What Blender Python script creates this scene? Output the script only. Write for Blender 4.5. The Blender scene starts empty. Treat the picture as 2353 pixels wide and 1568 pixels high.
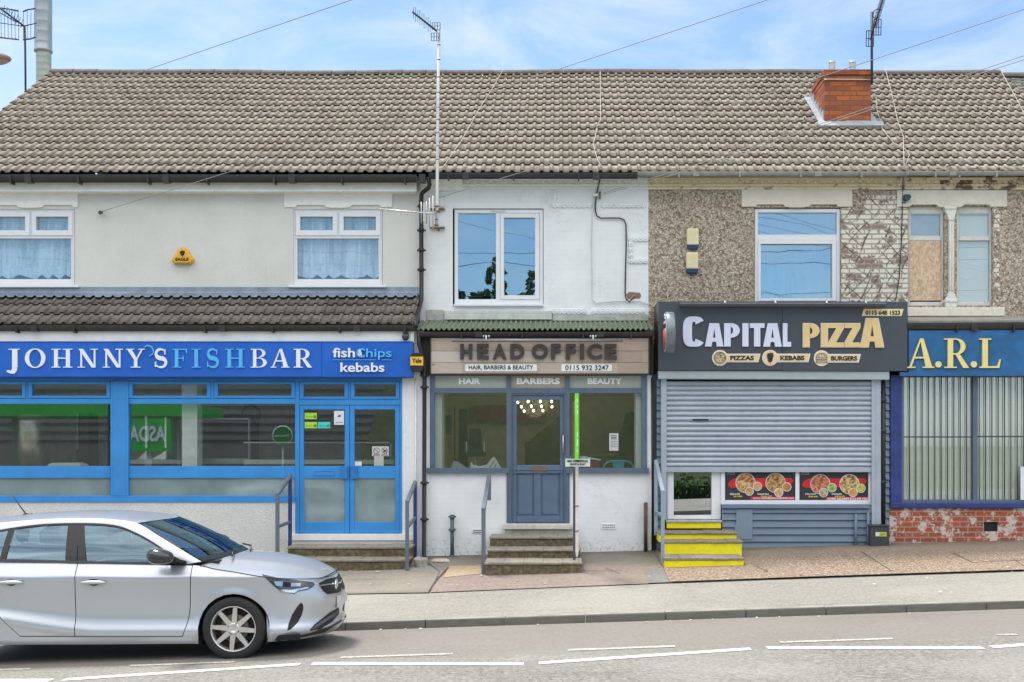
import bpy, bmesh, math, random
from mathutils import Vector, Matrix
random.seed(7)
R = math.radians
SC = bpy.context.scene
COL = SC.collection
# ---------------------------------------------------------------- camera frame
F = 2720.0; PX = 1285.0; PY = 1020.0; W0 = 2353.0; H0 = 1568.0; CH = 2.2
def gx(x, d): return (x - PX) * d / F
def gz(y, d): return (PY - y) * d / F + CH
def P(x, y, d): return Vector((gx(x, d), d, gz(y, d)))
cam = bpy.data.cameras.new("Camera"); camo = bpy.data.objects.new("Camera", cam); COL.objects.link(camo)
camo.location = (0, 0, CH); camo.rotation_euler = (R(90), 0, 0)
cam.sensor_width = 36.0; cam.sensor_fit = 'HORIZONTAL'; cam.lens = 36.0 * F / W0
cam.shift_x = (W0 / 2 - PX) / W0; cam.shift_y = (PY - H0 / 2) / W0
cam.clip_end = 5000; cam.clip_start = .05
SC.camera = camo
# ---------------------------------------------------------------- object helpers
WL = {}
def wl(o): return WL.get(o.name, Vector((0, 0, 0))) if o else Vector((0, 0, 0))
def props(o, label=None, cat=None, group=None, kind=None):
    if label: o['label'] = label
    if cat: o['category'] = cat
    if group: o['group'] = group
    if kind: o['kind'] = kind
    return o
def thing(name, label, cat, loc, group=None):
    o = bpy.data.objects.new(name, None); COL.objects.link(o)
    o.empty_display_size = .1
    o.location = loc; WL[o.name] = Vector(loc)
    return props(o, label, cat, group)
class MB:
    def __init__(s): s.v = []; s.f = []; s.m = []; s.cur = 0; s.sm = []; s.smooth = False
    def face(s, idx): s.f.append(tuple(idx)); s.m.append(s.cur); s.sm.append(s.smooth)
    def add(s, vs, fs):
        b = len(s.v); s.v += [tuple(p) for p in vs]
        for f in fs: s.face([b + i for i in f])
    def quad(s, a, b, c, d): s.add([a, b, c, d], [(0, 1, 2, 3)])
    def box(s, x0, x1, y0, y1, z0, z1):
        if x1 < x0: x0, x1 = x1, x0
        if y1 < y0: y0, y1 = y1, y0
        if z1 < z0: z0, z1 = z1, z0
        s.add([(x0,y0,z0),(x1,y0,z0),(x1,y1,z0),(x0,y1,z0),(x0,y0,z1),(x1,y0,z1),(x1,y1,z1),(x0,y1,z1)],
              [(3,2,1,0),(4,5,6,7),(0,1,5,4),(1,2,6,5),(2,3,7,6),(3,0,4,7)])
    def fb(s, x0, x1, y0, y1, d0, d1):       # box whose front face at depth d0 covers the px rectangle
        s.box(gx(x0, d0), gx(x1, d0), d0, d1, gz(y1, d0), gz(y0, d0))
    def hexa(s, pts):                        # 8 points in box order
        s.add(pts, [(3,2,1,0),(4,5,6,7),(0,1,5,4),(1,2,6,5),(2,3,7,6),(3,0,4,7)])
    def prism(s, poly, y0, y1):              # poly: (X,Z) list, counter-clockwise seen from the front
        a = sum(poly[i][0]*poly[(i+1)%len(poly)][1]-poly[(i+1)%len(poly)][0]*poly[i][1] for i in range(len(poly)))
        if a < 0: poly = poly[::-1]
        n = len(poly)
        s.add([(x, y0, z) for x, z in poly] + [(x, y1, z) for x, z in poly],
              [tuple(range(n)), tuple(range(2*n-1, n-1, -1))] + [(i, i+n, (i+1) % n + n, (i+1) % n) for i in range(n)])
    def pp(s, pts, d0, d1): s.prism([(gx(x, d0), gz(y, d0)) for x, y in pts], d0, d1)
    def tube(s, pts, r, n=8, caps=True, rs=None):
        pts = [Vector(p) for p in pts]; rings = []; b = len(s.v); up = None
        for i, p in enumerate(pts):
            t = (pts[min(i+1, len(pts)-1)] - pts[max(i-1, 0)])
            t = t.normalized() if t.length > 1e-9 else Vector((0,0,1))
            if up is None: up = Vector((0,0,1)) if abs(t.z) < .9 else Vector((0,1,0))
            u = t.cross(up); u = u.normalized() if u.length > 1e-6 else Vector((1,0,0)); w = u.cross(t).normalized(); up = w
            rr = rs[i] if rs else r
            for k in range(n):
                a = 2*math.pi*k/n; s.v.append(tuple(p + u*math.cos(a)*rr + w*math.sin(a)*rr))
        om = s.smooth; s.smooth = n > 5
        for i in range(len(pts)-1):
            for k in range(n):
                s.face((b+i*n+k, b+i*n+(k+1) % n, b+(i+1)*n+(k+1) % n, b+(i+1)*n+k))
        s.smooth = om
        if caps:
            s.face([b+k for k in range(n)][::-1]); e = b+(len(pts)-1)*n; s.face([e+k for k in range(n)])
    def bar(s, a, b, w, h):                  # rectangular bar between two points: w sideways, h upwards
        a = Vector(a); b = Vector(b); t = (b-a).normalized()
        up = Vector((0,0,1)) if abs(t.z) < .95 else Vector((0,1,0))
        u = t.cross(up).normalized()*w/2; v = u.cross(t).normalized()*h/2
        s.hexa([a-u-v, a+u-v, b+u-v, b-u-v, a-u+v, a+u+v, b+u+v, b-u+v])
    def lathe(s, prof, c, axis='z', n=24, sweep=2*math.pi):   # prof: (r, h) list
        b = len(s.v); c = Vector(c)
        for r, h in prof:
            for k in range(n):
                a = sweep*k/n; x, y = r*math.cos(a), r*math.sin(a)
                q = (x, y, h) if axis == 'z' else ((h, x, y) if axis == 'x' else (y, h, x))
                s.v.append(tuple(c + Vector(q)))
        om = s.smooth; s.smooth = True
        for i in range(len(prof)-1):
            for k in range(n):
                s.face((b+i*n+k, b+i*n+(k+1) % n, b+(i+1)*n+(k+1) % n, b+(i+1)*n+k))
        s.smooth = om
    def ball(s, c, r, n=10, m=6, sc=(1,1,1)):
        b = len(s.v); c = Vector(c)
        for i in range(m+1):
            t = math.pi*i/m
            for k in range(n):
                a = 2*math.pi*k/n
                s.v.append((c.x+r*sc[0]*math.sin(t)*math.cos(a), c.y+r*sc[1]*math.sin(t)*math.sin(a), c.z+r*sc[2]*math.cos(t)))
        om = s.smooth; s.smooth = True
        for i in range(m):
            for k in range(n): s.face((b+i*n+k, b+(i+1)*n+k, b+(i+1)*n+(k+1) % n, b+i*n+(k+1) % n))
        s.smooth = om
    def grid(s, fn, nu, nv, flip=False):
        b = len(s.v)
        for i in range(nu+1):
            for j in range(nv+1): s.v.append(tuple(fn(i/nu, j/nv)))
        for i in range(nu):
            for j in range(nv):
                q = (b+i*(nv+1)+j, b+(i+1)*(nv+1)+j, b+(i+1)*(nv+1)+j+1, b+i*(nv+1)+j+1)
                s.face(q[::-1] if flip else q)
    def build(s, name, mats, parent=None, label=None, bevel=0, shade=None, weld=False):
        off = wl(parent)
        me = bpy.data.meshes.new(name)
        me.from_pydata([(x-off.x, y-off.y, z-off.z) for x, y, z in s.v], [], s.f)
        if not isinstance(mats, (list, tuple)): mats = [mats]
        for m in mats: me.materials.append(m)
        me.polygons.foreach_set('material_index', s.m)
        sm = s.sm if shade is None else [shade]*len(s.f)
        me.polygons.foreach_set('use_smooth', sm)
        if weld:
            bm = bmesh.new(); bm.from_mesh(me); bmesh.ops.remove_doubles(bm, verts=bm.verts, dist=1e-4)
            bmesh.ops.recalc_face_normals(bm, faces=bm.faces); bm.to_mesh(me); bm.free()
        me.update()
        o = bpy.data.objects.new(name, me); COL.objects.link(o)
        WL[o.name] = Vector(off)
        if parent: o.parent = parent
        if label: o['label'] = label
        if bevel:
            md = o.modifiers.new('bevel', 'BEVEL'); md.width = bevel; md.segments = 2; md.limit_method = 'ANGLE'; md.angle_limit = R(40)
        return o
    def single(s, name, mats, label, cat, group=None, bevel=0, shade=None, kind=None):   # a thing that is one mesh: origin at its base
        xs = [p[0] for p in s.v]; ys = [p[1] for p in s.v]; zs = [p[2] for p in s.v]
        c = Vector(((min(xs)+max(xs))/2, (min(ys)+max(ys))/2, min(zs)))
        s.v = [(x-c.x, y-c.y, z-c.z) for x, y, z in s.v]
        o = s.build(name, mats, None, None, bevel, shade); o.location = c; WL[o.name] = c
        return props(o, label, cat, group, kind)
def copy_tree(o, parent=None):
    c = o.copy(); COL.objects.link(c)
    if parent: c.parent = parent
    for ch in list(o.children): copy_tree(ch, c)
    return c
# ---------------------------------------------------------------- material helpers
class NM:
    def __init__(s, name):
        s.m = bpy.data.materials.new(name); s.m.use_nodes = True; s.t = s.m.node_tree; s.N = s.t.nodes
        s.b = s.N['Principled BSDF']; s.out = s.N['Material Output']
        s._c = None
    def node(s, t, **k):
        n = s.N.new(t)
        for a, v in k.items(): setattr(n, a, v)
        return n
    def put(s, sock, v):
        if hasattr(v, 'is_output') or hasattr(v, 'links'): s.t.links.new(v, sock)
        elif v is not None:
            if hasattr(sock.default_value, '__len__') and not hasattr(v, '__len__'): v = (v, v, v)
            if hasattr(v, '__len__') and len(v) == 3 and len(sock.default_value) == 4: v = (*v, 1)
            sock.default_value = v
    def co(s):
        if s._c is None: s._c = s.node('ShaderNodeTexCoord').outputs['Object']
        return s._c
    def geo(s): return s.node('ShaderNodeNewGeometry').outputs['Position']
    def mapv(s, scale=(1,1,1), rot=(0,0,0), loc=(0,0,0), src=None):
        n = s.node('ShaderNodeMapping'); s.put(n.inputs['Vector'], src or s.co())
        n.inputs['Scale'].default_value = scale; n.inputs['Rotation'].default_value = rot; n.inputs['Location'].default_value = loc
        return n.outputs[0]
    def noise(s, scale, detail=3, rough=.5, vec=None, dist=0, col=False):
        n = s.node('ShaderNodeTexNoise'); s.put(n.inputs['Vector'], vec or s.co())
        n.inputs['Scale'].default_value = scale; n.inputs['Detail'].default_value = detail
        n.inputs['Roughness'].default_value = rough; n.inputs['Distortion'].default_value = dist
        return n.outputs['Color' if col else 'Fac']
    def voro(s, scale, out='Color', vec=None, feature='F1', rnd=1):
        n = s.node('ShaderNodeTexVoronoi'); n.feature = feature; s.put(n.inputs['Vector'], vec or s.co())
        n.inputs['Scale'].default_value = scale; n.inputs['Randomness'].default_value = rnd
        return n.outputs[out]
    def ramp(s, fac, stops, interp='LINEAR'):
        n = s.node('ShaderNodeValToRGB'); s.put(n.inputs[0], fac); cr = n.color_ramp; cr.interpolation = interp
        while len(cr.elements) < len(stops): cr.elements.new(.5)
        for e, (p, c) in zip(cr.elements, stops):
            e.position = p; e.color = (*c, 1) if hasattr(c, '__len__') else (c, c, c, 1)
        return n.outputs[0]
    def mix(s, fac, a, b, blend='MIX'):
        n = s.node('ShaderNodeMix', data_type='RGBA', blend_type=blend); n.clamp_factor = True
        s.put(n.inputs[0], fac); s.put(n.inputs[6], a); s.put(n.inputs[7], b)
        return n.outputs[2]
    def math(s, op, a, b=None, c=None):
        n = s.node('ShaderNodeMath', operation=op); s.put(n.inputs[0], a)
        if b is not None: s.put(n.inputs[1], b)
        if c is not None: s.put(n.inputs[2], c)
        return n.outputs[0]
    def sep(s, vec): 
        n = s.node('ShaderNodeSeparateXYZ'); s.put(n.inputs[0], vec); return n.outputs
    def comb(s, x, y, z):
        n = s.node('ShaderNodeCombineXYZ'); s.put(n.inputs[0], x); s.put(n.inputs[1], y); s.put(n.inputs[2], z); return n.outputs[0]
    def white(s, vec):
        n = s.node('ShaderNodeTexWhiteNoise'); n.noise_dimensions = '3D'; s.put(n.inputs['Vector'], vec); return n.outputs['Value']
    def bump(s, h, strength=.4, dist=.01):
        n = s.node('ShaderNodeBump'); s.put(n.inputs['Height'], h); n.inputs['Strength'].default_value = strength
        n.inputs['Distance'].default_value = dist; s.t.links.new(n.outputs[0], s.b.inputs['Normal']); return n
    def brick(s, vec, w, h, mortar=.01, c1=(.4,.1,.05), c2=(.3,.08,.05), cm=(.4,.38,.35), offset=.5):
        n = s.node('ShaderNodeTexBrick'); s.put(n.inputs['Vector'], vec); n.offset = offset
        for k, v in (('Color1', c1), ('Color2', c2), ('Mortar', cm)): s.put(n.inputs[k], v)
        n.inputs['Scale'].default_value = 1; n.inputs['Mortar Size'].default_value = mortar; n.inputs['Mortar Smooth'].default_value = .2
        n.inputs['Brick Width'].default_value = w; n.inputs['Row Height'].default_value = h; n.inputs['Bias'].default_value = 0
        return n
    def fin(s, col=None, rough=.6, metal=0, spec=.4, coat=0):
        if col is not None: s.put(s.b.inputs['Base Color'], col)
        s.put(s.b.inputs['Roughness'], rough); s.put(s.b.inputs['Metallic'], metal)
        s.b.inputs['Specular IOR Level'].default_value = spec
        if coat: s.b.inputs['Coat Weight'].default_value = coat; s.b.inputs['Coat Roughness'].default_value = .05
        return s.m
MC = {}
def M(name, col, rough=.55, metal=0, var=.12, nscale=6, bump=0, bscale=60, spec=.4, coat=0, dirt=0):
    """painted / plastic / metal with a little procedural unevenness"""
    if name in MC: return MC[name]
    n = NM(name); f = n.noise(nscale, 4, .6)
    c = n.mix(n.ramp(f, [(.3, 0), (.7, 1)]), tuple(x*(1-var) for x in col), tuple(min(1, x*(1+var)) for x in col))
    if dirt:
        g = n.noise(14, 6, .7); c = n.mix(n.math('MULTIPLY', n.ramp(g, [(.52, 0), (.75, 1)]), dirt), c, (.12, .105, .085))
    if bump: n.bump(n.noise(bscale, 3, .6), bump, .004)
    MC[name] = n.fin(c, n.math('MULTIPLY_ADD', f, .15, rough-.07), metal, spec, coat); return MC[name]
def EM(name, col, strength):
    if name in MC: return MC[name]
    m = bpy.data.materials.new(name); m.use_nodes = True; t = m.node_tree; t.nodes.clear()
    e = t.nodes.new('ShaderNodeEmission'); o = t.nodes.new('ShaderNodeOutputMaterial')
    e.inputs[0].default_value = (*col, 1); e.inputs[1].default_value = strength; t.links.new(e.outputs[0], o.inputs[0]); MC[name] = m; return m
def GLASS(name, refl=.25, tint=(.9,.95,.93), rough=.0, wav=0.0, rc_=(.95,.97,1)):
    if name in MC: return MC[name]
    m = bpy.data.materials.new(name); m.use_nodes = True; t = m.node_tree; t.nodes.clear()
    o = t.nodes.new('ShaderNodeOutputMaterial'); mx = t.nodes.new('ShaderNodeMixShader')
    tr = t.nodes.new('ShaderNodeBsdfTransparent'); gl = t.nodes.new('ShaderNodeBsdfGlossy'); lw = t.nodes.new('ShaderNodeLayerWeight')
    ma = t.nodes.new('ShaderNodeMath'); ma.operation = 'MULTIPLY_ADD'; ma.use_clamp = True
    lw.inputs[0].default_value = .5
    ma.inputs[1].default_value = .5; ma.inputs[2].default_value = refl
    t.links.new(lw.outputs['Fresnel'], ma.inputs[0]); 
    pw = t.nodes.new('ShaderNodeMath'); pw.operation = 'POWER'; pw.inputs[1].default_value = 3
    t.links.new(lw.outputs['Facing'], pw.inputs[0]); t.links.new(pw.outputs[0], ma.inputs[0])
    tr.inputs[0].default_value = (*tint, 1); gl.inputs['Roughness'].default_value = rough; gl.inputs[0].default_value = (*rc_, 1)
    if wav:
        tc = t.nodes.new('ShaderNodeTexCoord'); nz = t.nodes.new('ShaderNodeTexNoise'); nz.inputs['Scale'].default_value = 1.6; nz.inputs['Detail'].default_value = 1
        bp = t.nodes.new('ShaderNodeBump'); bp.inputs['Strength'].default_value = wav; bp.inputs['Distance'].default_value = .02
        t.links.new(tc.outputs['Object'], nz.inputs['Vector']); t.links.new(nz.outputs['Fac'], bp.inputs['Height']); t.links.new(bp.outputs[0], gl.inputs['Normal'])
    t.links.new(ma.outputs[0], mx.inputs[0]); t.links.new(tr.outputs[0], mx.inputs[1]); t.links.new(gl.outputs[0], mx.inputs[2]); t.links.new(mx.outputs[0], o.inputs[0])
    MC[name] = m; return m
# ---------------------------------------------------------------- text helpers
_DG = bpy.context.evaluated_depsgraph_get
def text_mesh(body, bold=0.0, extrude=.02):
    cu = bpy.data.curves.new('t', 'FONT'); cu.body = body; cu.extrude = extrude; cu.offset = bold; cu.resolution_u = 4
    o = bpy.data.objects.new('t', cu); COL.objects.link(o); bpy.context.view_layer.update()
    me = bpy.data.meshes.new_from_object(o.evaluated_get(_DG()))
    vs = [v.co.copy() for v in me.vertices]; fs = [tuple(p.vertices) for p in me.polygons]
    bpy.data.objects.remove(o); bpy.data.curves.remove(cu); bpy.data.meshes.remove(me)
    return vs, fs
def text_into(mb, body, x0, x1, y0, y1, d, bold=0.0, depth=.01, slant=0, facing=1):
    vs, fs = text_mesh(body, bold)
    a = min(v.x for v in vs); b = max(v.x for v in vs); c = min(v.y for v in vs); e = max(v.y for v in vs)
    X0, X1, Z0, Z1 = gx(x0, d), gx(x1, d), gz(y1, d), gz(y0, d)
    out = []
    for v in vs:
        u = (v.x-a)/(b-a); w = (v.y-c)/(e-c); u2 = u + slant*(w-.5)
        out.append((X0+(X1-X0)*u2, d if v.z > 0 else d+depth, Z0+(Z1-Z0)*w))
    mb.add(out, fs)
def text(body, x0, x1, y0, y1, d, mat, parent, name='lettering', bold=0.0, depth=.01, slant=0, label=None):
    mb = MB(); text_into(mb, body, x0, x1, y0, y1, d, bold, depth, slant)
    return mb.build(name, mat, parent, label)
def arcpts(cx, cy, rx, ry, a0, a1, n=14): return [(cx+rx*math.cos(R(a0+(a1-a0)*i/n)), cy+ry*math.sin(R(a0+(a1-a0)*i/n))) for i in range(n+1)]
def stroke(pts, ws):
    L = []; Rr = []
    for i, (x, y) in enumerate(pts):
        x0, y0 = pts[max(0, i-1)]; x1, y1 = pts[min(len(pts)-1, i+1)]
        dx, dy = x1-x0, y1-y0; l = math.hypot(dx, dy) or 1; nx, ny = -dy/l, dx/l; w = ws[i]/2
        L.append((x+nx*w, y+ny*w)); Rr.append((x-nx*w, y-ny*w))
    return [[L[i], L[i+1], Rr[i+1], Rr[i]] for i in range(len(pts)-1)]
def rc(x0, x1, y0, y1): return [(x0, y0), (x1, y0), (x1, y1), (x0, y1)]
def ringq(cx, cy, rx, ry, tx, ty, a0, a1, n=20):   # elliptic stroke with thick sides (tx) and thin top (ty)
    o = arcpts(cx, cy, rx, ry, a0, a1, n); i = arcpts(cx, cy, rx-tx, ry-ty, a0, a1, n)
    return [[o[k], o[k+1], i[k+1], i[k]] for k in range(n)]
def serif_glyph(ch):
    s = .045
    def ser(x0, x1, y): return rc(x0, x1, y, y+s)
    if ch == 'H': return [rc(.14,.32,s,1-s), rc(.70,.88,s,1-s), rc(.32,.70,.47,.53), ser(.02,.44,0), ser(.02,.44,1-s), ser(.57,1,0), ser(.57,1,1-s)]
    if ch == 'I': return [rc(.3,.7,s,1-s), ser(0,1,0), ser(0,1,1-s)]
    if ch == 'L': return [rc(.14,.4,s,1-s), ser(0,.56,1-s), [(0,0),(.93,0),(1,.3),(.95,.3),(.84,.07),(0,.05)]]
    if ch == 'F': return [rc(.16,.40,s,1-s), ser(0,.6,0), [(0,.95),(0,1),(.98,1),(1,.76),(.95,.76),(.86,.94)], rc(.4,.72,.47,.53), rc(.70,.76,.36,.64)]
    if ch == 'N': return [rc(.14,.22,s,1-s), rc(.80,.88,.0,1-s), [(.05,1),(.27,1),(.88,.0),(.70,.0)], ser(0,.36,0), ser(.64,1,1-s)]
    if ch == 'Y': return [[(.06,1-s),(.30,1-s),(.60,.44),(.42,.42)], [(.80,1-s),(.90,1-s),(.60,.44),(.52,.44)], rc(.42,.60,s,.45), ser(0,.42,1-s), ser(.66,1,1-s), ser(.24,.78,0)]
    if ch == 'A': return [[(.08,s),(.16,s),(.53,.98),(.47,.98)], [(.68,s),(.92,s),(.60,1),(.47,1)], rc(.26,.72,.32,.38), ser(0,.30,0), ser(.57,1,0)]
    if ch == 'O': return ringq(.5,.5,.5,.52,.20,.05,0,360,32)
    if ch == 'B': return [rc(.14,.34,s,1-s), rc(0,.5,0,s), rc(0,.5,1-s,1), rc(.34,.5,.48,.53)] + ringq(.5,.765,.40,.235,.2,.045,-90,90,12) + ringq(.5,.265,.48,.265,.22,.045,-90,90,12)
    if ch == 'R': return [rc(.14,.36,s,1-s), rc(0,.48,1-s,1), ser(0,.5,0), rc(.36,.5,.45,.50)] + ringq(.48,.725,.38,.275,.2,.05,-90,90,12) + [[(.44,.48),(.62,.48),(1,0),(.76,0)]]
    if ch == 'J': return [rc(.42,.82,.0,1-s), ser(.14,1,1-s)] + stroke([(.62,.0),(.6,-.1),(.5,-.2),(.3,-.25),(.12,-.22)], [.4,.36,.3,.14,.1]) + [arcpts(.14,-.2,.14,.06,0,360,10)[:-1]]
    if ch == 'S':
        pts = arcpts(.5,.74,.36,.24,35,250,12) + [(.5,.5)] + arcpts(.5,.26,.40,.24,70,-145,12)
        n = len(pts); ws = [.07+.17*max(0, math.sin(math.pi*i/(n-1)))**1.5 for i in range(n)]
        return stroke(pts, ws) + [rc(.78,.86,.70,.97), rc(.06,.15,.03,.32)]
    if ch == '.': return [arcpts(.5,.5,.5,.5,0,360,14)[:-1]]
    return []
def serif_into(mb, ch, x0, x1, y0, y1, d, depth=.012):
    for k, poly in enumerate(serif_glyph(ch)):
        e = d - .0004*(k % 7)
        mb.prism([(gx(x0+(x1-x0)*u, d), gz(y1-(y1-y0)*w, d)) for u, w in poly], e, d+depth)
# ---------------------------------------------------------------- light
SUNV = Vector((-.42, .38, 1.35)).normalized()
w = bpy.data.worlds.new("World"); SC.world = w; w.use_nodes = True
nt = w.node_tree; bg = nt.nodes['Background']
sky = nt.nodes.new('ShaderNodeTexSky'); sky.sky_type = 'NISHITA'; sky.sun_disc = False
sky.sun_elevation = math.asin(SUNV.z); sky.sun_rotation = math.atan2(SUNV.x, SUNV.y)
sky.air_density = 1.0; sky.dust_density = .6; sky.ozone_density = 1.6; sky.altitude = 0
tc = nt.nodes.new('ShaderNodeTexCoord'); mp = nt.nodes.new('ShaderNodeMapping'); mp.inputs['Scale'].default_value = (1, 1, 2.4)
mp.inputs['Location'].default_value = (.3, 0, .1)
nz = nt.nodes.new('ShaderNodeTexNoise'); nz.inputs['Scale'].default_value = 6.5; nz.inputs['Detail'].default_value = 8; nz.inputs['Roughness'].default_value = .60; nz.inputs['Distortion'].default_value = .55
cr = nt.nodes.new('ShaderNodeValToRGB'); cr.color_ramp.elements[0].position = .40; cr.color_ramp.elements[1].position = .74
cr.color_ramp.elements[0].color = (.0,.0,.0,1); cr.color_ramp.elements[1].color = (.75,.75,.75,1)
# added, unseen bank of bright cloud behind the camera, brightens the shaded shopfronts
sx = nt.nodes.new('ShaderNodeSeparateXYZ'); nt.links.new(tc.outputs['Generated'], sx.inputs[0])
def mth(op, a, b=None, cl=False):
    n = nt.nodes.new('ShaderNodeMath'); n.operation = op; n.use_clamp = cl
    for i, v in enumerate((a, b)):
        if v is None: continue
        if hasattr(v, 'links'): nt.links.new(v, n.inputs[i])
        else: n.inputs[i].default_value = v
    return n.outputs[0]
hi = mth('MULTIPLY', mth('SUBTRACT', sx.outputs[2], .24), 4.0, True); fr = mth('MULTIPLY', mth('ADD', mth('MULTIPLY', sx.outputs[1], -1.0), .30), 2.2, True)
bank = mth('MULTIPLY', mth('MULTIPLY', hi, fr), mth('MULTIPLY', mth('SUBTRACT', nz.outputs['Fac'], .12), 2.2, True))
lowb = mth('MULTIPLY', mth('MULTIPLY', mth('SUBTRACT', .135, sx.outputs[2]), 16.0, True), mth('MULTIPLY', fr, mth('MULTIPLY', mth('SUBTRACT', nz.outputs['Fac'], .36), 3.5, True)))
cov = mth('MAXIMUM', mth('MAXIMUM', cr.outputs[0], bank), lowb)
mx = nt.nodes.new('ShaderNodeMix'); mx.data_type = 'RGBA'
hs = nt.nodes.new('ShaderNodeMix'); hs.data_type = 'RGBA'; hs.blend_type = 'MULTIPLY'; hs.inputs[0].default_value = 1; hs.inputs[7].default_value = (.77, .81, .86, 1)
cc_ = nt.nodes.new('ShaderNodeMix'); cc_.data_type = 'RGBA'; nt.links.new(bank, cc_.inputs[0]); cc_.inputs[6].default_value = (3.7, 4.1, 4.6, 1); cc_.inputs[7].default_value = (12.5, 12.0, 11.2, 1)
nt.links.new(tc.outputs['Generated'], mp.inputs[0]); nt.links.new(mp.outputs[0], nz.inputs['Vector']); nt.links.new(nz.outputs['Fac'], cr.inputs[0])
nt.links.new(sky.outputs[0], hs.inputs[6])
nt.links.new(cov, mx.inputs[0]); nt.links.new(hs.outputs[2], mx.inputs[6]); nt.links.new(cc_.outputs[2], mx.inputs[7])
nt.links.new(mx.outputs[2], bg.inputs[0]); bg.inputs[1].default_value = .11
sl = bpy.data.lights.new("Sun", 'SUN'); sl.energy = 1.8; sl.angle = R(12); sl.color = (1, .95, .88)
so = bpy.data.objects.new("Sun", sl); COL.objects.link(so); so.location = (-10, 30, 40)
so.rotation_euler = SUNV.to_track_quat('Z', 'Y').to_euler()
SC.view_settings.view_transform = 'Standard'; SC.view_settings.look = 'None'; SC.view_settings.gamma = 1; SC.view_settings.exposure = 1.12
SC.cycles.max_bounces = 10; SC.cycles.transparent_max_bounces = 24; SC.cycles.diffuse_bounces = 4; SC.cycles.glossy_bounces = 6
SC.cycles.sample_clamp_indirect = 4; SC.cycles.caustics_reflective = False; SC.cycles.caustics_refractive = False
try: SC.cycles.use_denoising = True
except Exception: pass
# ---------------------------------------------------------------- materials
def tarmac(name, c0, c1, speck, sc=1.0, stain=.25, warm=(.20,.17,.14), ymix=None):
    n = NM(name); p = n.geo()
    big = n.noise(.55, 5, .6, p); mid = n.noise(9*sc, 5, .65, n.mapv((.6, 1.6, 1), src=p)); fine = n.math('MULTIPLY_ADD', n.noise(23*sc, 4, .85, p), .65, n.math('MULTIPLY', n.noise(90*sc, 2, .8, p), .35))
    c = n.mix(n.ramp(fine, [(.43, 0), (.57, 1)]), c0, c1); lon = n.noise(2.2, 6, .7, n.mapv((.35, 3.2, 1), src=p)); c = n.mix(n.math('MULTIPLY', n.ramp(lon, [(.52, 0), (.70, 1)]), stain*1.4), c, tuple(x*.62 for x in c0))
    c = n.mix(n.math('MULTIPLY', n.ramp(mid, [(.5, 0), (.72, 1)]), stain), c, warm)
    c = n.mix(n.math('MULTIPLY', n.ramp(big, [(.42, 0), (.62, 1)]), .30), c, tuple(x*1.25 for x in c1))
    sp = n.voro(46*sc, 'Distance', p); c = n.mix(n.ramp(sp, [(.0, .5), (.10, .0)]), c, speck)
    cr_ = n.noise(2.2, 8, .75, p, .6); crk = n.ramp(n.math('ABSOLUTE', n.math('SUBTRACT', cr_, .5)), [(.0, .5), (.006, 0)])
    c = n.mix(n.math('MULTIPLY', crk, .35), c, (.07,.065,.06))
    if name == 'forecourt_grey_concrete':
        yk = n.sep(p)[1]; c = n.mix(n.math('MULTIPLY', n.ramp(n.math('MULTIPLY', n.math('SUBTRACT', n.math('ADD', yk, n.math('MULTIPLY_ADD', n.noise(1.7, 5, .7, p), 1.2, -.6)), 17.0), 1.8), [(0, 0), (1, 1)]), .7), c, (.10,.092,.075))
    if name == 'road_tarmac':
        yk = n.sep(p)[1]; gs = n.math('MULTIPLY', n.ramp(n.math('MULTIPLY', n.math('SUBTRACT', yk, 12.7), 1.4), [(0, 0), (1, 1)]), n.ramp(n.noise(1.6, 5, .65, n.mapv((.6, 2.4, 1), src=p)), [(.50, 0), (.66, .85)])); c = n.mix(gs, c, (.085,.075,.06))
    if ymix:
        y = n.sep(p)[1]; wob = n.math('MULTIPLY_ADD', n.noise(.8, 4, .6, p), .7, -.35)
        f = n.math('SUBTRACT', n.math('ADD', y, wob), ymix[0]); c = n.mix(n.ramp(n.math('MULTIPLY', f, 2.0), [(.0, 0), (1, .75)]), c, n.mix(fine, ymix[1], ymix[2]))
    n.bump(fine, .35, .006)
    return n.fin(c, .85, 0, .25)
road_m = tarmac('road_tarmac', (.128,.125,.110), (.325,.317,.28), (.55,.54,.5), 1.0, .22, (.19,.18,.16), (11.05, (.145,.132,.115), (.315,.29,.26)))
pave_m = tarmac('pavement_tarmac', (.225,.215,.19), (.345,.335,.295), (.6,.57,.5), 1.1, .2)
fore_red = tarmac('forecourt_red_asphalt', (.21,.165,.145), (.32,.26,.225), (.6,.52,.46), .9, .3, (.18,.16,.15))
fore_grey = tarmac('forecourt_grey_concrete', (.20,.18,.15), (.29,.262,.22), (.55,.5,.44), 1.2, .4, (.17,.15,.12))
fore_dark = tarmac('forecourt_dark_patch', (.16,.165,.15), (.24,.245,.22), (.5,.48,.42), 1, .3)
fore_tan = tarmac('forecourt_tan_patch', (.38,.29,.19), (.48,.37,.25), (.6,.5,.38), 1, .3, (.25,.2,.14))
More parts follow.
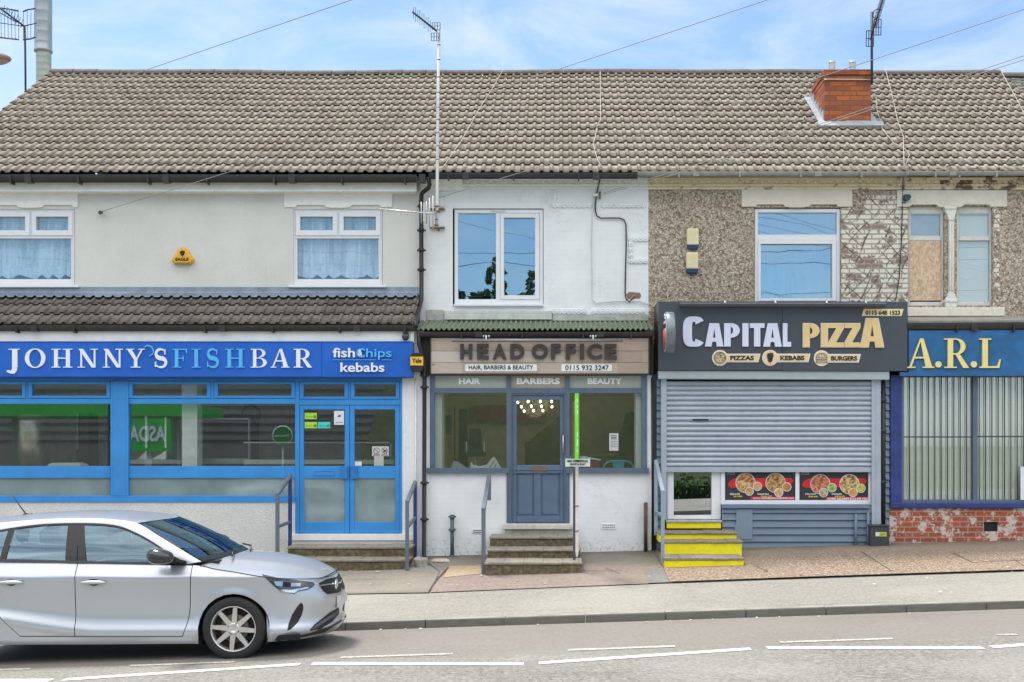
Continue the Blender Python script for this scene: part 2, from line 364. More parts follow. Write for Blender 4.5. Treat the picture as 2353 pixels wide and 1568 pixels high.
def aggregate():
    n = NM('exposed_aggregate_concrete'); p = n.geo()
    v = n.voro(62, 'Color', p); c = n.ramp(n.sep(v)[0], [(0, (.13,.092,.068)), (.4, (.24,.175,.125)), (.75, (.33,.255,.19)), (1, (.52,.45,.36))])
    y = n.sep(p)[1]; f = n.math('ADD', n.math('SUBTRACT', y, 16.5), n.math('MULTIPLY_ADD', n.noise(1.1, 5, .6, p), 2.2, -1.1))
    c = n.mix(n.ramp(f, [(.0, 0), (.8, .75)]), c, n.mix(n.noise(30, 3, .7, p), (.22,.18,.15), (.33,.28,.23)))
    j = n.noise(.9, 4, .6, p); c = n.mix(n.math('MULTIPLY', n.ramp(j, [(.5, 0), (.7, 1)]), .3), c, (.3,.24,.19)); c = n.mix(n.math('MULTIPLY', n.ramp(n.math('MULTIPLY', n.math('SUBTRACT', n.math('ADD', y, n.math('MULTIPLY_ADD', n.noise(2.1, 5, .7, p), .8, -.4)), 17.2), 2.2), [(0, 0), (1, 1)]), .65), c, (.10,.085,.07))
    n.bump(n.voro(62, 'Distance', p), .4, .006); return n.fin(c, .85, 0, .25)
agg_m = aggregate()
def kerbmat():
    n = NM('kerb_concrete'); p = n.geo(); f = n.noise(40, 4, .7, p); b = n.noise(3, 4, .6, n.mapv((1, 1, 4), src=p))
    c = n.mix(f, (.30,.29,.26), (.42,.40,.36)); yk = n.sep(p)[1]; c = n.mix(n.math('MULTIPLY', n.ramp(n.math('MULTIPLY', n.math('SUBTRACT', 13.545, yk), 40), [(0, 0), (1, 1)]), n.math('MULTIPLY_ADD', n.noise(9, 5, .7, n.mapv((1, 1, 2), src=p)), .5, .50)), c, (.075,.07,.06)); c = n.mix(n.math('MULTIPLY', n.ramp(b, [(.4, 0), (.65, 1)]), .6), c, (.17,.16,.14))  # front face colour carries its shade as well as road grime
    n.bump(f, .3, .004); return n.fin(c, .85, 0, .25)
kerb_m = kerbmat()
def markmat(name, wear):
    n = NM(name); p = n.geo(); f = n.noise(28, 5, .75, p); g = n.noise(120, 2, .8, p)
    c = n.mix(n.ramp(n.math('MULTIPLY_ADD', g, .35, f), [(wear, 0), (wear+.14, 1)]), (.74,.73,.68), (.36,.355,.33)); return n.fin(c, .7, 0, .3)
mark_m = markmat('road_paint', .72); mark_worn = markmat('worn_road_paint', .56)
def rendermat(name, c0, c1, bsc=70, bs=.5, grime=(.42,.41,.36), ga=.35, dark=.0):
    n = NM(name); a = n.noise(1.3, 6, .62); b = n.noise(bsc, 3, .7); v = n.voro(bsc*1.3, 'Distance')
    c = n.mix(n.ramp(b, [(.3, 0), (.7, 1)]), c0, c1); c = n.mix(n.math('MULTIPLY', n.ramp(a, [(.42, 0), (.68, 1)]), ga), c, grime)
    st = n.noise(5, 4, .6, n.mapv((2.2, 1, .25))); c = n.mix(n.math('MULTIPLY', n.ramp(st, [(.56, 0), (.8, 1)]), ga*.35), c, tuple(x*.8 for x in grime))
    n.bump(n.math('ADD', b, v), bs, .008); return n.fin(c, .9, 0, .2)
render_cream = rendermat('grey_cream_render', (.645,.65,.615), (.765,.77,.735), 60, .4, (.55,.55,.49), .4)
roughcast = rendermat('white_roughcast', (.62,.62,.60), (.80,.80,.78), 40, .9, (.5,.49,.45), .3)
white_rend = rendermat('white_painted_render', (.74,.76,.78), (.82,.84,.86), 25, .12, (.55,.56,.53), .22)
def whitebrick():
    n = NM('white_painted_brickwork'); p = n.co(); v = n.comb(n.sep(p)[0], n.sep(p)[2], 0)
    br = n.brick(v, .225, .075, .006); f = n.noise(3, 5, .6); g = n.noise(26, 6, .75)
    c = n.mix(n.ramp(f, [(.3, 0), (.7, 1)]), (.77,.79,.81), (.85,.87,.885))
    c = n.mix(n.math('MULTIPLY', br.outputs['Fac'], .05), c, (.4,.4,.38))
    c = n.mix(n.ramp(g, [(.67, 0), (.73, .7)]), c, (.33,.30,.26)); bl = n.noise(.9, 6, .7); c = n.mix(n.math('MULTIPLY', n.ramp(bl, [(.54, 0), (.70, 1)]), .22), c, (.60,.61,.58)); ck = n.noise(1.5, 9, .78, dist=.8); c = n.mix(n.math('MULTIPLY', n.ramp(n.math('ABSOLUTE', n.math('SUBTRACT', ck, .52)), [(.0, .6), (.006, 0)]), n.ramp(n.noise(1.1, 2, .5, n.mapv(loc=(4, 0, 7))), [(.54, 0), (.60, 1)])), c, (.26,.24,.21))
    lo = n.sep(n.geo())[2]; low = n.math('MULTIPLY', n.ramp(n.math('SUBTRACT', .9, lo), [(.0, 0), (.45, 1)]), n.ramp(n.noise(17, 7, .8), [(.50, 0), (.62, .85)]))
    c = n.mix(low, c, (.17,.16,.13))
    n.bump(n.math('MULTIPLY_ADD', br.outputs['Fac'], -.5, n.math('MULTIPLY', g, .3)), .14, .006); return n.fin(c, .75, 0, .3)
white_brick = whitebrick()
def peb(name='pebbledash'):
    n = NM(name); v = n.voro(44, 'Color'); d = n.voro(44, 'Distance'); v2 = n.voro(23, 'Color')
    c = n.ramp(n.sep(v)[0], [(0, (.17,.125,.09)), (.2, (.30,.235,.175)), (.5, (.44,.37,.285)), (.8, (.56,.49,.395)), (1, (.74,.69,.58))])
    c = n.mix(n.ramp(d, [(.45, 0), (.85, .6)]), c, (.15,.115,.085)); c = n.mix(n.math('MULTIPLY', n.ramp(n.sep(v2)[1], [(.7, 0), (.85, 1)]), .35), c, (.66,.6,.5))
    f = n.noise(1.2, 5, .6); c = n.mix(n.math('MULTIPLY', n.ramp(f, [(.45, 0), (.7, 1)]), .25), c, (.2,.16,.12))
    n.bump(d, .8, .012); n.fin(c, .9, 0, .25); return n.m
pebble_m = peb()
def tilemat(name, cs, course, spots=1.0, wet=(.1,.09,.075)):
    n = NM(name); p = n.geo(); xyz = n.sep(p)
    ix = n.math('FLOOR', n.math('DIVIDE', xyz[0], .30)); iy = n.math('FLOOR', n.math('DIVIDE', xyz[1], course))
    rnd = n.white(n.comb(ix, iy, 3.0))
    c = n.ramp(rnd, [(0, cs[0]), (.35, cs[1]), (.7, cs[2]), (1, cs[3])])
    f = n.noise(24, 5, .7, p); c = n.mix(n.math('MULTIPLY', n.ramp(f, [(.4, 0), (.7, 1)]), .35), c, cs[0])
    big = n.noise(.5, 4, .6, p); big2 = n.noise(.33, 3, .6, n.mapv(loc=(9,2,0), src=p))
    c = n.mix(n.math('MULTIPLY', n.ramp(big, [(.4, 0), (.7, 1)]), .2), c, tuple(x*1.08 for x in cs[3]))
    s = n.noise(13, 2, .6, p); s2 = n.noise(19, 2, .5, n.mapv(loc=(5,5,5), src=p))
    dens = n.math('MULTIPLY', n.ramp(n.math('MULTIPLY_ADD', xyz[0], .012, big2), [(.42, 0), (.58, 1)]), spots)
    c = n.mix(n.math('MULTIPLY', n.ramp(s, [(.60, 0), (.63, 1)]), dens), c, (.055,.042,.03))
    c = n.mix(n.math('MULTIPLY', n.ramp(s2, [(.66, 0), (.685, .85)]), n.math('MINIMUM', n.math('ADD', dens, .25), 1)), c, (.62,.6,.55))
    n.bump(f, .2, .004); return n.fin(c, .85, 0, .25)
roof_m = tilemat('roof_tile_concrete', ((.305,.262,.212), (.335,.292,.24), (.36,.316,.264), (.39,.347,.29)), .29)
lean_m = tilemat('lean_to_tile_concrete', ((.14,.122,.104), (.165,.147,.126), (.185,.166,.143), (.20,.18,.156)), .29, .8)
ridge_m = M('ridge_tile', (.13,.112,.10), .85, var=.35, nscale=9, bump=.4, bscale=50)
edge_m = M('tile_edge_wear_and_shade', (.085,.068,.052), .9, var=.3, nscale=20); edge_l = M('dark_tile_edge_wear_and_shade', (.045,.038,.032), .9, var=.3, nscale=20)  # lip colour paints in the shadow line under each course, with edge weathering
slate_m = tilemat('slate', ((.17,.16,.15), (.25,.235,.22), (.29,.275,.255), (.34,.32,.3)), .2)
def wood():
    n = NM('weathered_boards'); p = n.co(); z = n.sep(p)[2]; row = n.math('FLOOR', n.math('DIVIDE', z, .172)); 
    seg = n.math('FLOOR', n.math('DIVIDE', n.math('ADD', n.sep(p)[0], n.math('MULTIPLY', row, .77)), 1.15))
    r_ = n.white(n.comb(row, seg, 1)); base = n.ramp(r_, [(0, (.33,.25,.195)), (.5, (.42,.335,.27)), (1, (.54,.50,.46))])
    g = n.noise(6, 6, .7, n.mapv((1.2, 1, 22))); c = n.mix(n.ramp(g, [(.35, 0), (.7, .7)]), base, (.52,.45,.38))
    k = n.voro(3.1, 'Distance', n.mapv((1, 1, 2.2))); c = n.mix(n.ramp(k, [(.03, .85), (.10, 0)]), c, (.10,.065,.04))
    n.bump(g, .3, .004); return n.fin(c, .7, 0, .3)
wood_m = wood()
def exposed():
    n = NM('stripped_painted_brick'); p = n.co(); v = n.comb(n.sep(p)[0], n.sep(p)[2], 0)
    br = n.brick(v, .232, .0765, .012, (.8,.8,.8), (.3,.3,.3), (0,0,0)); f = n.noise(4.2, 5, .65); g = n.noise(14, 5, .7)
    paint = n.mix(g, (.66,.63,.53), (.86,.83,.73)); bare = n.mix(br.outputs['Color'], (.22,.135,.12), (.33,.245,.22))
    px = n.sep(p)[0]; bias = n.math('MULTIPLY_ADD', n.sep(br.outputs['Color'])[0], .20, f)
    c = n.mix(n.ramp(bias, [(.635, 0), (.665, 1)]), paint, bare)
    c = n.mix(n.math('MULTIPLY', br.outputs['Fac'], .65), c, (.17,.15,.125))
    msk = n.ramp(n.noise(2.2, 3, .6), [(.34, 0), (.48, 1)])
    for rot, sc_, th in ((.80, 6.5, .022), (-.72, 6, .022), (-.40, 4.2, .016)):
        u = n.mapv((sc_, 1, sc_), (0, rot, 0)); x = n.math('ADD', n.sep(u)[0], n.math('MULTIPLY', n.noise(1.2, 2, .5), 1.4))
        fr = n.math('ABSOLUTE', n.math('SUBTRACT', n.math('FRACT', x), .5))
        brk = n.ramp(n.noise(3.5, 2, .6, n.mapv(loc=(rot*9, 0, 3))), [(.46, 0), (.54, 1)])
        c = n.mix(n.math('MULTIPLY', n.math('MULTIPLY', n.ramp(fr, [(th, .95), (th+.05, 0)]), brk), msk), c, (.11,.09,.07))
    n.bump(n.math('MULTIPLY', br.outputs['Fac'], -1), .5, .008); return n.fin(c, .85, 0, .25)
exposed_m = exposed()
def redbrick(name, w, h, flake, cA, cB, cm, geo=False):
    n = NM(name); p = n.co(); s_ = n.sep(p); v = n.comb(n.math('ADD', s_[0], s_[1]), s_[2], 0)
    br = n.brick(v, w, h, .010, (1,1,1), (0,0,0), (.5,.5,.5)); f = n.noise(18, 6, .75); g = n.noise(5, 5, .7)
    c = n.mix(br.outputs['Color'], cA, cB); c = n.mix(n.math('MULTIPLY', n.ramp(f, [(.45, 0), (.7, 1)]), .4), c, tuple(x*.55 for x in cA))
    c = n.mix(n.math('MULTIPLY', br.outputs['Fac'], .9), c, cm)
    if flake: c = n.mix(n.ramp(n.math('MULTIPLY_ADD', f, .45, g), [(.74, 0), (.79, .9)]), c, (.62,.55,.49))
    n.bump(n.math('MULTIPLY_ADD', br.outputs['Fac'], -1, n.math('MULTIPLY', f, .3)), .5, .008); return n.fin(c, .85, 0, .25)
brick_m = redbrick('plinth_brick', .236, .0775, True, (.44,.10,.045), (.30,.085,.06), (.34,.28,.24))
chim_m = redbrick('chimney_brick', .235, .083, False, (.54,.15,.05), (.23,.075,.055), (.17,.10,.07))
def osb():
    n = NM('chipboard'); v = n.voro(34, 'Color', n.mapv((1, 1, .6), (0, .5, 0), src=n.mapv(src=None)), 'F1'); f = n.noise(40, 4, .7, dist=2)
    c = n.ramp(n.sep(v)[0], [(0, (.45,.31,.20)), (.5, (.61,.45,.31)), (1, (.76,.61,.45))]); c = n.mix(n.math('MULTIPLY', f, .6), c, (.62,.46,.31)); n.bump(f, .3, .003); return n.fin(c, .7, 0, .3)
osb_m = osb()
def cornicemat(name, c0, c1, rust):
    n = NM(name); f = n.noise(7, 6, .7); g = n.noise(2.0, 5, .7)
    c = n.mix(f, c0, c1)
    if rust: c = n.mix(n.ramp(n.math('ADD', n.math('MULTIPLY_ADD', f, .35, g), n.math('MULTIPLY', n.ramp(n.math('MULTIPLY', n.math('SUBTRACT', n.sep(n.geo())[0], 4.7), .6), [(0, 0), (1, 1)]), .09)), [(.74, 0), (.80, .9)]), c, (.13,.065,.04)); c = n.mix(n.ramp(n.noise(9, 4, .6, n.mapv((1, 1, .4))), [(.55, 0), (.75, .35)]), c, (.48,.32,.12))
    n.bump(f, .25, .004); return n.fin(c, .75, 0, .3)
corn_w = cornicemat('white_painted_cornice', (.74,.77,.75), (.86,.88,.87), False)
corn_c = cornicemat('flaking_cream_cornice', (.74,.64,.43), (.86,.79,.63), True)
cream_m = M('cream_painted_stone', (.74,.70,.60), .7, var=.08, dirt=.25); cream_old = M('old_cream_paint', (.66,.62,.50), .7, var=.1, dirt=.6)
upvc = M('white_upvc', (.78,.80,.83), .35, var=.03); whitep = M('white_gloss_board', (.84,.84,.81), .5, var=.05, dirt=.15)
lint_w = M('white_painted_lintel', (.86,.86,.83), .7, var=.05, dirt=.1)
gut_m = M('dark_gutter', (.035,.033,.032), .4, var=.2); pipe_m = M('black_pipe', (.022,.022,.024), .4, var=.3, dirt=.1); gut_grey = M('grey_cast_gutter', (.30,.29,.27), .6, var=.2, dirt=.4)
lead_m = M('lead_flashing', (.24,.29,.36), .45, .35, var=.25, nscale=5)
blue_fr = M('blue_shopfront_paint', (.045,.27,.66), .4, var=.09, nscale=3, dirt=.10); blue_sg = M('royal_blue_sign', (.018,.125,.55), .3, var=.1, nscale=1.5); let_w = M('white_letter', (.80,.83,.90), .4, var=.02); let_b = M('pale_blue_letter', (.10,.46,.84), .4, var=.04)
navy = M('navy_shadow_gap', (.012,.03,.16), .5)
gb_fr = M('slate_blue_paint', (.10,.14,.20), .45, var=.1, dirt=.12); gb_dr = M('slate_blue_door', (.105,.155,.235), .45, var=.08)
rail_m = M('blue_grey_rail', (.13,.16,.20), .45, var=.15, dirt=.2); rail_bl = M('navy_rail', (.03,.05,.16), .4, var=.2); rail_lt = M('pale_blue_grey_rail', (.28,.35,.42), .45, var=.1)
shut_m = M('shutter_steel', (.40,.45,.53), .38, .15, var=.09, nscale=3, dirt=.14); shut_h = M('shutter_housing', (.40,.45,.48), .4, .2, var=.05)
clad_m = M('blue_grey_cladding', (.155,.21,.29), .5, var=.07, nscale=2); clad_lt = M('faded_cladding_patch', (.20,.265,.35), .5, var=.05)
sign_d = M('charcoal_sign', (.062,.073,.088), .35, var=.06, nscale=2); let_lav = M('lavender_white_letter', (.66,.70,.87), .4, var=.02); let_tan = M('tan_letter', (.74,.55,.27), .4, var=.05); tan_p = M('pale_tan_badge', (.74,.58,.38), .45, var=.05); blk = M('black_ink', (.02,.018,.015), .5); dark_let = M('dark_bronze_letter', (.055,.045,.045), .45)
yel_m = M('yellow_step_paint', (.90,.78,.01), .55, var=.06, nscale=8, bump=.3, bscale=30, dirt=.25)
conc_m = M('worn_step_concrete', (.30,.275,.225), .9, var=.25, nscale=14, bump=.4, bscale=60); 
def mossy():
    n = NM('mossy_step_riser'); f = n.noise(16, 6, .75); g = n.noise(34, 5, .8)
    c = n.ramp(f, [(.30, (.07,.058,.035)), (.5, (.14,.115,.07)), (.68, (.25,.215,.15))]); c = n.mix(n.ramp(g, [(.62, 0), (.68, .8)]), c, (.66,.64,.57)); n.bump(f, .6, .01); return n.fin(c, .9, 0, .2)
moss_m = mossy()
arl_bl = M('weathered_blue_sign', (.020,.125,.31), .45, var=.22, nscale=4, dirt=.08); arl_y = M('yellow_cream_letter', (.80,.68,.28), .45, var=.05); arl_post = M('dark_blue_flaking_paint', (.025,.045,.20), .5, var=.3, dirt=.25)
bar_m = M('dark_window_bar', (.05,.06,.07), .45); blind_m = M('off_white_blind', (.86,.87,.82), .7, var=.06, nscale=2)
alum = M('aerial_aluminium', (.55,.55,.53), .4, .6, var=.1); aer_d = M('dark_aerial_metal', (.06,.065,.075), .5, .3); rust_m = M('rusty_bracket', (.22,.13,.06), .8, var=.3)
cable_d = M('black_cable', (.03,.03,.032), .5); cable_o = M('weathered_overhead_wire', (.30,.28,.25), .5); cable_w = M('pale_cable', (.44,.40,.345), .6); flue_m = M('galvanised_flue', (.34,.38,.39), .4, .5, var=.12, nscale=4)
flue_l = M('weathered_green_flue', (.36,.41,.36), .5, .3, var=.1)
cur_m = M('lace_curtain', (.70,.80,.86), .9, var=.1, nscale=30); black_m = M('matt_black', (.012,.012,.013), .6)
yellow_b = M('amber_alarm_plastic', (.78,.42,.03), .4, var=.05); cream_b = M('cream_alarm_plastic', (.76,.69,.44), .4); navy_b = M('navy_alarm_plastic', (.02,.045,.13), .35)
orange = M('amber_label', (.85,.52,.06), .45); lime = M('lime_board', (.20,.80,.04), .45, var=.05); lime_l = M('pale_lime_print', (.55,.85,.40), .45)
stake_m = M('white_painted_stake', (.72,.70,.64), .7, dirt=.3); green_l = M('lime_sticker', (.42,.70,.05), .5); cyan_l = M('turquoise_sticker', (.06,.62,.58), .5); paper = M('white_paper', (.72,.76,.8), .7)
GS = GLASS('shop_glass', .16, (.94,.97,.95)); GU = GLASS('upstairs_glass', .52, (.9,.95,1), 0, .08, (.52,.71,.80)); GUB = GLASS('bedroom_glass', .13, (.92,.97,1), 0, .08, (.65,.88,1)); GR = M('reeded_glass', (.26,.345,.355), .12, .25, var=.16, nscale=2.5, spec=.8)
GSR = GLASS('door_glass', .36, (.9,.95,.93))
# ---------------------------------------------------------------- ground
def KB(X): return CH - 2.053 + .0324*X
def road(X, Y):
    return KB(X) + .023*(13.5 - max(Y, 8.4)) - (.023*(8.4-Y) if Y < 8.4 else 0)
def FZ(X): return CH - 1.64 + .026*X
def pav(X, Y): return KB(X) + .088 + (FZ(X) - KB(X) - .088)*(Y-13.65)/3.95
def on(fn, x, y, lo, hi):
    for _ in range(50):
        m = (lo+hi)/2; z = gz(y, m)
        if z > fn(gx(x, m), m): lo = m
        else: hi = m
    return P(x, y, (lo+hi)/2)
def sheet(name, fn, x0, x1, ys, mat, dz=0, nx=12):
    mb = MB()
    xs = [x0+(x1-x0)*i/nx for i in range(nx+1)]
    for j in range(len(ys)-1):
        for i in range(nx):
            a, b, c, d = xs[i], xs[i+1], ys[j], ys[j+1]
            mb.quad((a, c, fn(a, c)+dz), (b, c, fn(b, c)+dz), (b, d, fn(b, d)+dz), (a, d, fn(a, d)+dz))
    return props(mb.build(name, mat), kind='structure')
g = MB(); g.quad((-2500,-2500,-3.2), (2500,-2500,-3.2), (2500,2500,-3.2), (-2500,2500,-3.2))
props(g.build('ground', M('far_ground', (.16,.17,.10), .9, var=.3, nscale=.05)), kind='structure')
sheet('road', road, -60, 60, [3.2, 5.5, 8.4, 11, 13.52], road_m, nx=24)
sheet('far_pavement', lambda X, Y: road(X, 3.2)+.1, -60, 60, [-3.5, 3.2], pave_m)
sheet('pavement', pav, -60, 60, [13.64, 15, 16.3, 19.2], pave_m, nx=24)
k = MB(); jx = gx(1345.8, 13.5)
for i in range(-34, 34):
    a = jx + i*.915 + .004; b = a + .907; za, zb = KB(a), KB(b); j_ = random.uniform(-.003, .003)
    k.hexa([(a,13.5+j_,za-.12),(b,13.5+j_,zb-.12),(b,13.642,zb-.12),(a,13.642,za-.12),(a,13.512+j_,za+.09),(b,13.512+j_,zb+.09),(b,13.642,zb+.092),(a,13.642,za+.092)])
props(k.build('kerb', kerb_m, bevel=.012), kind='structure')
kb2 = MB(); kb2.hexa([(-60,3.08,KB(-60)-.4),(60,3.08,KB(60)-.4),(60,3.2,KB(60)-.4),(-60,3.2,KB(-60)-.4),(-60,3.08,road(-60,3.2)+.11),(60,3.08,road(60,3.2)+.11),(60,3.2,road(60,3.2)+.11),(-60,3.2,road(-60,3.2)+.11)])
props(kb2.build('far_kerb', kerb_m), kind='structure')
def patch(name, pts, mat, dz):
    q = [on(pav, x, y, 13.0, 21) for x, y in pts]
    n_ = 10; mb = MB()
    a, b, c, d = q      # front-left, front-right, back-right, back-left
    def f(u, v):
        p = (a*(1-u)+b*u)*(1-v)+(d*(1-u)+c*u)*v; return (p.x, p.y, pav(p.x, p.y)+dz)
    mb.grid(f, n_*2, n_); return props(mb.build(name, mat), kind='structure')
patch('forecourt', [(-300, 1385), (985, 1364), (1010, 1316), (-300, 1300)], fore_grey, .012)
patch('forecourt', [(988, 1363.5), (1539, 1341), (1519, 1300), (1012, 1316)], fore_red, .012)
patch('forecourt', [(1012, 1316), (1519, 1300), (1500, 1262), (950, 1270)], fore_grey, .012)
patch('forecourt', [(1490, 1343), (1538, 1341), (1523, 1311), (1478, 1312)], fore_dark, .017)
patch('forecourt', [(1019, 1330), (1109, 1321), (1110, 1301), (1032, 1303)], fore_tan, .017)
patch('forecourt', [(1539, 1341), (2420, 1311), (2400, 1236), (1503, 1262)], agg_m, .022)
jm = MB()                                            # joints between the slabs
for (x0, y0), (x1, y1), wd in (((985,1364),(1003,1336),.02), ((1003,1336),(1030,1308),.02), ((1735,1304),(1764,1318),.01), ((1980,1272),(2048,1316),.014), ((2190,1275),(2235,1297),.014), ((2235,1297),(2353,1291),.02), ((1765,1333),(2353,1313.5),.03), ((790,1366),(985,1364),.016), ((2330,1290),(2353,1305),.012), ((1545,1341),(1765,1333),.018), ((793,1336),(900,1334),.012), ((1390,1309),(1425,1322),.012),((1340,1316),(1425,1314),.01)):
    a = on(pav, x0, y0, 13, 21); b = on(pav, x1, y1, 13, 21); t = (b-a).normalized(); nn = Vector((-t.y, t.x, 0)).normalized()*wd/2; n_ = 6
    for i in range(n_):
        p = a.lerp(b, i/n_); q = a.lerp(b, (i+1)/n_); up = Vector((0,0,.027))
        jm.quad(p-nn+up, q-nn+up, q+nn+up, p+nn+up)
props(jm.build('slab_joints', M('dark_joint', (.085,.075,.06), .95)), kind='structure')
mk = MB(); mw = MB()
def dash(mb, x0, y0, x1, y1, wpx):
    a = on(road, x0, y0, 5, 13.5); b = on(road, x1, y1, 5, 13.5); a2 = on(road, x0, y0+wpx, 5, 13.5); hw = abs(a.y-a2.y)/2
    n_ = 10; 
    for i in range(n_):
        p = a.lerp(b, i/n_); q = a.lerp(b, (i+1)/n_)
        mb.quad((p.x, p.y-hw, road(p.x, p.y-hw)+.005), (q.x, q.y-hw, road(q.x, q.y-hw)+.005), (q.x, q.y+hw, road(q.x, q.y+hw)+.005), (p.x, p.y+hw, road(p.x, p.y+hw)+.005))
for d_ in ((-200,1566,118,1564.5,6), (146,1563,690,1527.5,6), (717,1526,1203,1527,6), (1238,1525,1725,1492,6), (1762,1489.5,2258,1489.5,6), (2278,1488,2480,1474,6)): dash(mk, *d_)
for d_ in ((-60,1542,70,1538,3), (297,1531,540,1522,3.5), (783,1512,1041,1503.5,3.5), (1305,1495,1551,1486,4), (1792,1477,2052,1468.5,3.5), (2290,1460,2337,1459,3)): dash(mw, *d_)
props(mk.build('road_markings', mark_m), kind='structure'); props(mw.build('worn_road_markings', mark_worn), kind='structure')
# litter: pale scraps and chips of mortar
lit = MB()
for i in range(70):
    x = random.uniform(800, 2340); y = random.choice([random.uniform(1305, 1330), random.uniform(1320, 1372), random.uniform(1405, 1440)])
    fn_ = pav if y < 1380 else road
    if y > 1380:
        X = gx(x, 13.45); c_ = Vector((X, 13.42+random.uniform(-.05,.04), KB(X)+.006))
    else: 
        c_ = on(pav, x, y, 13, 21); c_.z += .028
    if c_.y > 17.3: continue
    r_ = random.uniform(.008, .024); n_ = random.choice([4,5,6]); a0 = random.random()*6
    lit.add([(c_.x+r_*random.uniform(.6,1.5)*math.cos(a0+6.283*k_/n_), c_.y+r_*random.uniform(.6,1.2)*math.sin(a0+6.283*k_/n_), c_.z+random.uniform(0,.008)) for k_ in range(n_)], [tuple(range(n_))])
props(lit.build('litter_chips', M('pale_litter', (.66,.62,.55), .8)), 'tiny pale scraps of litter and chips scattered over the pavement', 'litter', kind='stuff')
# ================================================================ BUILDINGS
DW = 18.40      # upper wall plane
DS = 17.62      # shopfront plane
DE = 18.15      # eaves line
ZE = gz(400, DE); TP = math.tan(R(32.8)); CPI = math.cos(R(32.8)); SPI = math.sin(R(32.8)); RUN = 4.62
def walls(mb, x0, x1, y0, y1, holes, d, th=.22):
    xs = sorted({x0, x1, *[h[0] for h in holes], *[h[1] for h in holes]}); ys = sorted({y0, y1, *[h[2] for h in holes], *[h[3] for h in holes]})
    xs = [x for x in xs if x0 <= x <= x1]; ys = [y for y in ys if y0 <= y <= y1]
    for i in range(len(xs)-1):
        for j in range(len(ys)-1):
            cx, cy = (xs[i]+xs[i+1])/2, (ys[j]+ys[j+1])/2
            if any(h[0] < cx < h[1] and h[2] < cy < h[3] for h in holes): continue
            a, b, t, u = gx(xs[i], d), gx(xs[i+1], d), gz(ys[j+1], d), gz(ys[j], d)
            mb.quad((a,d,t),(b,d,t),(b,d,u),(a,d,u)); mb.quad((a,d+th,u),(b,d+th,u),(b,d+th,t),(a,d+th,t))
    for h in holes + [(x0, x1, y0, y1)]:
        a, b, t, u = gx(h[0], d), gx(h[1], d), gz(h[3], d), gz(h[2], d)
        mb.quad((a,d,t),(a,d+th,t),(a,d+th,u),(a,d,u)); mb.quad((b,d,t),(b,d,u),(b,d+th,u),(b,d+th,t))
        mb.quad((a,d,u),(a,d+th,u),(b,d+th,u),(b,d,u)); mb.quad((a,d,t),(b,d,t),(b,d+th,t),(a,d+th,t))
def room(mb, x0, x1, y0, y1, d0, d1):
    a, b, t, u = gx(x0, d0), gx(x1, d0), gz(y1, d0), gz(y0, d0)
    mb.quad((a,d1,t),(b,d1,t),(b,d1,u),(a,d1,u)); mb.quad((a,d0,t),(a,d1,t),(a,d1,u),(a,d0,u)); mb.quad((b,d0,t),(b,d0,u),(b,d1,u),(b,d1,t))
    mb.quad((a,d0,u),(a,d1,u),(b,d1,u),(b,d0,u)); mb.quad((a,d0,t),(b,d0,t),(b,d1,t),(a,d1,t))
def ring(mb, x0, x1, y0, y1, l, r, t, b, d0, d1):
    mb.fb(x0, x0+l, y0, y1, d0, d1); mb.fb(x1-r, x1, y0, y1, d0, d1); mb.fb(x0+l, x1-r, y0, y0+t, d0, d1); mb.fb(x0+l, x1-r, y1-b, y1, d0, d1)
def pane(x0, x1, y0, y1, d, mat, parent, name='pane', label=None):
    m = MB(); m.fb(x0, x1, y0, y1, d, d+.008); return m.build(name, mat, parent, label)
PROF = [(0,0),(.014,.30),(.06,.66),(.13,.92),(.21,1),(.29,.92),(.36,.66),(.406,.30),(.42,0),(.44,-.03),(.71,-.05),(.975,-.03)]
def tiles(mb, X0, X1, d0, z0, tp, cp, n, G, roll=.031, lip=.026, per=.15, seed=1, top=None, flat=False):
    rnd = random.Random(seed); sp = tp*cp
    k0 = int(math.floor(X0/per)); k1 = int(math.ceil(X1/per))
    jit = {}
    for c in range(n):
        sag = 0
        cols = []
        for k in range(k0, k1+1):
            for u, h in (((.0,0),(.02,0),(.98,0)) if flat else PROF):
                cols.append(((k+u)*per, 0 if flat else h*roll))
        def hat(x):
            for (xa, ha), (xb, hb) in zip(cols, cols[1:]):
                if xa <= x <= xb: return ha+(hb-ha)*(x-xa)/max(1e-9, xb-xa)
            return 0
        cols = [(X0, hat(X0))] + [q for q in cols if X0+.002 < q[0] < X1-.002] + [(X1, hat(X1))]
        s0, s1 = c*G, min((c+1)*G+.03, (top or 1e9))
        b = len(mb.v)
        for x, h in cols:
            key = (c, int(math.floor(x/(per*2)+1e-6)))
            if key not in jit: jit[key] = (rnd.uniform(-.003,.005), rnd.uniform(-.006,.006))
            jl, js = jit[key]; wv = .012*math.sin(x*.55+.6) + .008*math.sin(x*1.7)
            sa = s0 + js
            def pt(s, up): return (x, d0 + s*cp - up*sp, z0 + s*sp + up*cp + wv*s/5)
            mb.v += [pt(sa+lip*.9, h*.9+.003), pt(sa, h+lip+jl), pt(s1, h+.004)]
        for i in range(len(cols)-1):
            for r_ in range(2):
                a = b+i*3+r_; mb.sm.append(r_ == 1); mb.f.append((a, a+3, a+4, a+1)); mb.m.append(1 if r_ == 0 else 0)
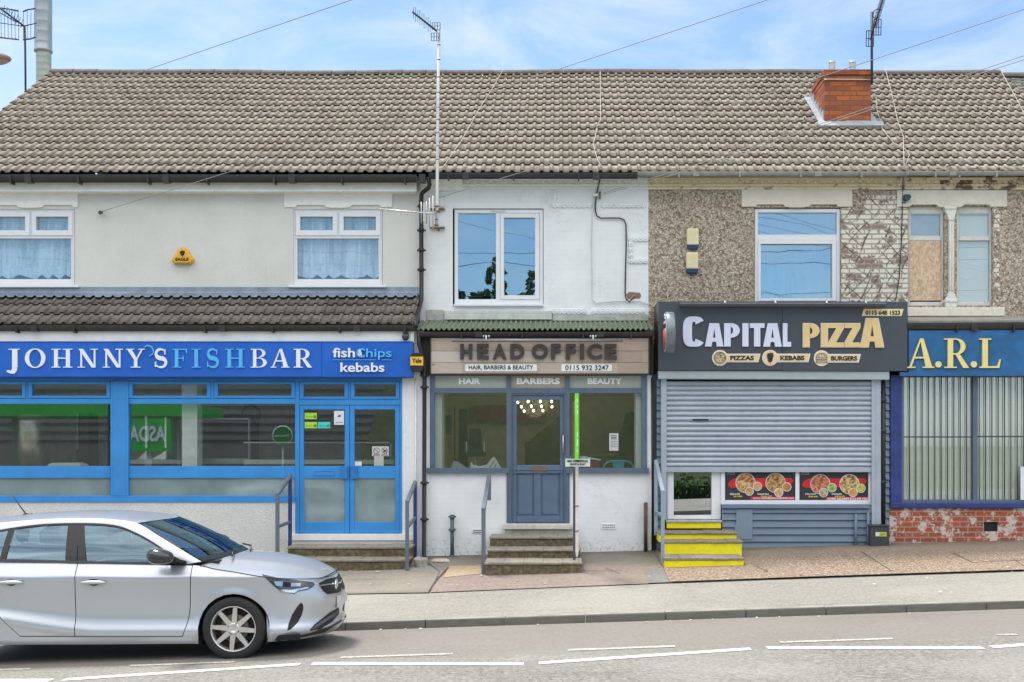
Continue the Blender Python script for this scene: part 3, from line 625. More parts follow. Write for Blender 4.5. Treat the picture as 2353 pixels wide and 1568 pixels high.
def roof_part(root, X0, X1, seed, mat=None, flat=False, G=.343, n=16, dz=0):
    mb = MB(); tiles(mb, X0, X1, DE-.02, ZE+dz, TP, CPI, n, G, seed=seed, top=RUN/CPI+.02, flat=flat, per=.15 if not flat else .25, lip=.026 if not flat else .012)
    # rear slope and underside close the roof
    mb.quad((X0, DE+RUN, ZE+RUN*TP+dz), (X1, DE+RUN, ZE+RUN*TP+dz), (X1, DE+2*RUN, ZE+dz), (X0, DE+2*RUN, ZE+dz))
    mb.quad((X0, DE+.1, ZE-.03), (X1, DE+.1, ZE-.03), (X1, DE+2*RUN, ZE-.03), (X0, DE+2*RUN, ZE-.03))
    for X in (X0+.004, X1-.004): mb.add([(X, DE+.05, ZE-.08), (X, DE+RUN, ZE+RUN*TP+dz-.08), (X, DE+2*RUN, ZE-.08)], [(0,1,2)])
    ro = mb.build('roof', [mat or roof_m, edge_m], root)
    rg = MB(); x = X0; rr = random.Random(seed+50); zr = ZE+RUN*TP+dz
    while x < X1-.02:
        e = min(x+.45, X1); j = rr.uniform(-.006,.006); q = 0
        prof = [(.165*math.cos(a), .115*math.sin(a)) for a in [math.pi*i/8 for i in range(9)]]
        b = len(rg.v)
        for X, s_ in ((x+.004, 1.0), (e-.004, 1.04)):
            for py, pzz in prof: rg.v.append((X, DE+RUN+py*s_, zr-.045+pzz*s_+j*.5+.012*math.sin(X*.55+.6)+.008*math.sin(X*1.7)))
        for i in range(8): rg.face((b+i, b+9+i, b+10+i, b+i+1))
        rg.face([b+i for i in range(9)]); rg.face([b+9+i for i in range(9)][::-1])
        x = e
    rg.box(X0, X1, DE+RUN-.10, DE+RUN+.10, zr-.10, zr-.015)
    rg.build('ridge', ridge_m, ro)
    return ro
def gutter(parent, x0, x1, y0, y1, d, mat, brackets=(), name='gutter', label=None):
    mb = MB(); X0, X1 = gx(x0, d), gx(x1, d); r = (gz(y0, d)-gz(y1, d))/2; zc = gz(y0, d)
    prof = [(-r*1.15, 0), (-r*1.15, -.012), (-r*1.1, -r*.7), (-r*.7, -r*1.5), (0, -r*2), (r*.7, -r*1.5), (r*1.1, -r*.5), (r*1.1, 0), (r*1.0, 0), (r*.6, -r*1.3), (0, -r*1.8), (-r*.6, -r*1.3), (-r*1.0, -.012), (-r*1.0, 0)]
    b = len(mb.v); n = len(prof)
    for X in (X0, X1): mb.v += [(X, d+r*1.2+a, zc+h) for a, h in prof]
    for i in range(n): mb.face((b+i, b+(i+1) % n, b+n+(i+1) % n, b+n+i))
    mb.face([b+i for i in range(n)]); mb.face([b+n+i for i in range(n)][::-1])
    for bx in brackets:
        X = gx(bx, d); mb.box(X-.012, X+.012, d-.012, d+.02+2*r, zc-2.1*r-.02, zc-.2*r)
    for bx in brackets[::2]:
        X = gx(bx+40, d); mb.box(X-.05, X+.05, d-.008, d+.01+2*r, zc-2.06*r, zc+.004)
    return mb.build(name, mat, parent, label)
def lacemat():
    n = NM('lace'); p = n.co(); f = n.noise(34, 4, .7, p); st = n.noise(9, 3, .6, n.mapv((1, 1, .12), src=p))
    tr = n.node('ShaderNodeBsdfTransparent'); tl = n.node('ShaderNodeBsdfDiffuse'); tl.inputs[0].default_value = (.88,.94,.98,1); mxs = n.node('ShaderNodeMixShader')
    n.put(mxs.inputs[0], n.ramp(n.math('MULTIPLY_ADD', f, .5, st), [(.45, .45), (.90, 1)])); n.t.links.new(tr.outputs[0], mxs.inputs[1]); n.t.links.new(tl.outputs[0], mxs.inputs[2]); n.t.links.new(mxs.outputs[0], n.out.inputs[0]); return n.m
lace_m = lacemat()
def net_curtain(x0, x1, y0, y1, d, label, scal=5, group='lace net curtains'):
    mb = MB(); X0, X1, Z0, Z1 = gx(x0, d), gx(x1, d), gz(y1, d), gz(y0, d); rr = random.Random(int(x0*3+y0)+9); ph = [rr.uniform(0, 6) for _ in range(4)]
    def f(u, v):
        fold = .016*math.sin(u*46+ph[0]) + .012*math.sin(u*83+ph[1]) + .01*math.sin(u*23+ph[2])
        sc_ = abs(((u*scal+.3*math.sin(u*9+ph[3])) % 1)-.5)*2
        bot = Z0 + (Z1-Z0)*(.10*sc_**1.5 if scal else 0)
        return (X0+(X1-X0)*u, d+fold*(1.2-.5*v), bot+(Z1-bot)*v)
    mb.grid(f, 120, 8)
    if scal:
        def f2(u, v):     # lower flounce hanging in swags
            q = f(u, 0); sc_ = abs(((u*scal+.3*math.sin(u*9+ph[3])) % 1)-.5)*2; top = Z0+(Z1-Z0)*(.16+.16*(1-sc_))
            return (q[0], q[1]-.02-.01*math.sin(u*150), q[2]+(top-q[2])*v)
        mb.grid(f2, 120, 4)
    return mb.single('net_curtain', lace_m, label, 'curtain', group, shade=True)
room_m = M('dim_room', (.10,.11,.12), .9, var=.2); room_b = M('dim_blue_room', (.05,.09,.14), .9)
# ---------------------------------------------------------------- fish shop (wide rendered house)
XL, X12, X23, X34, XR = -9.75, gx(965, DW), gx(1490, DW), gx(2085, DW), 8.455
fish = thing('fish_shop_building', 'wide house of grey cream render with a bright blue shopfront below a tiled lean-to', 'building', (gx(500, DW), DW, FZ(-5)))
PXL = PX + XL*F/DW
mb = MB(); walls(mb, PXL, 965, 412, 690, [(-34, 172, 481, 655), (674, 879, 481, 655)], DW, .10); mb.build('wall', render_cream, fish)
mb = MB(); mb.box(XL, X12-.05, DW+.2, DE+2*RUN-.15, .2, ZE-.05); mb.build('inner_shell', room_m, fish) if False else None
mb = MB(); mb.box(XL, XL+.2, DW+.03, DE+2*RUN-.2, FZ(XL), ZE-.04); mb.box(XL, XR, DE+2*RUN-.4, DE+2*RUN-.2, -.3, ZE-.04); mb.build('gable_wall', render_cream, fish)
roof_part(fish, XL, X12, 3)
mb = MB(); mb.fb(PXL, 957, 418, 438, 18.22, 18.26); mb.fb(PXL, 957, 436, 440, 18.2, DW-.002); 
for x in (26, 285, 612, 786): mb.fb(x, x+1.6, 419, 438, 18.214, 18.2198)
mb.build('fascia_board', whitep, fish, bevel=.004)
gutter(fish, PXL, 957, 401, 418, 18.04, gut_m, (24, 180, 340, 475, 630, 785, 930))
def lintel(parent, x0, x1, y0, y1, d, mat, ox0, ox1):
    m = MB(); m.fb(x0, x1, y0, y1-5, d, DW+.05)
    n_ = 4; w_ = (ox1-ox0)/n_          # shaped lower edge: shallow stepped notches over the opening
    m.pp([(x0, y1-5), (ox0+8, y1-5), (ox0+4, y1), (x0, y1)], d, DW+.05); m.pp([(ox1-8, y1-5), (x1, y1-5), (x1, y1), (ox1-4, y1)], d, DW+.05)
    c = (ox0+ox1)/2; m.pp([(c-32, y1-5), (c+32, y1-5), (c+27, y1), (c+14, y1+1.5), (c-14, y1+1.5), (c-27, y1)], d, DW+.05)
    return m.build('lintel', mat, parent)
lintel(fish, 653, 901, 443.5, 476, DW-.03, lint_w, 674, 879); lintel(fish, -60, 178, 443.5, 476, DW-.03, lint_w, -34, 172)
def bed_window(ox, lab):
    wn = MB(); d0 = DW+.025
    ring(wn, 674.5+ox, 878+ox, 480, 655, 4, 4, 7, 6, d0, d0+.07)
    wn.fb(678.5+ox, 874+ox, 541.5, 548, d0, d0+.07); wn.fb(775+ox, 778.5+ox, 487, 541.5, d0+.001, d0+.07)
    ring(wn, 679+ox, 775+ox, 487, 541.3, 10.5, 10.5, 11, 12, d0-.018, d0+.05); ring(wn, 779+ox, 873.6+ox, 487, 541.3, 10.5, 10, 11, 12, d0-.018, d0+.05)
    ring(wn, 678.7+ox, 873.8+ox, 548.2, 648.8, 4.5, 4, 0.5, 7, d0+.012, d0+.06)
    o = wn.build('window', upvc, fish, bevel=.006)
    pane(689+ox, 765+ox, 497, 530, d0+.04, GUB, o); pane(789+ox, 864+ox, 497, 530, d0+.04, GUB, o); pane(683+ox, 870+ox, 548, 642, d0+.045, GUB, o)
    m = MB(); m.fb(662+ox, 887+ox, 655.5, 660.5, DW-.05, DW+.03); m.build('sill', upvc, o, bevel=.004)
    m = MB(); room(m, 660+ox, 892+ox, 470, 664, DW+.105, DW+2.2); m.build('room', room_b, o)
    net_curtain(683+ox, 870+ox, 549, 641, DW+.16, 'lace net curtain with swagged hem behind %s' % lab, 5)
    net_curtain(684+ox, 870+ox, 497, 529, DW+.165, 'short lace curtain in top lights of %s' % lab, 0)
bed_window(0, 'the bedroom window nearest the downpipe'); bed_window(-707, 'the bedroom window cut by the photo edge')
# lean-to roof over the shop
mb = MB(); DL = 17.50; ZL = gz(748, DL); zt = gz(681, DW); tpl = (zt-ZL)/(DW-DL); cpl = 1/math.sqrt(1+tpl*tpl)
tiles(mb, gx(-280, DL), gx(949, DL), DL, ZL, tpl, cpl, 4, .343, seed=9, top=(DW-DL)/cpl)
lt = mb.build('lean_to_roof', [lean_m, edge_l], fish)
mb = MB(); XA, XB = gx(PXL, DW), gx(962, DW); r_ = random.Random(4)
def flash(u, v):
    X = XA+(XB-XA)*u; ph = (X/.15) % 1; h = .036*max(0, math.sin(math.pi*min(1, ph/.42))) if ph < .42 else 0
    if v < .5: return (X, DW-.006-.01*v, gz(660, DW)+(gz(676, DW)-gz(660, DW))*v*2)
    q = (v-.5)*2; return (X, DW-.016-.17*q, gz(676, DW)-.17*q*tpl+(.02+h*cpl)*min(1, q*1.6)+.012)
mb.grid(flash, 420, 8); mb.build('lead_flashing', lead_m, fish, shade=True)
gutter(fish, -280, 952, 748, 761, 17.40, gut_m, (37, 170, 470, 626, 780, 930))
mb = MB(); mb.fb(-280, 951, 761, 780, 17.50, 17.54); mb.fb(-280, 951, 779, 787, 17.49, 17.62)
for x in (154, 420): mb.fb(x, x+1.5, 762, 779, 17.494, 17.499)
mb.build('shop_fascia', whitep, fish)
# shopfront
sf = MB(); D0 = DS
def post(x0, x1, y0, y1, d=D0, t=.09): sf.fb(x0, x1, y0, y1, d, d+t)
post(-280, 924.5, 866, 876); post(-280, 253, 1071.5, 1099); post(296, 678, 1071.5, 1099); post(-280, 678, 1139.5, 1154.5, D0-.02); post(-280, 678, 916, 928.5); 
post(253.5, 295, 876, 1140, D0-.025); post(287.6, 289.4, 876, 1139, D0-.03); post(257.5, 259, 876, 1139, D0-.03)
post(678, 688, 876, 1227); post(918, 924.5, 876, 1227); post(688, 918, 918, 931); post(800, 805, 876, 918); post(484, 491, 876, 916); post(59, 64, 876, 916)
for a, b in ((-120, 58.5), (64.5, 252.5), (295.5, 483.5), (491.5, 677.5), (688.5, 799.5), (805.5, 917.5)): ring(sf, a, b, 876.5, 915.5 if b < 680 else 917.5, 9, 8, 7, 6, D0-.012, D0+.06)
shop = sf.build('shopfront_frame', blue_fr, fish, bevel=.006)
for a, b in ((-112, 51), (72, 245), (303.5, 476), (499, 670), (697, 792), (814, 910)): pane(a, b, 883, 911, D0+.03, GS, shop)
for a, b in ((-280, 253), (296, 678)): pane(a, b, 928, 1072, D0+.03, GS, shop); pane(a, b, 1098.5, 1140, D0+.03, GR, shop)
mb = MB(); mb.fb(-280, 678, 1154.5, 1330, D0, D0+.14); mb.build('shop_base_wall', roughcast, fish)
mb = MB(); mb.fb(924.5, 972, 866, 1300, D0, D0+.3); mb.fb(951, 972, 760, 866, D0-.02, D0+.3); mb.build('shop_pier', white_rend, fish)
def shop_door(x0, x1, gl, handle_x, letter, hinge):
    m = MB(); d = D0+.01
    ring(m, x0, x1, 931.5, 1226, gl[0]-x0, x1-gl[1], 10, 26, d, d+.05); m.fb(gl[0], gl[1], 1071.5, 1100, d, d+.05)
    o = m.build('door', blue_fr, fish, bevel=.006)
    pane(gl[0], gl[1], 941, 1072, d+.02, GS, o); pane(gl[0], gl[1], 1099.5, 1200.5, d+.02, GR, o)
    m = MB(); m.fb(handle_x, handle_x+15, 1071, 1101, d-.035, d); m.build('push_plate', M('push_plate_blue', (.03,.19,.50), .4), o, bevel=.006)
    if letter:
        m = MB(); ring(m, 720.7, 768, 1081.5, 1093, 2, 2, 2, 2, d-.014, d); m.fb(722.7, 766, 1083.5, 1091, d-.006, d); m.build('letterbox', blue_fr, o)
    return o
shop_door(688.5, 803, (698, 792), 783.5, True, 0); shop_door(804, 918, (814.5, 908), 805.5, False, 1)
mb = MB(); mb.fb(660, 951, 1227.5, 1242.5, D0-.05, D0+.3); mb.fb(668, 946, 1242.5, 1262, D0-.01, D0+.3); mb.build('door_sill', whitep, fish, bevel=.006)
# shop interior
it = MB(); room(it, -280, 924, 868, 1235, D0+.16, D0+4.2); it.build('shop_interior', M('dim_shop_wall', (.66,.68,.64), .8, var=.15), fish)
it = MB(); it.fb(418, 453, 868, 1180, D0+.2, D0+.45); it.build('interior_column', M('white_interior_tile', (.90,.93,.91), .5), fish)
# ---------------------------------------------------------------- hair salon building
sal = thing('salon_building', 'narrow white painted brick house with a slate blue salon front below', 'building', (gx(1230, DW), DW, FZ(0)))
mb = MB(); walls(mb, 965, 1490, 408, 770, [(1040, 1249, 479, 704)], DW, .10); mb.build('wall', white_brick, sal)
roof_part(sal, X12, X23, 5)
gutter(sal, 985, 1465, 397, 410, 18.02, gut_m, (1030, 1180, 1330))
# terracotta cornice with bosses
def cornice(parent, x0, x1, mat, plain=None):
    m = MB(); d = DW
    m.fb(x0, x1, 406, 413, d-.13, d); m.fb(x0, x1, 413, 424, d-.06, d); m.fb(x0, x1, 424, 427, d-.10, d); m.fb(x0, x1, 431.5, 435, d-.05, d)
    m.fb(x0, x1, 427, 431.5, d-.045, d)
    if not plain:
        x = math.ceil((x0-1070)/17.35)*17.35+1070+4
        while x < x1-4:
            q = P(x, 418.3, d-.06); m.ball(q, .034, 10, 6, (1,.75,1)); m.fb(x-8.4, x-7.8, 413.5, 423.5, d-.066, d-.055); x += 17.35
        x = x0+2
        while x < x1-2: m.ball(P(x, 429.4, d-.05), .016, 6, 4); x += 5.1
    return m.build('cornice', mat, parent)
cornice(sal, 1062, 1490, corn_w)
mb = MB(); mb.fb(966, 1062, 412, 424, DW-.10, DW); mb.fb(966, 1062, 424, 438, DW-.05, DW); mb.build('eaves_board', whitep, sal)
def rosettes(parent, pts, mat, name):
    m = MB()
    for x, y in pts:
        c = P(x, y, DW-.012); m.lathe([(.044,.014),(.044,-.008),(.036,-.016),(.026,-.006),(.02,-.006),(.014,-.020),(.0,-.024)], c, 'y', 12)
    return m.build(name, mat, parent)
RM = M('white_rosette', (.80,.82,.83), .7, var=.06)
for run in ([(1274.5, 440+11.8*i) for i in range(3)] + [(1274.5+11.35*i, 472) for i in range(0, 8)], [(1274.5+11.35*i, 472) for i in range(10, 19)], [(1450+11.2*i, 549.5) for i in range(4)] + [(1450, 560.5+13.2*i) for i in range(3)] + [(1450+11.2*i, 600) for i in range(4)], [(1274+11.2*i, 716) for i in range(7)], [(1274+11.2*i, 716) for i in range(8, 19)], [(1015.5, 447+11.5*i) for i in range(3)]): rosettes(sal, run, RM, 'rosette_moulding')
wn = MB(); d0 = DW+.03
ring(wn, 1044.5, 1248, 481.5, 700, 8, 8, 9, 12, d0, d0+.07); wn.fb(1139.5, 1149.5, 490.5, 688, d0, d0+.07)
ring(wn, 1149.7, 1239.5, 490.7, 688, 8.5, 10, 10, 9, d0-.018, d0+.05)
o = wn.build('window', upvc, sal, bevel=.006)
pane(1052, 1140, 490, 689, d0+.04, GU, o); pane(1157.5, 1230, 500, 680, d0+.035, GU, o)
m = MB(); m.fb(1042, 1249, 699, 703.5, DW-.06, DW+.03); m.build('sill', upvc, o, bevel=.004)
m = MB(); m.fb(1127, 1161, 483, 486, d0-.02, d0); m.build('trickle_vent', cream_m, o)
m = MB(); room(m, 1020, 1270, 470, 712, DW+.105, DW+2.5); m.build('room', room_b, o)
mb = MB(); mb.fb(1021, 1268, 714, 735, DW-.07, DW); mb.build('sill_beam', M('pale_green_grey_paint', (.56,.60,.55), .75, var=.1, dirt=.35), sal, bevel=.01)
mb = MB(); mb.fb(1270, 1488, 723, 737, DW-.04, DW); mb.build('cement_fillet', M('rough_grey_fillet', (.46,.48,.44), .9, var=.2, bump=.6, bscale=18, dirt=.5), sal); mb = MB(); mb.fb(980, 1019, 712, 737, DW-.02, DW); mb.build('cement_fillet', M('rough_grey_fillet', (.46,.48,.44), .9, var=.2, bump=.6, bscale=18, dirt=.5), sal)
mb = MB(); mb.pp([(1439,676),(1447,671),(1458,672),(1470,673),(1474,680),(1470,687),(1455,686),(1443,688)], DW-.004, DW+.02); mb.build('bare_brick_patch', M('bare_brick_scar', (.30,.20,.16), .9, var=.5, nscale=16), sal)
# corrugated canopy
mb = MB(); XA, XB = gx(965, DW), gx(1490, DW); za, zb = gz(738, DW), gz(757, 17.52)
def corr(u, v):
    X = XA+(XB-XA)*u; return (X, DW-.01+(17.5-DW+.01)*v, za+(zb-za)*v+.017*math.sin(2*math.pi*X/.0765))
mb.grid(corr, 470, 3)
def corr2(u, v): q = corr(u, v); return (q[0], q[1], q[2]-.012)
mb.grid(corr2, 470, 3)
mb.build('corrugated_canopy', M('olive_corrugated_sheet', (.17,.205,.145), .7, var=.25, nscale=9, dirt=.4), sal, shade=True)
gutter(sal, 963, 1502, 763, 774, 17.44, gut_m, (1060, 1200, 1340, 1450))
mb = MB(); mb.fb(966, 1500, 772, 862, D0-.03, D0+.4); mb.build('canopy_beam', M('black_brown_beam', (.03,.025,.022), .7), sal)
sf = MB()
post(988, 998, 860, 1076); post(1164, 1174, 860, 1203); post(1299, 1309, 860, 1203); post(1474.5, 1487, 860, 1076); post(998, 1475, 860, 864, D0+.002); post(998, 1475, 892, 903.5, D0+.004)
sf.fb(981, 1170, 1076, 1088, D0-.05, D0+.1); sf.fb(1301, 1491, 1076, 1088, D0-.05, D0+.1)
ring(sf, 1174, 1299, 903.5, 1203, 3.5, 3.5, 4, .5, D0+.012, D0+.08)
shop2 = sf.build('shopfront_frame', gb_fr, sal, bevel=.006)
frost = M('frosted_panel', (.40,.43,.37), .35, var=.08, nscale=3); frost2 = M('warm_frosted_panel', (.42,.36,.28), .35, var=.08, nscale=3)
for a, b, m_, t_, xa, xb in ((998, 1164, frost, 'HAIR', 1054, 1104.5), (1174, 1299, frost2, 'BARBERS', 1187, 1286.5), (1309, 1474.5, frost, 'BEAUTY', 1350, 1430)):
    o = pane(a, b, 863.5, 892.5, D0+.035, m_, shop2, 'frosted_panel'); text(t_, xa, xb, 869, 883.5, D0+.022, M('bright_white_vinyl', (.92,.92,.90), .5), o, 'lettering', .05, .006)
pane(998, 1164.5, 903, 1076.5, D0+.04, GS, shop2); pane(1309, 1475, 903, 1076.5, D0+.04, GS, shop2)
mb = MB(); walls(mb, 978, 1497, 1087.5, 1330, [(1168, 1306, 1080, 1262)], D0+.02, .2); mb.fb(1487, 1497.5, 862, 1088, D0+.02, D0+.2); mb.fb(978, 988, 862, 1088, D0+.02, D0+.2); mb.build('shop_base_wall', white_brick, sal); mb = MB(); mb.fb(999, 1015, 903, 1078, D0+.10, D0+.45); mb.build('window_reveal', white_rend, sal); mb = MB(); mb.fb(1461, 1474, 903, 1078, D0+.10, D0+.45); mb.build('window_reveal', white_rend, sal)
m = MB(); d = D0+.04
ring(m, 1177, 1296, 907, 1202, 10, 9, 12, 16, d, d+.05); m.fb(1187, 1287, 1069, 1088, d, d+.05); m.fb(1227, 1243, 1088, 1186, d, d+.05)
for a, b in ((1187, 1227), (1243, 1287)):
    m.fb(a, b, 1088, 1186, d+.02, d+.04); m.fb(a+4, b-4, 1092, 1182, d+.008, d+.02)
dr = m.build('door', gb_dr, sal, bevel=.006)
pane(1187, 1287, 918.5, 1069.5, d+.025, GS, dr)
m = MB(); ring(m, 1219.5, 1255, 1075, 1083.5, 1.5, 1.5, 1.5, 1.5, d-.01, d); m.fb(1221, 1253.5, 1076.5, 1082, d-.004, d); m.build('letterbox', M('old_brass', (.32,.20,.11), .4, .6), dr)
m = MB(); q = [P(1294, 1043, d), P(1294, 1041, d-.05), P(1294, 1001, d-.05), P(1294, 999, d)]; m.tube(q, .014, 8); m.build('pull_handle', M('steel_handle', (.4,.42,.45), .3, .8), dr)
mb = MB(); mb.fb(1155.5, 1318, 1204.5, 1217, D0-.12, D0+.3); mb.build('door_sill', M('worn_white_sill', (.62,.60,.54), .8, var=.1, dirt=.5), sal, bevel=.012)
mb = MB(); mb.fb(1160, 1314, 1217, 1232, D0-.06, D0+.3); mb.build('sill_riser', cornicemat('mossy_white_riser', (.20,.18,.13), (.72,.70,.64), False), sal)
it = MB(); room(it, 980, 1490, 868, 1235, D0+.14, D0+4.0); it.build('salon_interior', M('olive_salon_wall', (.42,.40,.33), .8, var=.12), sal)
# ---------------------------------------------------------------- pizza shop building
piz = thing('pizza_shop_building', 'pebbledashed house with brick chimney, charcoal pizza sign and grey clad shopfront', 'building', (gx(1780, DW), DW, FZ(3)))
mb = MB(); walls(mb, 1490, 2085, 408, 790, [(1733, 1931.5, 477, 700)], DW, .10); mb.build('wall', pebble_m, piz)
mb = MB(); XA, XB = gx(1932, DW), gx(2086, DW)
pts = [(1933, 478), (1945, 480), (1962, 470), (1990, 470), (1990, 446), (2066, 446), (2066, 478), (2086, 478), (2086, 697), (1933, 697)]
mb.prism([(gx(x, DW-.006), gz(y, DW-.006)) for x, y in pts], DW-.006, DW+.02); mb.build('stripped_brick_patch', exposed_m, piz)
rf3 = roof_part(piz, X23, X34, 7)
gutter(piz, 1465, 2087, 394, 404.5, 18.04, gut_grey, (1560, 1700, 1840, 1980)); cornice(piz, 1490, 2078, corn_c)
lintel(piz, 1704.5, 1958.5, 435.5, 475, DW-.03, M('pale_pink_cream_lintel', (.74,.68,.58), .7, var=.06), 1733, 1931)
wn = MB(); d0 = DW+.03
ring(wn, 1734, 1930.5, 480, 700, 8, 8, 9, 8, d0, d0+.07); wn.fb(1742, 1922.5, 539.5, 552, d0, d0+.07); ring(wn, 1742.3, 1922.2, 552.2, 692, 6, 10, 9, 6, d0-.016, d0+.05)
o = wn.build('window', upvc, piz, bevel=.006); pane(1741, 1923, 488.5, 540, d0+.04, GU, o); pane(1747.5, 1912.5, 560.5, 687, d0+.04, GU, o)
m = MB(); room(m, 1715, 1950, 470, 708, DW+.105, DW+2.5); m.build('room', room_b, o)
net_curtain(1745, 1920, 490, 686, DW+.2, 'plain pale curtain behind the window above the pizza sign', 0)
# chimney
dc = 20.10; cx0, cx1 = gx(1894.8, dc), gx(2001.4, dc); zc1 = gz(172.6, dc); zb0 = gz(289, dc)-.25; dcb = 21.08
mb = MB(); mb.box(cx0, cx1, dc, dcb, zb0, zc1); mb.box(cx0-.012, cx1+.012, dc-.025, dcb+.02, zc1, gz(160.5, dc)); mb.box(cx0-.006, cx1+.006, dc-.01, dcb+.01, gz(186, dc), gz(184, dc))
ch = mb.build('chimney', chim_m, piz, bevel=.006)
mb = MB()
def onroof(X, d, up=.0): return Vector((X, d - up*SPI, ZE + (d-DE)*TP + up*CPI))
mb.hexa([onroof(cx0-.13, dc-.16, .0), onroof(cx1+.18, dc-.16, .0), onroof(cx1+.18, dc-.0, .0), onroof(cx0-.13, dc-.0, .0), onroof(cx0-.13, dc-.16, .075), onroof(cx1+.18, dc-.16, .075), onroof(cx1+.18, dc-.0, .085), onroof(cx0-.13, dc-.0, .085)])
mb.box(cx0+.36, cx1-.01, dc-.012, dc, gz(289, dc)-.05, gz(277.5, dc)); mb.box(cx0, cx0+.36, dc-.012, dc, gz(289, dc)-.05, gz(288, dc))
for sx, X in ((-1, cx0), (1, cx1)):
    for i in range(7):
        a, b = dc-.15+i*.19, dc-.15+(i+1)*.19+.02
        mb.hexa([onroof(X, a, .05), onroof(X+sx*.11, a, .05), onroof(X+sx*.11, b, .05), onroof(X, b, .05), onroof(X, a, .075), onroof(X+sx*.11, a, .075), onroof(X+sx*.11, b, .075), onroof(X, b, .075)])
        if a > dc: mb.box(X, X+sx*.012, a, b, onroof(X, a).z, onroof(X, b).z+.10+.03*(i % 2))
mb.build('chimney_flashing', M('pale_lead', (.40,.43,.46), .5, .2, var=.12, nscale=10), ch)
for x0, x1 in ((1904.6, 1919.4), (1951.7, 1966)):
    m = MB(); dd = 20.6; dd = 20.28; c = (gx((x0+x1)/2, dd), dd, gz(160.5, dc)); r = (gx(x1, dd)-gx(x0, dd))/2
    m.lathe([(r*1.15,-.02),(r*1.15,.03),(r,.03)] + [(r*(1 if i % 2 else .86), .05+i*.013) for i in range(9)] + [(r*1.08,.17),(r*1.08,.19),(0,.20)], c, 'z', 16); m.build('chimney_cowl', alum, ch)
# pizza shopfront
sf = MB(); dp = DS
mb = MB()
def clapboard(m, x0, x1, y0, y1, n_, d, th=.03):
    h = (y1-y0)/n_
    for i in range(n_):
        a, b = y0+i*h, y0+(i+1)*h; X0, X1 = gx(x0, d), gx(x1, d); za, zb = gz(a, d), gz(b, d)
        m.hexa([(X0, d-th, zb+.006), (X1, d-th, zb+.006), (X1, d+.03, zb+.006), (X0, d+.03, zb+.006), (X0, d, za), (X1, d, za), (X1, d+.03, za), (X0, d+.03, za)])
    m.fb(x0, x1, y0, y1, d+.031, d+.12)
clapboard(mb, 1509, 1519, 873, 1262, 22, dp+.04); clapboard(mb, 1659, 2001, 1163, 1262, 6, dp); clapboard(mb, 2034, 2043, 873, 1262, 22, dp+.04)
cl = mb.build('cladding', clad_m, piz)
mb = MB(); mb.fb(1660, 1998, 1159.5, 1168, dp-.06, dp+.1); mb.build('cladding_ledge', clad_m, piz)
mb = MB(); X0, X1 = gx(1692, dp), gx(1729, dp); mb.fb(1692, 1729, 1171, 1206, dp-.036, dp-.032); mb.fb(1688, 1729, 1206, 1240, dp-.036, dp-.032); mb.build('cladding_patch', clad_lt, piz)
mb = MB(); ring(mb, 1533, 1656.5, 1075, 1193.5, 15, 21.5, 10, 9, dp+.06, dp+.14); dr = mb.build('door', upvc, piz, bevel=.006)
pane(1547.5, 1636, 1080, 1185, dp+.1, GSR, dr)
mb = MB(); ring(mb, 1657, 2001, 1070, 1160, 9, 5, 5, 10, dp+.03, dp+.12); mb.fb(1828, 1837, 1075, 1150, dp+.03, dp+.12); wf = mb.build('window', upvc, piz, bevel=.005)
pane(1666, 1828, 1075, 1150.5, dp+.075, GS, wf); pane(1837, 1996, 1075, 1150.5, dp+.075, GS, wf)
it = MB(); room(it, 1510, 2010, 868, 1215, dp+.2, dp+3.5); it.build('shop_interior', M('dark_pizza_wall', (.05,.055,.05), .8), piz)
mb = MB(); mb.fb(1512, 2044, 693, 872, dp+.04, dp+.9); mb.fb(1497, 1509, 860, 1262, dp+.05, dp+.3); mb.build('canopy_box', gut_m, piz)
# ---------------------------------------------------------------- right hand house
arl = thing('blue_front_building', 'flaking cream and pebbledash house above a weathered blue shop sign and barred window', 'building', (gx(2230, DW), DW, FZ(6.5)))
PXR = PX + XR*F/DW
mb = MB(); walls(mb, 2085, PXR, 408, 790, [(2087, 2170, 474, 703), (2198, 2281, 474, 703)], DW, .10); mb.build('wall', pebble_m, arl)
roof_part(arl, X34, XR, 11); gutter(arl, 2089, PXR, 393, 403, 18.05, gut_grey, (2150, 2290, 2420)); cornice(arl, 2079, PXR, corn_c)
lintel(arl, 2062, 2313.5, 437, 475, DW-.035, cream_m, 2087, 2281)
mb = MB(); mb.fb(2086, 2309, 706.5, 727, DW-.10, DW+.1); mb.build('stone_sill', cream_m, arl, bevel=.012)
mb = MB()
mb.fb(2180, 2193, 505, 672, DW-.03, DW+.12); mb.pp([(2172,474),(2198,474),(2198,486),(2195,494),(2193,506),(2180,506),(2177,494),(2172,486)], DW-.05, DW+.12); mb.fb(2171, 2199, 474, 480, DW-.07, DW+.12)
mb.pp([(2180,672),(2193,672),(2197,682),(2199,686),(2199,706),(2173,706),(2173,686),(2177,682)], DW-.05, DW+.12); mb.fb(2172, 2200, 688, 694, DW-.065, DW+.1); mb.fb(2180.5, 2192.5, 570, 573, DW-.034, DW-.02)
for a in (2181, 2187): mb.tube([P(a+2.5, 512, DW-.032), P(a+2.5, 668, DW-.032)], .022, 8)
mb.build('window_column', M('white_painted_column', (.74,.73,.67), .6, var=.06, dirt=.25), arl, bevel=.006)
mb = MB(); 
for i in range(11): mb.fb(2284+(i % 2)*2, 2298-(i % 3), 474+i*18, 491.5+i*18, DW-.008, DW)
mb.build('painted_quoin', exposed_m, arl)
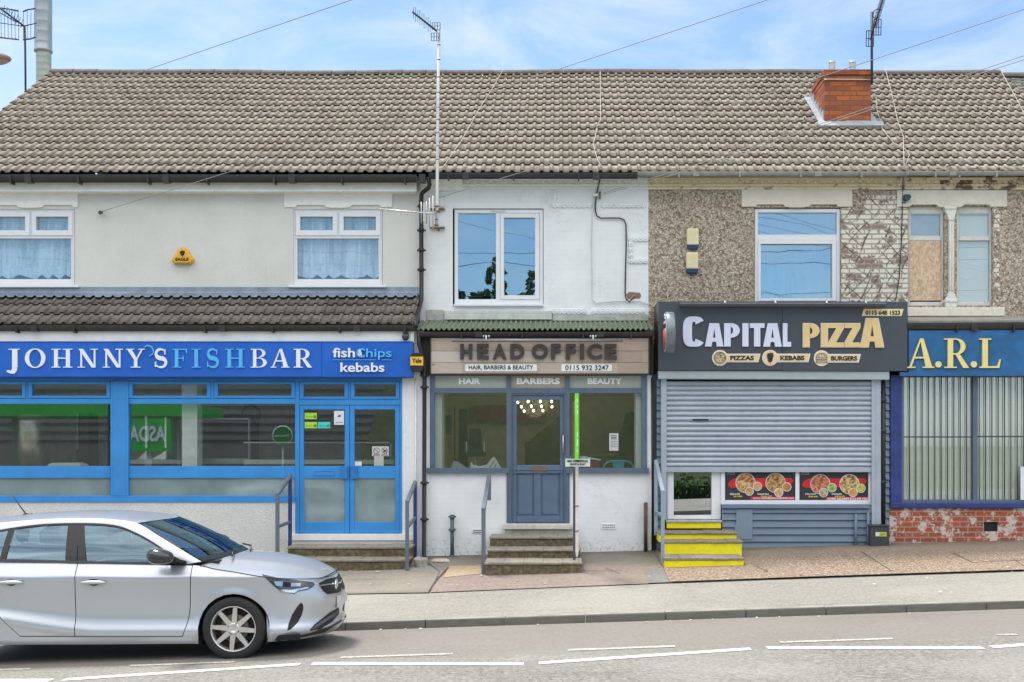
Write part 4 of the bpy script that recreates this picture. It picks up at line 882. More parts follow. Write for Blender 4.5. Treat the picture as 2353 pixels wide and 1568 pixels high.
for x0, x1, kind in ((2087, 2170, 'board'), (2198, 2281, 'blind')):
    wn = MB(); d0 = DW+.06
    ring(wn, x0, x1, 476, 703, 4, 7, 14, 9, d0, d0+.06); wn.fb(x0+4, x1-7, 543, 553, d0-.01, d0+.06); ring(wn, x0+4, x1-7, 490, 543, 2, 2, 3, 1.5, d0+.012, d0+.05)
    o = wn.build('sash_window', M('grey_white_sash', (.66,.67,.64), .6, var=.08, dirt=.35), arl, bevel=.005)
    pane(x0+4, x1-7, 489, 544, d0+.035, GS, o)
    m = MB(); room(m, x0-10, x1+10, 470, 712, DW+.13, DW+2); m.build('room', room_m, o)
    if kind == 'board':
        m = MB(); m.fb(x0+2.5, x1-8, 553.5, 691, d0-.006, d0+.012); m.build('chipboard_panel', osb_m, o)
        m = MB(); m.fb(x0+3, x1-8, 488, 545, d0+.055, d0+.065); m.build('grey_backing', M('grey_blue_backing', (.36,.44,.52), .7), o)
    else:
        pane(x0+4, x1-7, 552, 695, d0+.035, GS, o)
        m = MB(); m.fb(x0+3, x1-8, 488, 696, d0+.055, d0+.065); m.build('blind', blind_m, o)
# right hand shopfront
mb = MB(); mb.hexa([P(2086,742,17.5), P(2600,740,17.5), P(2600,731,DW), P(2086,733,DW), P(2086,737,17.5), P(2600,735,17.5), P(2600,726,DW), P(2086,728,DW)]); mb.build('canopy_slab', M('grey_felt_ledge', (.30,.29,.26), .9, var=.2, dirt=.4), arl)
gutter(arl, 2086, 2600, 742, 759, 17.42, gut_m, (2200, 2330))
mb = MB(); mb.fb(2046, 2072, 862, 1160, DS, DS+.2); mb.fb(2046, 2600, 1156, 1168, DS-.03, DS+.2); mb.build('shopfront_frame', arl_post, arl, bevel=.01)
mb = MB(); ring(mb, 2071, 2600, 863, 1156, 6, 6, 3, 7, DS+.02, DS+.1); mb.fb(2236, 2246, 866, 1149, DS+.02, DS+.1); wo = mb.build('window', gb_fr, arl)
pane(2076, 2237, 866, 1150, DS+.08, GS, wo); pane(2245, 2594, 866, 1150, DS+.08, GS, wo)
m = MB()
for i in range(25):
    x = 2090 + i*14.55
    m.tube([P(x, 866, DS+.045), P(x, 1150, DS+.045)], .0085, 6)
m.fb(2077, 2236, 1003, 1006, DS+.034, DS+.05); m.fb(2246, 2590, 1002, 1005, DS+.034, DS+.05); m.build('window_bars', bar_m, wo)
m = MB(); rr = random.Random(8)
x = 2076
while x < 2594: k_ = .006*(int(x) % 3); m.fb(x-.4, x+14.6, 866, 1150, DS+.160+k_, DS+.164+k_); x += 14.2
m.build('vertical_blind', blind_m, wo)
it = MB(); room(it, 2050, 2600, 780, 1200, DS+.21, DS+3); it.build('shop_interior', room_m, arl)
mb = MB(); walls(mb, 2044, 2600, 1168, 1330, [(2261, 2293.5, 1199.5, 1222)], DS+.02, .15); pl_ = mb.build('plinth_wall', brick_m, arl)
m = MB(); m.fb(2259, 2295.5, 1197, 1224.5, DS+.06, DS+.1); m.build('air_vent', black_m, pl_)
mb = MB(); mb.fb(2086, 2600, 755, 866, DS+.06, DS+.7); mb.build('canopy_beam', gut_m, arl)
# slate roofed neighbour beyond
nb = thing('slate_roofed_house', 'neighbouring house whose rough slate roof begins beyond the end of the tiled ridge', 'building', (gx(2353, DW)+4, DW, FZ(10)))
roof_part(nb, XR+.012, XR+7, 13, slate_m, True, .2, 28, -.05)
mb = MB(); mb.box(XR+.012, XR+7, DW, DW+.25, FZ(9)-.4, ZE-.04); mb.build('wall', pebble_m, nb)
# ================================================================ SIGNS AND THINGS ON THE FACADES
def sign_root(name, label, cat, x, y, d): return thing(name, label, cat, P(x, y, d))
# --- fish shop sign
t = sign_root('shop_sign', 'long royal blue fascia sign reading JOHNNYS FISHBAR in white and pale blue serif letters', 'sign', 430, 868, 17.46)
DG = 17.46
mb = MB(); mb.fb(-60, 739.3, 786, 866.5, DG, DG+.10); mb.fb(739.9, 948.5, 786, 867, DG-.002, DG+.10); mb.fb(-60, 949, 784.5, 786, DG-.012, DG+.1); mb.build('board', blue_sg, t, bevel=.004)
mb = MB(); mb.fb(-60, 949, 866.8, 868.6, DG-.012, DG+.1); mb.build('trim', navy, t)
dl = DG-.022
for ch, a, b, m_ in (('J',15,45,let_w),('O',57,104,let_w),('H',117,166,let_w),('N',178,224.5,let_w),('N',235.5,282,let_w),('Y',290,332,let_w),('S',354,384,let_w),('F',396,430,let_b),('I',440.5,461,let_b),('S',474,503,let_b),('H',516,562.5,let_b),('B',576,613.5,let_w),('A',622,665,let_w),('R',674.5,717,let_w)):
    mb = MB(); serif_into(mb, ch, a, b, 802, 845, dl, .02); mb.build('letter', m_, t)
mb = MB()
for poly in stroke([(332,800),(334,796.5),(338,794.5),(343,795),(348,798),(351.5,803),(352.5,809),(350.5,815),(345,818)], [1.2,2.4,3.4,3.6,3.2,2.8,2.2,1.6,.8]) + stroke([(350,813),(346,816.5),(343,819)], [.6,2.4,3.2]): mb.pp(poly, dl-.001, dl+.02)
mb.build('fish_emblem', let_b, t)
text('fish', 764.5, 815.5, 799.5, 821.5, dl-.02, let_w, t, 'lettering', .018, .03)
text('C', 818.5, 838, 800.5, 822, dl-.02, let_b, t, 'lettering', .02, .03); text('&', 822.5, 832.5, 804, 818, dl-.03, let_w, t, 'lettering', .02, .02)
text('hips', 841, 899.5, 801, 827, dl-.02, let_b, t, 'lettering', .012, .03)
mb = MB(); mb.fb(764.5, 864.5, 826.5, 828, dl, DG); mb.fb(876.5, 899.5, 826.7, 828.2, dl, DG); mb.build('underline', let_b, t)
text('kebabs', 782, 883, 833.5, 855, dl-.02, let_w, t, 'lettering', .018, .03)
# --- salon sign
DH = 17.52
t = sign_root('shop_sign', 'weathered timber plank sign reading HEAD OFFICE in dark raised letters', 'sign', 1240, 860, DH)
mb = MB(); rr = random.Random(2)
for a, b in ((777, 806.6), (807.2, 833), (833.6, 858.6)): mb.fb(990.5, 1490, a, b, DH+rr.uniform(-.004,.004), DH+.04)
mb.build('planks', wood_m, t, bevel=.003)
mb = MB(); mb.fb(988, 990.5, 775, 860, DH-.01, DH+.08); mb.fb(1490, 1493, 775, 860, DH-.01, DH+.08); mb.fb(988, 1493, 858.6, 861, DH-.01, DH+.08); mb.build('frame', M('dark_sign_edge', (.06,.05,.045), .6), t)
for ch, a, b in (('H',1057.5,1085),('E',1096,1123),('A',1132,1164),('D',1172.5,1205),('O',1221.5,1259.5),('F',1266,1288.5),('F',1300,1323),('I',1332.5,1342),('C',1349,1383),('E',1389.5,1417.5)):
    text(ch, a, b, 790.5, 826, DH-.045, dark_let, t, 'letter', .045, .045)
for a, b, tx, xa, xb in ((1068.5,1234,'HAIR, BARBERS & BEAUTY',1077,1225),(1290,1406.5,'0115 932 3247',1299,1399)):
    m = MB(); m.pp(arcpts(a+3,840.5,3,3,180,270,4)+arcpts(b-3,840.5,3,3,270,360,4)+arcpts(b-3,850.5,3,3,0,90,4)+arcpts(a+3,850.5,3,3,90,180,4), DH-.012, DH); o = m.build('name_plate', M('white_plate', (.80,.80,.80), .4), t)
    text(tx, xa, xb, 839.7, 851, DH-.018, blk, o, 'lettering', .008, .006)
t = sign_root('sign_light', 'slim grey light bar on swan brackets above the timber plank sign', 'light', 1234, 786, 17.3)
mb = MB(); mb.tube([P(1038, 783, 17.36), P(1431, 783, 17.36)], .02, 8); mb.build('light_tube', M('grey_light_bar', (.22,.22,.24), .4, .5), t)
mb = MB()
for x in (1117, 1363): mb.tube([P(x, 770, DH+.05), P(x, 772, 17.40), P(x, 783, 17.36)], .012, 6); mb.ball(P(x-6, 773, 17.46), .02, 8, 5); mb.ball(P(x+6, 773, 17.46), .02, 8, 5)
mb.build('bracket', M('pale_bracket', (.6,.6,.6), .4, .5), t)
# --- pizza sign
DP = 17.45
t = sign_root('shop_sign', 'large charcoal sign box reading CAPITAL PIZZA in pale lavender and tan letters', 'sign', 1800, 854, DP)
mb = MB(); mb.fb(1513, 1797, 693, 851.5, DP, DP+.14); mb.fb(1797.6, 2085.5, 693.5, 853, DP, DP+.14); mb.build('board', sign_d, t, bevel=.005)
dq = DP-.035
def block(mb, ch, x0, x1, y0, y1, d, dep):       # heavy condensed capitals
    w = x1-x0; h = y1-y0
    def q(u0, u1, v0, v1): mb.pp([(x0+w*u0, y0+h*v0), (x0+w*u1, y0+h*v0), (x0+w*u1, y0+h*v1), (x0+w*u0, y0+h*v1)], d, d+dep)
    def g(*p): mb.pp([(x0+w*u, y0+h*v) for u, v in p], d, d+dep)
    if ch == 'A':
        g((.24,0),(.5,0),(.5,.22),(.36,1),(0,1)); g((.5,0),(.76,0),(1,1),(.64,1),(.5,.22)); mb.pp([(x0+w*.4, y0+h*.62), (x0+w*.6, y0+h*.62), (x0+w*.6, y0+h*.80), (x0+w*.4, y0+h*.80)], d+.0006, d+dep)
    if ch == 'P':
        q(0,.42,0,1)
        for k_, poly in enumerate([[(x0+w*(.44+.56*math.cos(R(a_))), y0+h*(.31-.31*math.sin(R(a_)))), (x0+w*(.44+.56*math.cos(R(a_+10))), y0+h*(.31-.31*math.sin(R(a_+10)))), (x0+w*(.44+.14*math.cos(R(a_+10))), y0+h*(.31-.14*math.sin(R(a_+10)))), (x0+w*(.44+.14*math.cos(R(a_))), y0+h*(.31-.14*math.sin(R(a_))))] for a_ in range(-90, 90, 10)]): mb.pp(poly, d+.0004, d+dep)
    if ch == 'I': q(0,1,0,1)
    if ch == 'T': q(0,1,0,.2); q(.29,.71,.2,1)
    if ch == 'L': q(0,.55,0,1); q(.55,1,.8,1)
    if ch == 'Z': q(0,1,0,.19); q(0,1,.81,1); g((.52,.19),(1,.19),(.48,.81),(0,.81))
    if ch == 'C':
        for a_ in range(35, 325, 10):
            c0, s0, c1, s1 = math.cos(R(a_)), math.sin(R(a_)), math.cos(R(a_+10)), math.sin(R(a_+10))
            def e(c_, s_, k_): return (x0+w*(.5+(.5 if k_ else .09)*math.copysign(abs(c_)**.6, c_)), y0+h*(.5-(.5 if k_ else .33)*math.copysign(abs(s_)**.6, s_)))
            mb.pp([e(c0,s0,1), e(c1,s1,1), e(c1,s1,0), e(c0,s0,0)], d, d+dep)
for ch, a, b, y0, y1, m_ in (('C',1569.5,1619.5,727.5,797,let_lav),('A',1620,1662.5,743,796.5,let_lav),('P',1664,1700,743,796.5,let_lav),('I',1706,1720,743,796.5,let_lav),('T',1723,1757,743,796.5,let_lav),('A',1754,1796.5,743,797,let_lav),('L',1799,1818,743,797,let_lav),
    ('P',1846,1882,744,797.5,let_tan),('I',1887.5,1901.5,744,797.5,let_tan),('Z',1904,1939,744,797.5,let_tan),('Z',1941,1976,744,797.5,let_tan),('A',1977.5,2031,732.5,798,let_tan)):
    mb = MB(); block(mb, ch, a, b, y0, y1, dq, .036); o = mb.build('letter', m_, t)
    if m_ is let_tan: mb = MB(); block(mb, ch, a-1.3, b+1.3, y0-1.3, y1+1.3, dq+.008, .027); mb.build('letter_edge', M('cream_letter_edge', (.82,.78,.70), .4), o)
for cx, cy, xe, tx, xa, xb, k in ((1654.5,822.7,1746.5,'PIZZAS',1678,1732.5,0),(1769.7,822.7,1861.5,'KEBABS',1793,1848.5,1),(1888,823.5,1977,'BURGERS',1910,1969.5,2)):
    m = MB(); m.pp(arcpts(cx, cy, 18.2, 18.2, 0, 360, 28)[:-1], DP-.010, DP); m.pp([(cx+10, cy-9.6), (xe+1.2, cy-9.6), (xe-3.8, cy+10), (cx+10, cy+10)], DP-.0095, DP); o = m.build('badge', M('cream_letter_edge', (.82,.78,.70), .4), t)
    m = MB(); m.pp(arcpts(cx, cy, 16.4, 16.4, 0, 360, 28)[:-1], DP-.014, DP-.008); m.pp([(cx+10, cy-7.8), (xe-1.4, cy-7.8), (xe-5.2, cy+8.2), (cx+10, cy+8.2)], DP-.0135, DP-.008); m.build('badge_face', tan_p, o)
    text(tx, xa, xb, cy-5, cy+5.6, DP-.018, blk, o, 'lettering', .04, .004)
    m = MB(); dd = DP-.018; de = DP-.013
    def cir(x, y, r, th): 
        for p_ in ringq(x, y, r, r, th, th, 0, 360, 20): m.pp(p_, dd, de)
    if k == 0:
        cir(cx, cy, 13.8, 1.2); cir(cx, cy, 11.2, .8)
        for a_, b_, r_ in ((-6,0,2.6),(3,-5,2.2),(-1,5.5,1.8),(5,5,2),(-4,-6.5,1.6)): cir(cx+a_, cy+b_, r_, .8)
        m.fb(cx, cx+13.5, cy-.6, cy+.6, dd-.001, de); m.fb(cx-.6, cx+.6, cy-13.5, cy, dd-.002, de)
    elif k == 1:
        m.fb(cx-.6, cx+.6, cy-14, cy+14, dd, de)
        for i in range(6): y = cy-9+i*3.4; w_ = 8.6-abs(i-1.5)*1.1; m.pp([(cx-w_, y-.8), (cx+w_, y-2.6), (cx+w_*.9, y+.6), (cx-w_*.8, y+1.8)], dd-.001, de)
    else:
        for p_ in ringq(cx, cy-1, 13, 11, 1.3, 1.3, 180, 360, 14): m.pp(p_, dd, de)
        m.fb(cx-13, cx+13, cy-1.6, cy-.4, dd-.001, de); m.fb(cx-13, cx+13, cy+2.2, cy+3.4, dd-.001, de); m.fb(cx-13, cx+13, cy+5.6, cy+6.8, dd-.001, de); m.fb(cx-12, cx+12, cy+10, cy+11.2, dd, de)
        m.fb(cx-13, cx-11.8, cy+6, cy+10.5, dd-.002, de); m.fb(cx+11.8, cx+13, cy+6, cy+10.5, dd-.002, de)
        for a_, b_ in ((-5,-7),(0,-8.5),(5,-7),(-7,-4.5),(7,-4.5),(1,-5)): cir(cx+a_, cy+b_, 1, .9)
    m.build('emblem', blk, o)
m = MB(); m.pp([(1985,710.5),(2076.5,710.5),(2071.5,726.5),(1980.5,726.5)], DP-.010, DP); o = m.build('number_plate', M('pale_gold_plate', (.80,.66,.40), .4), t)
text('0115 648 1523', 1989, 2068.5, 713.5, 724, DP-.016, blk, o, 'lettering', .025, .006)
t = sign_root('sign_light', 'long dark trough light fixed along the top edge of the charcoal pizza sign', 'light', 1800, 706, 17.35)
mb = MB(); mb.fb(1562, 2036, 697.5, 706.5, 17.30, 17.40); mb.build('light_trough', M('black_light_trough', (.05,.05,.06), .35, .3), t, bevel=.015)
mb = MB(); mb.fb(1563, 2036, 696.3, 697.3, 17.31, 17.34); mb.build('light_edge', M('pale_edge', (.5,.5,.52), .4, .4), t)
mb = MB()
for x in (1666, 1782, 1900, 1990): mb.tube([P(x, 692, DP+.03), P(x, 694, 17.36), P(x, 699, 17.35)], .01, 6); mb.ball(P(x, 696, 17.31), .018, 8, 5)
mb.build('bracket', M('pale_bracket', (.6,.6,.6), .4, .5), t)
# projecting disc
xd = gx(1527.6, 17.05); cd = Vector((xd, 17.06, gz(765, 17.06)))
t = thing('projecting_sign', 'round double sided projecting sign with grey rim and red pizza emblem beside the charcoal sign', 'sign', cd)
mb = MB(); mb.lathe([(0,.0),(.285,.0),(.30,.012),(.30,.118),(.285,.13),(0,.13)], cd, 'x', 40); mb.build('disc', M('grey_disc_rim', (.19,.22,.26), .3, .3), t)
mb = MB(); mb.lathe([(0,-.003),(.272,-.003),(.272,.004)], cd, 'x', 40); fc = mb.build('disc_face', M('white_disc_face', (.72,.70,.70), .4), t)
mb = MB(); mb.lathe([(0,-.008),(.155,-.008),(.155,-.002)], cd+Vector((0,0,-.075)), 'x', 24); mb.build('emblem', M('red_orange_emblem', (.62,.10,.04), .45), fc)
mb = MB(); mb.box(cd.x-.008, cd.x-.002, cd.y-.2, cd.y+.2, cd.z+.06, cd.z+.13); mb.box(cd.x-.008, cd.x-.002, cd.y-.12, cd.y+.12, cd.z+.17, cd.z+.2); mb.lathe([(.236,-.003),(.236,-.007),(.246,-.007),(.246,-.003)], cd, 'x', 40); mb.build('dark_band', blk, fc)
mb = MB(); 
for dz in (-.06, .20, -.2): mb.tube([cd+Vector((.06, .28, dz)), Vector((cd.x+.06, DP+.02, cd.z+dz))], .012, 6)
mb.build('arm', M('pale_bracket', (.6,.6,.6), .4, .5), t)
# --- right hand sign
DA = 17.44
t = sign_root('shop_sign', 'weathered mid blue sign board with large yellow serif letters A.R.L', 'sign', 2220, 864, DA)
mb = MB(); mb.pp([(2088, 760), (2600, 758), (2600, 864), (2068, 864), (2068, 855.5), (2088, 855.5)], DA+.03, DA+.10); mb.build('board', arl_bl, t)
for ch, a, b, y0, y1 in (('A',2085,2147,778,846),('.',2149.5,2164,830.5,845),('R',2170,2227,778,846),('.',2231,2245.5,830.5,845),('L',2250.5,2300,778,846)):
    mb = MB(); serif_into(mb, ch, a, b, y0, y1, DA, .03); mb.build('letter', arl_y, t)
    mb = MB(); serif_into(mb, ch, a+1.6, b+1.6, y0+1.4, y1+1.4, DA+.012, .018); mb.build('letter_shadow_edge', M('dark_letter_edge', (.05,.05,.03), .5), t.children[-1])
# --- roller shutter
t = sign_root('roller_shutter', 'grey steel roller shutter pulled most of the way down over the pizza shop front', 'shutter', 1767, 1085, DS)
mb = MB(); n_ = 17; y = 876.0; hgt = (1075-876)/n_; Xa, Xb = gx(1531, DS), gx(2004, DS)
prof = [(0,.0),(.10,-.012),(.25,-.021),(.45,-.025),(.62,-.022),(.76,-.012),(.84,.0),(.90,.006),(1,.006)]
for i in range(n_):
    b = len(mb.v)
    for X in (Xa, Xb): mb.v += [(X, DS+dd, gz(y+(i+u)*hgt, DS)) for u, dd in prof]
    for k in range(len(prof)-1): mb.smooth = k < 6; mb.face((b+k, b+k+1, b+len(prof)+k+1, b+len(prof)+k))
mb.smooth = False; mb.build('curtain', shut_m, t)
mb = MB(); mb.fb(1531, 2004, 1074, 1085.5, DS-.02, DS+.02); mb.build('bottom_bar', shut_m, t, bevel=.006)
mb = MB(); mb.fb(1591.5, 1628, 963, 966.8, DS-.034, DS-.01); mb.build('slot', black_m, t)
mb = MB(); mb.pp([(1513, 852), (2044, 853.5), (2044, 873), (1513, 871)], DS-.14, DS+.1); mb.build('housing', shut_h, t, bevel=.008)
mb = MB(); mb.fb(1519, 1532, 871, 1195, DS-.045, DS+.05); mb.build('guide_rail', shut_m, t, bevel=.005)
mb = MB(); mb.fb(2003, 2024.5, 873, 1212, DS-.045, DS+.05); mb.fb(2012, 2013.2, 874, 1208, DS-.05, DS-.044); mb.build('guide_rail', shut_m, t, bevel=.005)
# --- menu posters in the pizza window
def poster(x0, x1, y0, y1, label, foods, foot, sub):
    t = thing('menu_poster', label, 'poster', P((x0+x1)/2, y1, DS+.055)); d = DS+.06
    m = MB(); m.fb(x0, x1, y0, y1, d, d+.006); m.build('poster_sheet', M('poster_black', (.035,.035,.04), .4), t)
    m = MB(); yy = (y0+y1)/2
    pts = [(x0+9, yy-7), (x0+20, yy-14), (x1-12, yy-15), (x1-5, yy-10), (x1-8, yy-3), (x1-14, yy+4), (x0+60, yy+6), (x0+16, yy+7), (x0+6, yy+3)]
    m.pp(pts, d-.002, d+.001); m.build('red_brush_stroke', M('poster_red', (.62,.02,.03), .45), t)
    def disc(cx, cy, r, cols, seed, dz):
        m = MB(); m.pp(arcpts(cx, cy, r, r, 0, 360, 24)[:-1], d-.004-dz, d); rim = m.build('plate_ring', paper, t)
        n = NM('food_%d' % seed); f = n.voro(32, 'Color', n.mapv(loc=(seed*3.1, 0, seed))); g = n.noise(45, 4, .7, dist=1.5)
        c = n.ramp(n.sep(f)[0], [(i/(len(cols)-1), c_) for i, c_ in enumerate(cols)]); c = n.mix(n.ramp(g, [(.5, 0), (.75, .5)]), c, cols[-1]); n.fin(c, .5)
        m = MB(); m.pp(arcpts(cx, cy, r-1.3, r-1.3, 0, 360, 24)[:-1], d-.006-dz, d-.003-dz); m.build('food_picture', n.m, rim)
    for k, (cx, cy, r, cols) in enumerate(foods): disc(cx, cy, r, cols, k+int(x0) % 97, .003*k)
    text('CAPITAL', x0+3, x0+23, y0+6, y0+10, d-.005, paper, t, 'lettering', .02, .003); text('Pizza & Kebab', x0+3, x0+22, y0+11.5, y0+13.5, d-.005, paper, t, 'lettering', .0, .003)
    for (tx, a, b, yy_, mm) in sub: text(tx, a, b, yy_, yy_+4.6, d-.007, mm, t, 'lettering', .02, .003)
    fx = foot[1]; m = MB(); m.pp([(fx-4, y1-8), (x1, y1-8), (x1, y1-1), (fx-6, y1-1)], d-.002, d+.001); m.build('footer', M('poster_crimson', (.55,.03,.06), .45), t)
    text(foot[0], fx, x1-3, y1-6.6, y1-1.8, d-.006, paper, t, 'lettering', .03, .003)
red1 = [(.20,.05,.02), (.50,.16,.05), (.62,.30,.10), (.30,.35,.08), (.70,.52,.30)]
poster(1666.5, 1828, 1078, 1149.5, 'black and red food poster showing wraps and a burger', [(1713,1110,23,red1),(1722,1129.5,10,red1[1:]),(1740.5,1118,10.5,[(.5,.2,.1),(.7,.4,.25),(.6,.25,.1)]),(1782,1110,23,[(.08,.04,.03),(.45,.22,.08),(.62,.36,.14),(.2,.22,.05)]),(1789.5,1132,10.5,[(.6,.25,.1),(.75,.5,.3),(.5,.2,.08)]),(1808,1119.5,10.5,[(.4,.12,.03),(.6,.3,.1),(.5,.2,.06)])],
    ('www.capitalpizzaandkebab.com', 1730), [('kebab to feel', 1677.5, 1700, 1133, paper), ('eat to feast', 1686, 1706, 1138, M('poster_yellow', (.75,.62,.06), .5)), ('Awesome food', 1740, 1766, 1133, paper), ('Awesome mood', 1748, 1773, 1138, M('poster_yellow', (.75,.62,.06), .5))])
poster(1837, 1996.5, 1078, 1150.5, 'black and red food poster showing meat skewers and a pizza', [(1885,1113,23,[(.20,.05,.02),(.45,.13,.06),(.62,.30,.18),(.5,.2,.1)]),(1892.5,1132.5,10.5,[(.12,.25,.06),(.55,.5,.35),(.4,.12,.06)]),(1912,1121,10.5,[(.15,.32,.06),(.3,.45,.1),(.6,.5,.3)]),(1952,1113,23,[(.62,.42,.16),(.72,.55,.25),(.10,.08,.03),(.6,.35,.12)]),(1960,1132,10.5,[(.62,.22,.06),(.7,.4,.12),(.5,.15,.05)]),(1978.5,1122.5,10.5,[(.2,.45,.05),(.65,.5,.08),(.3,.5,.08)])],
    ('HOME DELIVERY 0115 648 1523', 1902), [('grilled to perfection', 1850.5, 1874.5, 1133.5, paper), ('flame taste', 1858, 1879, 1138.5, M('poster_yellow', (.75,.62,.06), .5)), ('amazing pizza', 1911, 1935, 1133.5, paper), ('amazing taste', 1918, 1941, 1138.5, M('poster_yellow', (.75,.62,.06), .5))])
# --- alarm boxes
c = P(418.5, 590, DW)
t = thing('alarm_box', 'amber triangular burglar alarm box with a dark bird crest on the cream rendered wall', 'alarm box', c)
mb = MB(); da = DW-.09
def tri(cx, cy, s, d): 
    base = [(cx-20*s, cy+15*s), (cx+20*s, cy+15*s), (cx+25*s, cy+8*s), (cx+25*s, cy+4*s), (cx+8*s, cy-20*s), (cx+4*s, cy-23*s), (cx-4*s, cy-23*s), (cx-8*s, cy-20*s), (cx-25*s, cy+4*s), (cx-25*s, cy+8*s)]
    return [(gx(x, d), gz(y, d)) for x, y in base]
A = tri(419.5, 592, .80, da); B = tri(419.5, 592, 1.0, DW-.05); n_ = len(A)
mb.add([(x, da, z) for x, z in A]+[(x, DW-.05, z) for x, z in B]+[(x, DW, z) for x, z in B], [tuple(range(n_))]+[(i, i+n_, (i+1) % n_+n_, (i+1) % n_) for i in range(n_)]+[(i+n_, i+2*n_, (i+1) % n_+2*n_, (i+1) % n_+n_) for i in range(n_)])
mb.build('case', yellow_b, t, bevel=.01)
text('EAGLE', 403, 433, 592.3, 599.5, da-.005, blk, t, 'lettering', .03, .004)
mb = MB()
for sx in (-1, 1):
    for i in range(3): mb.pp([(419+sx*(1+i*1.6), 577+i*.4), (419+sx*(2.3+i*1.6), 576+i*.5), (419+sx*(2.6+i*1.5), 584-i*1.0), (419+sx*(.8+i*1.5), 586-i*1.2)], da-.004, da)
    mb.pp([(419+sx*.5, 586), (419+sx*4.5, 583.5), (419+sx*3, 588)], da-.0045, da)
mb.pp([(417.6,576),(420.4,576),(420,588),(419,591),(418,588)], da-.005, da); mb.build('bird_crest', blk, t)
for y0, y1, x0, x1, lb in ((524.5, 572.5, 1578.5, 1606, 'upper cream alarm box with navy base fixed on the pebbledash'), (579.5, 627.5, 1577, 1605, 'lower cream alarm box with navy base fixed on the pebbledash')):
    t = thing('alarm_box', lb, 'alarm box', P((x0+x1)/2, y1, DW), 'cream alarm boxes on the pebbledash')
    m = MB(); m.fb(x0, x1, y0, y1-9.5, DW-.085, DW); m.build('case', cream_b, t, bevel=.02)
    m = MB(); m.pp([(x0+.3, y1-10), (x1-.3, y1-10), (x1-.8, y1-3), (x1-3.5, y1), (x0+3.5, y1), (x0+.8, y1-3)], DW-.08, DW); m.build('base', navy_b, t, bevel=.008)
t = thing('alarm_box', 'black alarm box with an amber label at the corner of the royal blue sign', 'alarm box', P(957, 854, 17.44))
mb = MB(); mb.pp([(943.5,815),(948,810.5),(967,810.5),(972,815),(972.5,842),(970,852),(966,854),(948,854),(944,850),(942.7,842)], 17.40, 17.5); mb.build('case', pipe_m, t, bevel=.01)
mb = MB(); mb.fb(943, 972.3, 820, 840, 17.394, 17.402); o = mb.build('label_band', orange, t); text('Yale', 946.5, 968.5, 823.5, 834, 17.388, blk, o, 'lettering', .02, .005)
t = thing('security_camera', 'dark dome security camera under the lean-to gutter end', 'camera', P(932, 782, 17.46))
mb = MB(); mb.ball(P(932, 774.5, 17.44), .055, 14, 10); mb.build('dome', M('dark_dome', (.04,.045,.05), .15), t); mb = MB(); mb.fb(926.5, 938, 764, 770, 17.41, 17.52); mb.build('mount', pipe_m, t, bevel=.004)
t = thing('floodlight', 'small dark green box lamp on the cream lintel', 'lamp', P(2086, 461, DW))
mb = MB(); mb.pp([(2079,446.5),(2092,446.5),(2095,453),(2090,460),(2082,460.5),(2079,458)], DW-.14, DW-.04); mb.build('housing', M('dark_green_box', (.03,.075,.085), .5), t, bevel=.008); mb = MB(); mb.tube([P(2082, 458, DW-.08), P(2080, 466, DW-.05), P(2068, 466, DW-.02), P(2060, 452, DW-.015)], .008, 6); mb.build('lead_wire', cable_d, t)
# --- pipes
def pipe(pts, r, mat, label, clips=(), name='drainpipe', shoe=False, cap=False):
    t = thing(name, label, 'pipe', pts[-1]); m = MB(); m.tube(pts, r, 10); m.build('pipe', mat, t)
    if clips:
        for q in clips: m = MB(); q = Vector(q); m.lathe([(r*1.05,-.03),(r*1.3,-.03),(r*1.3,.03),(r*1.05,.03)], q, 'z', 12); m.box(q.x-r*2.0, q.x+r*2.0, q.y+r*.5, q.y+r*1.2, q.z-.012, q.z+.012); m.build('collar', mat, t)
    return t
pipe([P(984, 408, 18.1), P(987, 425, 18.12), P(985, 432, 18.14), P(972, 442, 18.22), P(968.5, 448, 18.28), P(968, 470, 18.29), P(968.5, 688, 18.29), P(965, 703, 18.2), P(955, 742, 17.55), P(956, 752, 17.46)], .034, pipe_m, 'black drainpipe bending from the eaves down the joint of cream and white houses', [P(968, y, 18.29) for y in (474, 529, 575, 620)])
pipe([P(962, 762, 17.5), P(963, 792, 17.5), P(975, 830, 17.52), P(975.5, 862, 17.55), P(974.5, 1276, 17.53), P(977, 1284, 17.49), P(984, 1287, 17.42)], .032, pipe_m, 'tall black drainpipe running beside the fish shop pier to the ground', [P(975, y, 17.54) for y in (864, 890, 1110, 1194)])
pipe([P(1039, 1184, 17.54), P(1039, 1289, 17.54)], .028, M('blue_grey_stub_pipe', (.09,.12,.15), .5, var=.2, dirt=.3), 'short blue grey stub pipe standing at the foot of the white salon wall', [P(1039, 1188, 17.54), P(1039, 1218, 17.54), P(1039, 1280, 17.54)], 'vent_pipe')
pipe([P(1483.7, 1155, 17.55), P(1483.7, 1271, 17.55)], .028, M('red_brown_pipe', (.10,.055,.05), .55, var=.2), 'red brown stub pipe against the right end of the white salon wall', (), 'vent_pipe')
pipe([P(2030, 873, 17.58), P(2030, 1210, 17.58)], .026, pipe_m, 'black pipe between the shutter guide and the blue post', [P(2030, y, 17.58) for y in (920, 991, 1109)])
pipe([P(1966.5, 1181, 17.56), P(1966.5, 1262, 17.56)], .021, clad_m, 'thin blue grey stub pipe in front of the cladding, set apart from the guide', (), 'vent_pipe'); pipe([P(1994.8, 1177, 17.56), P(1994.8, 1262, 17.56)], .021, clad_m, 'thin blue grey stub pipe in front of the cladding, close to the meter box', (), 'vent_pipe')
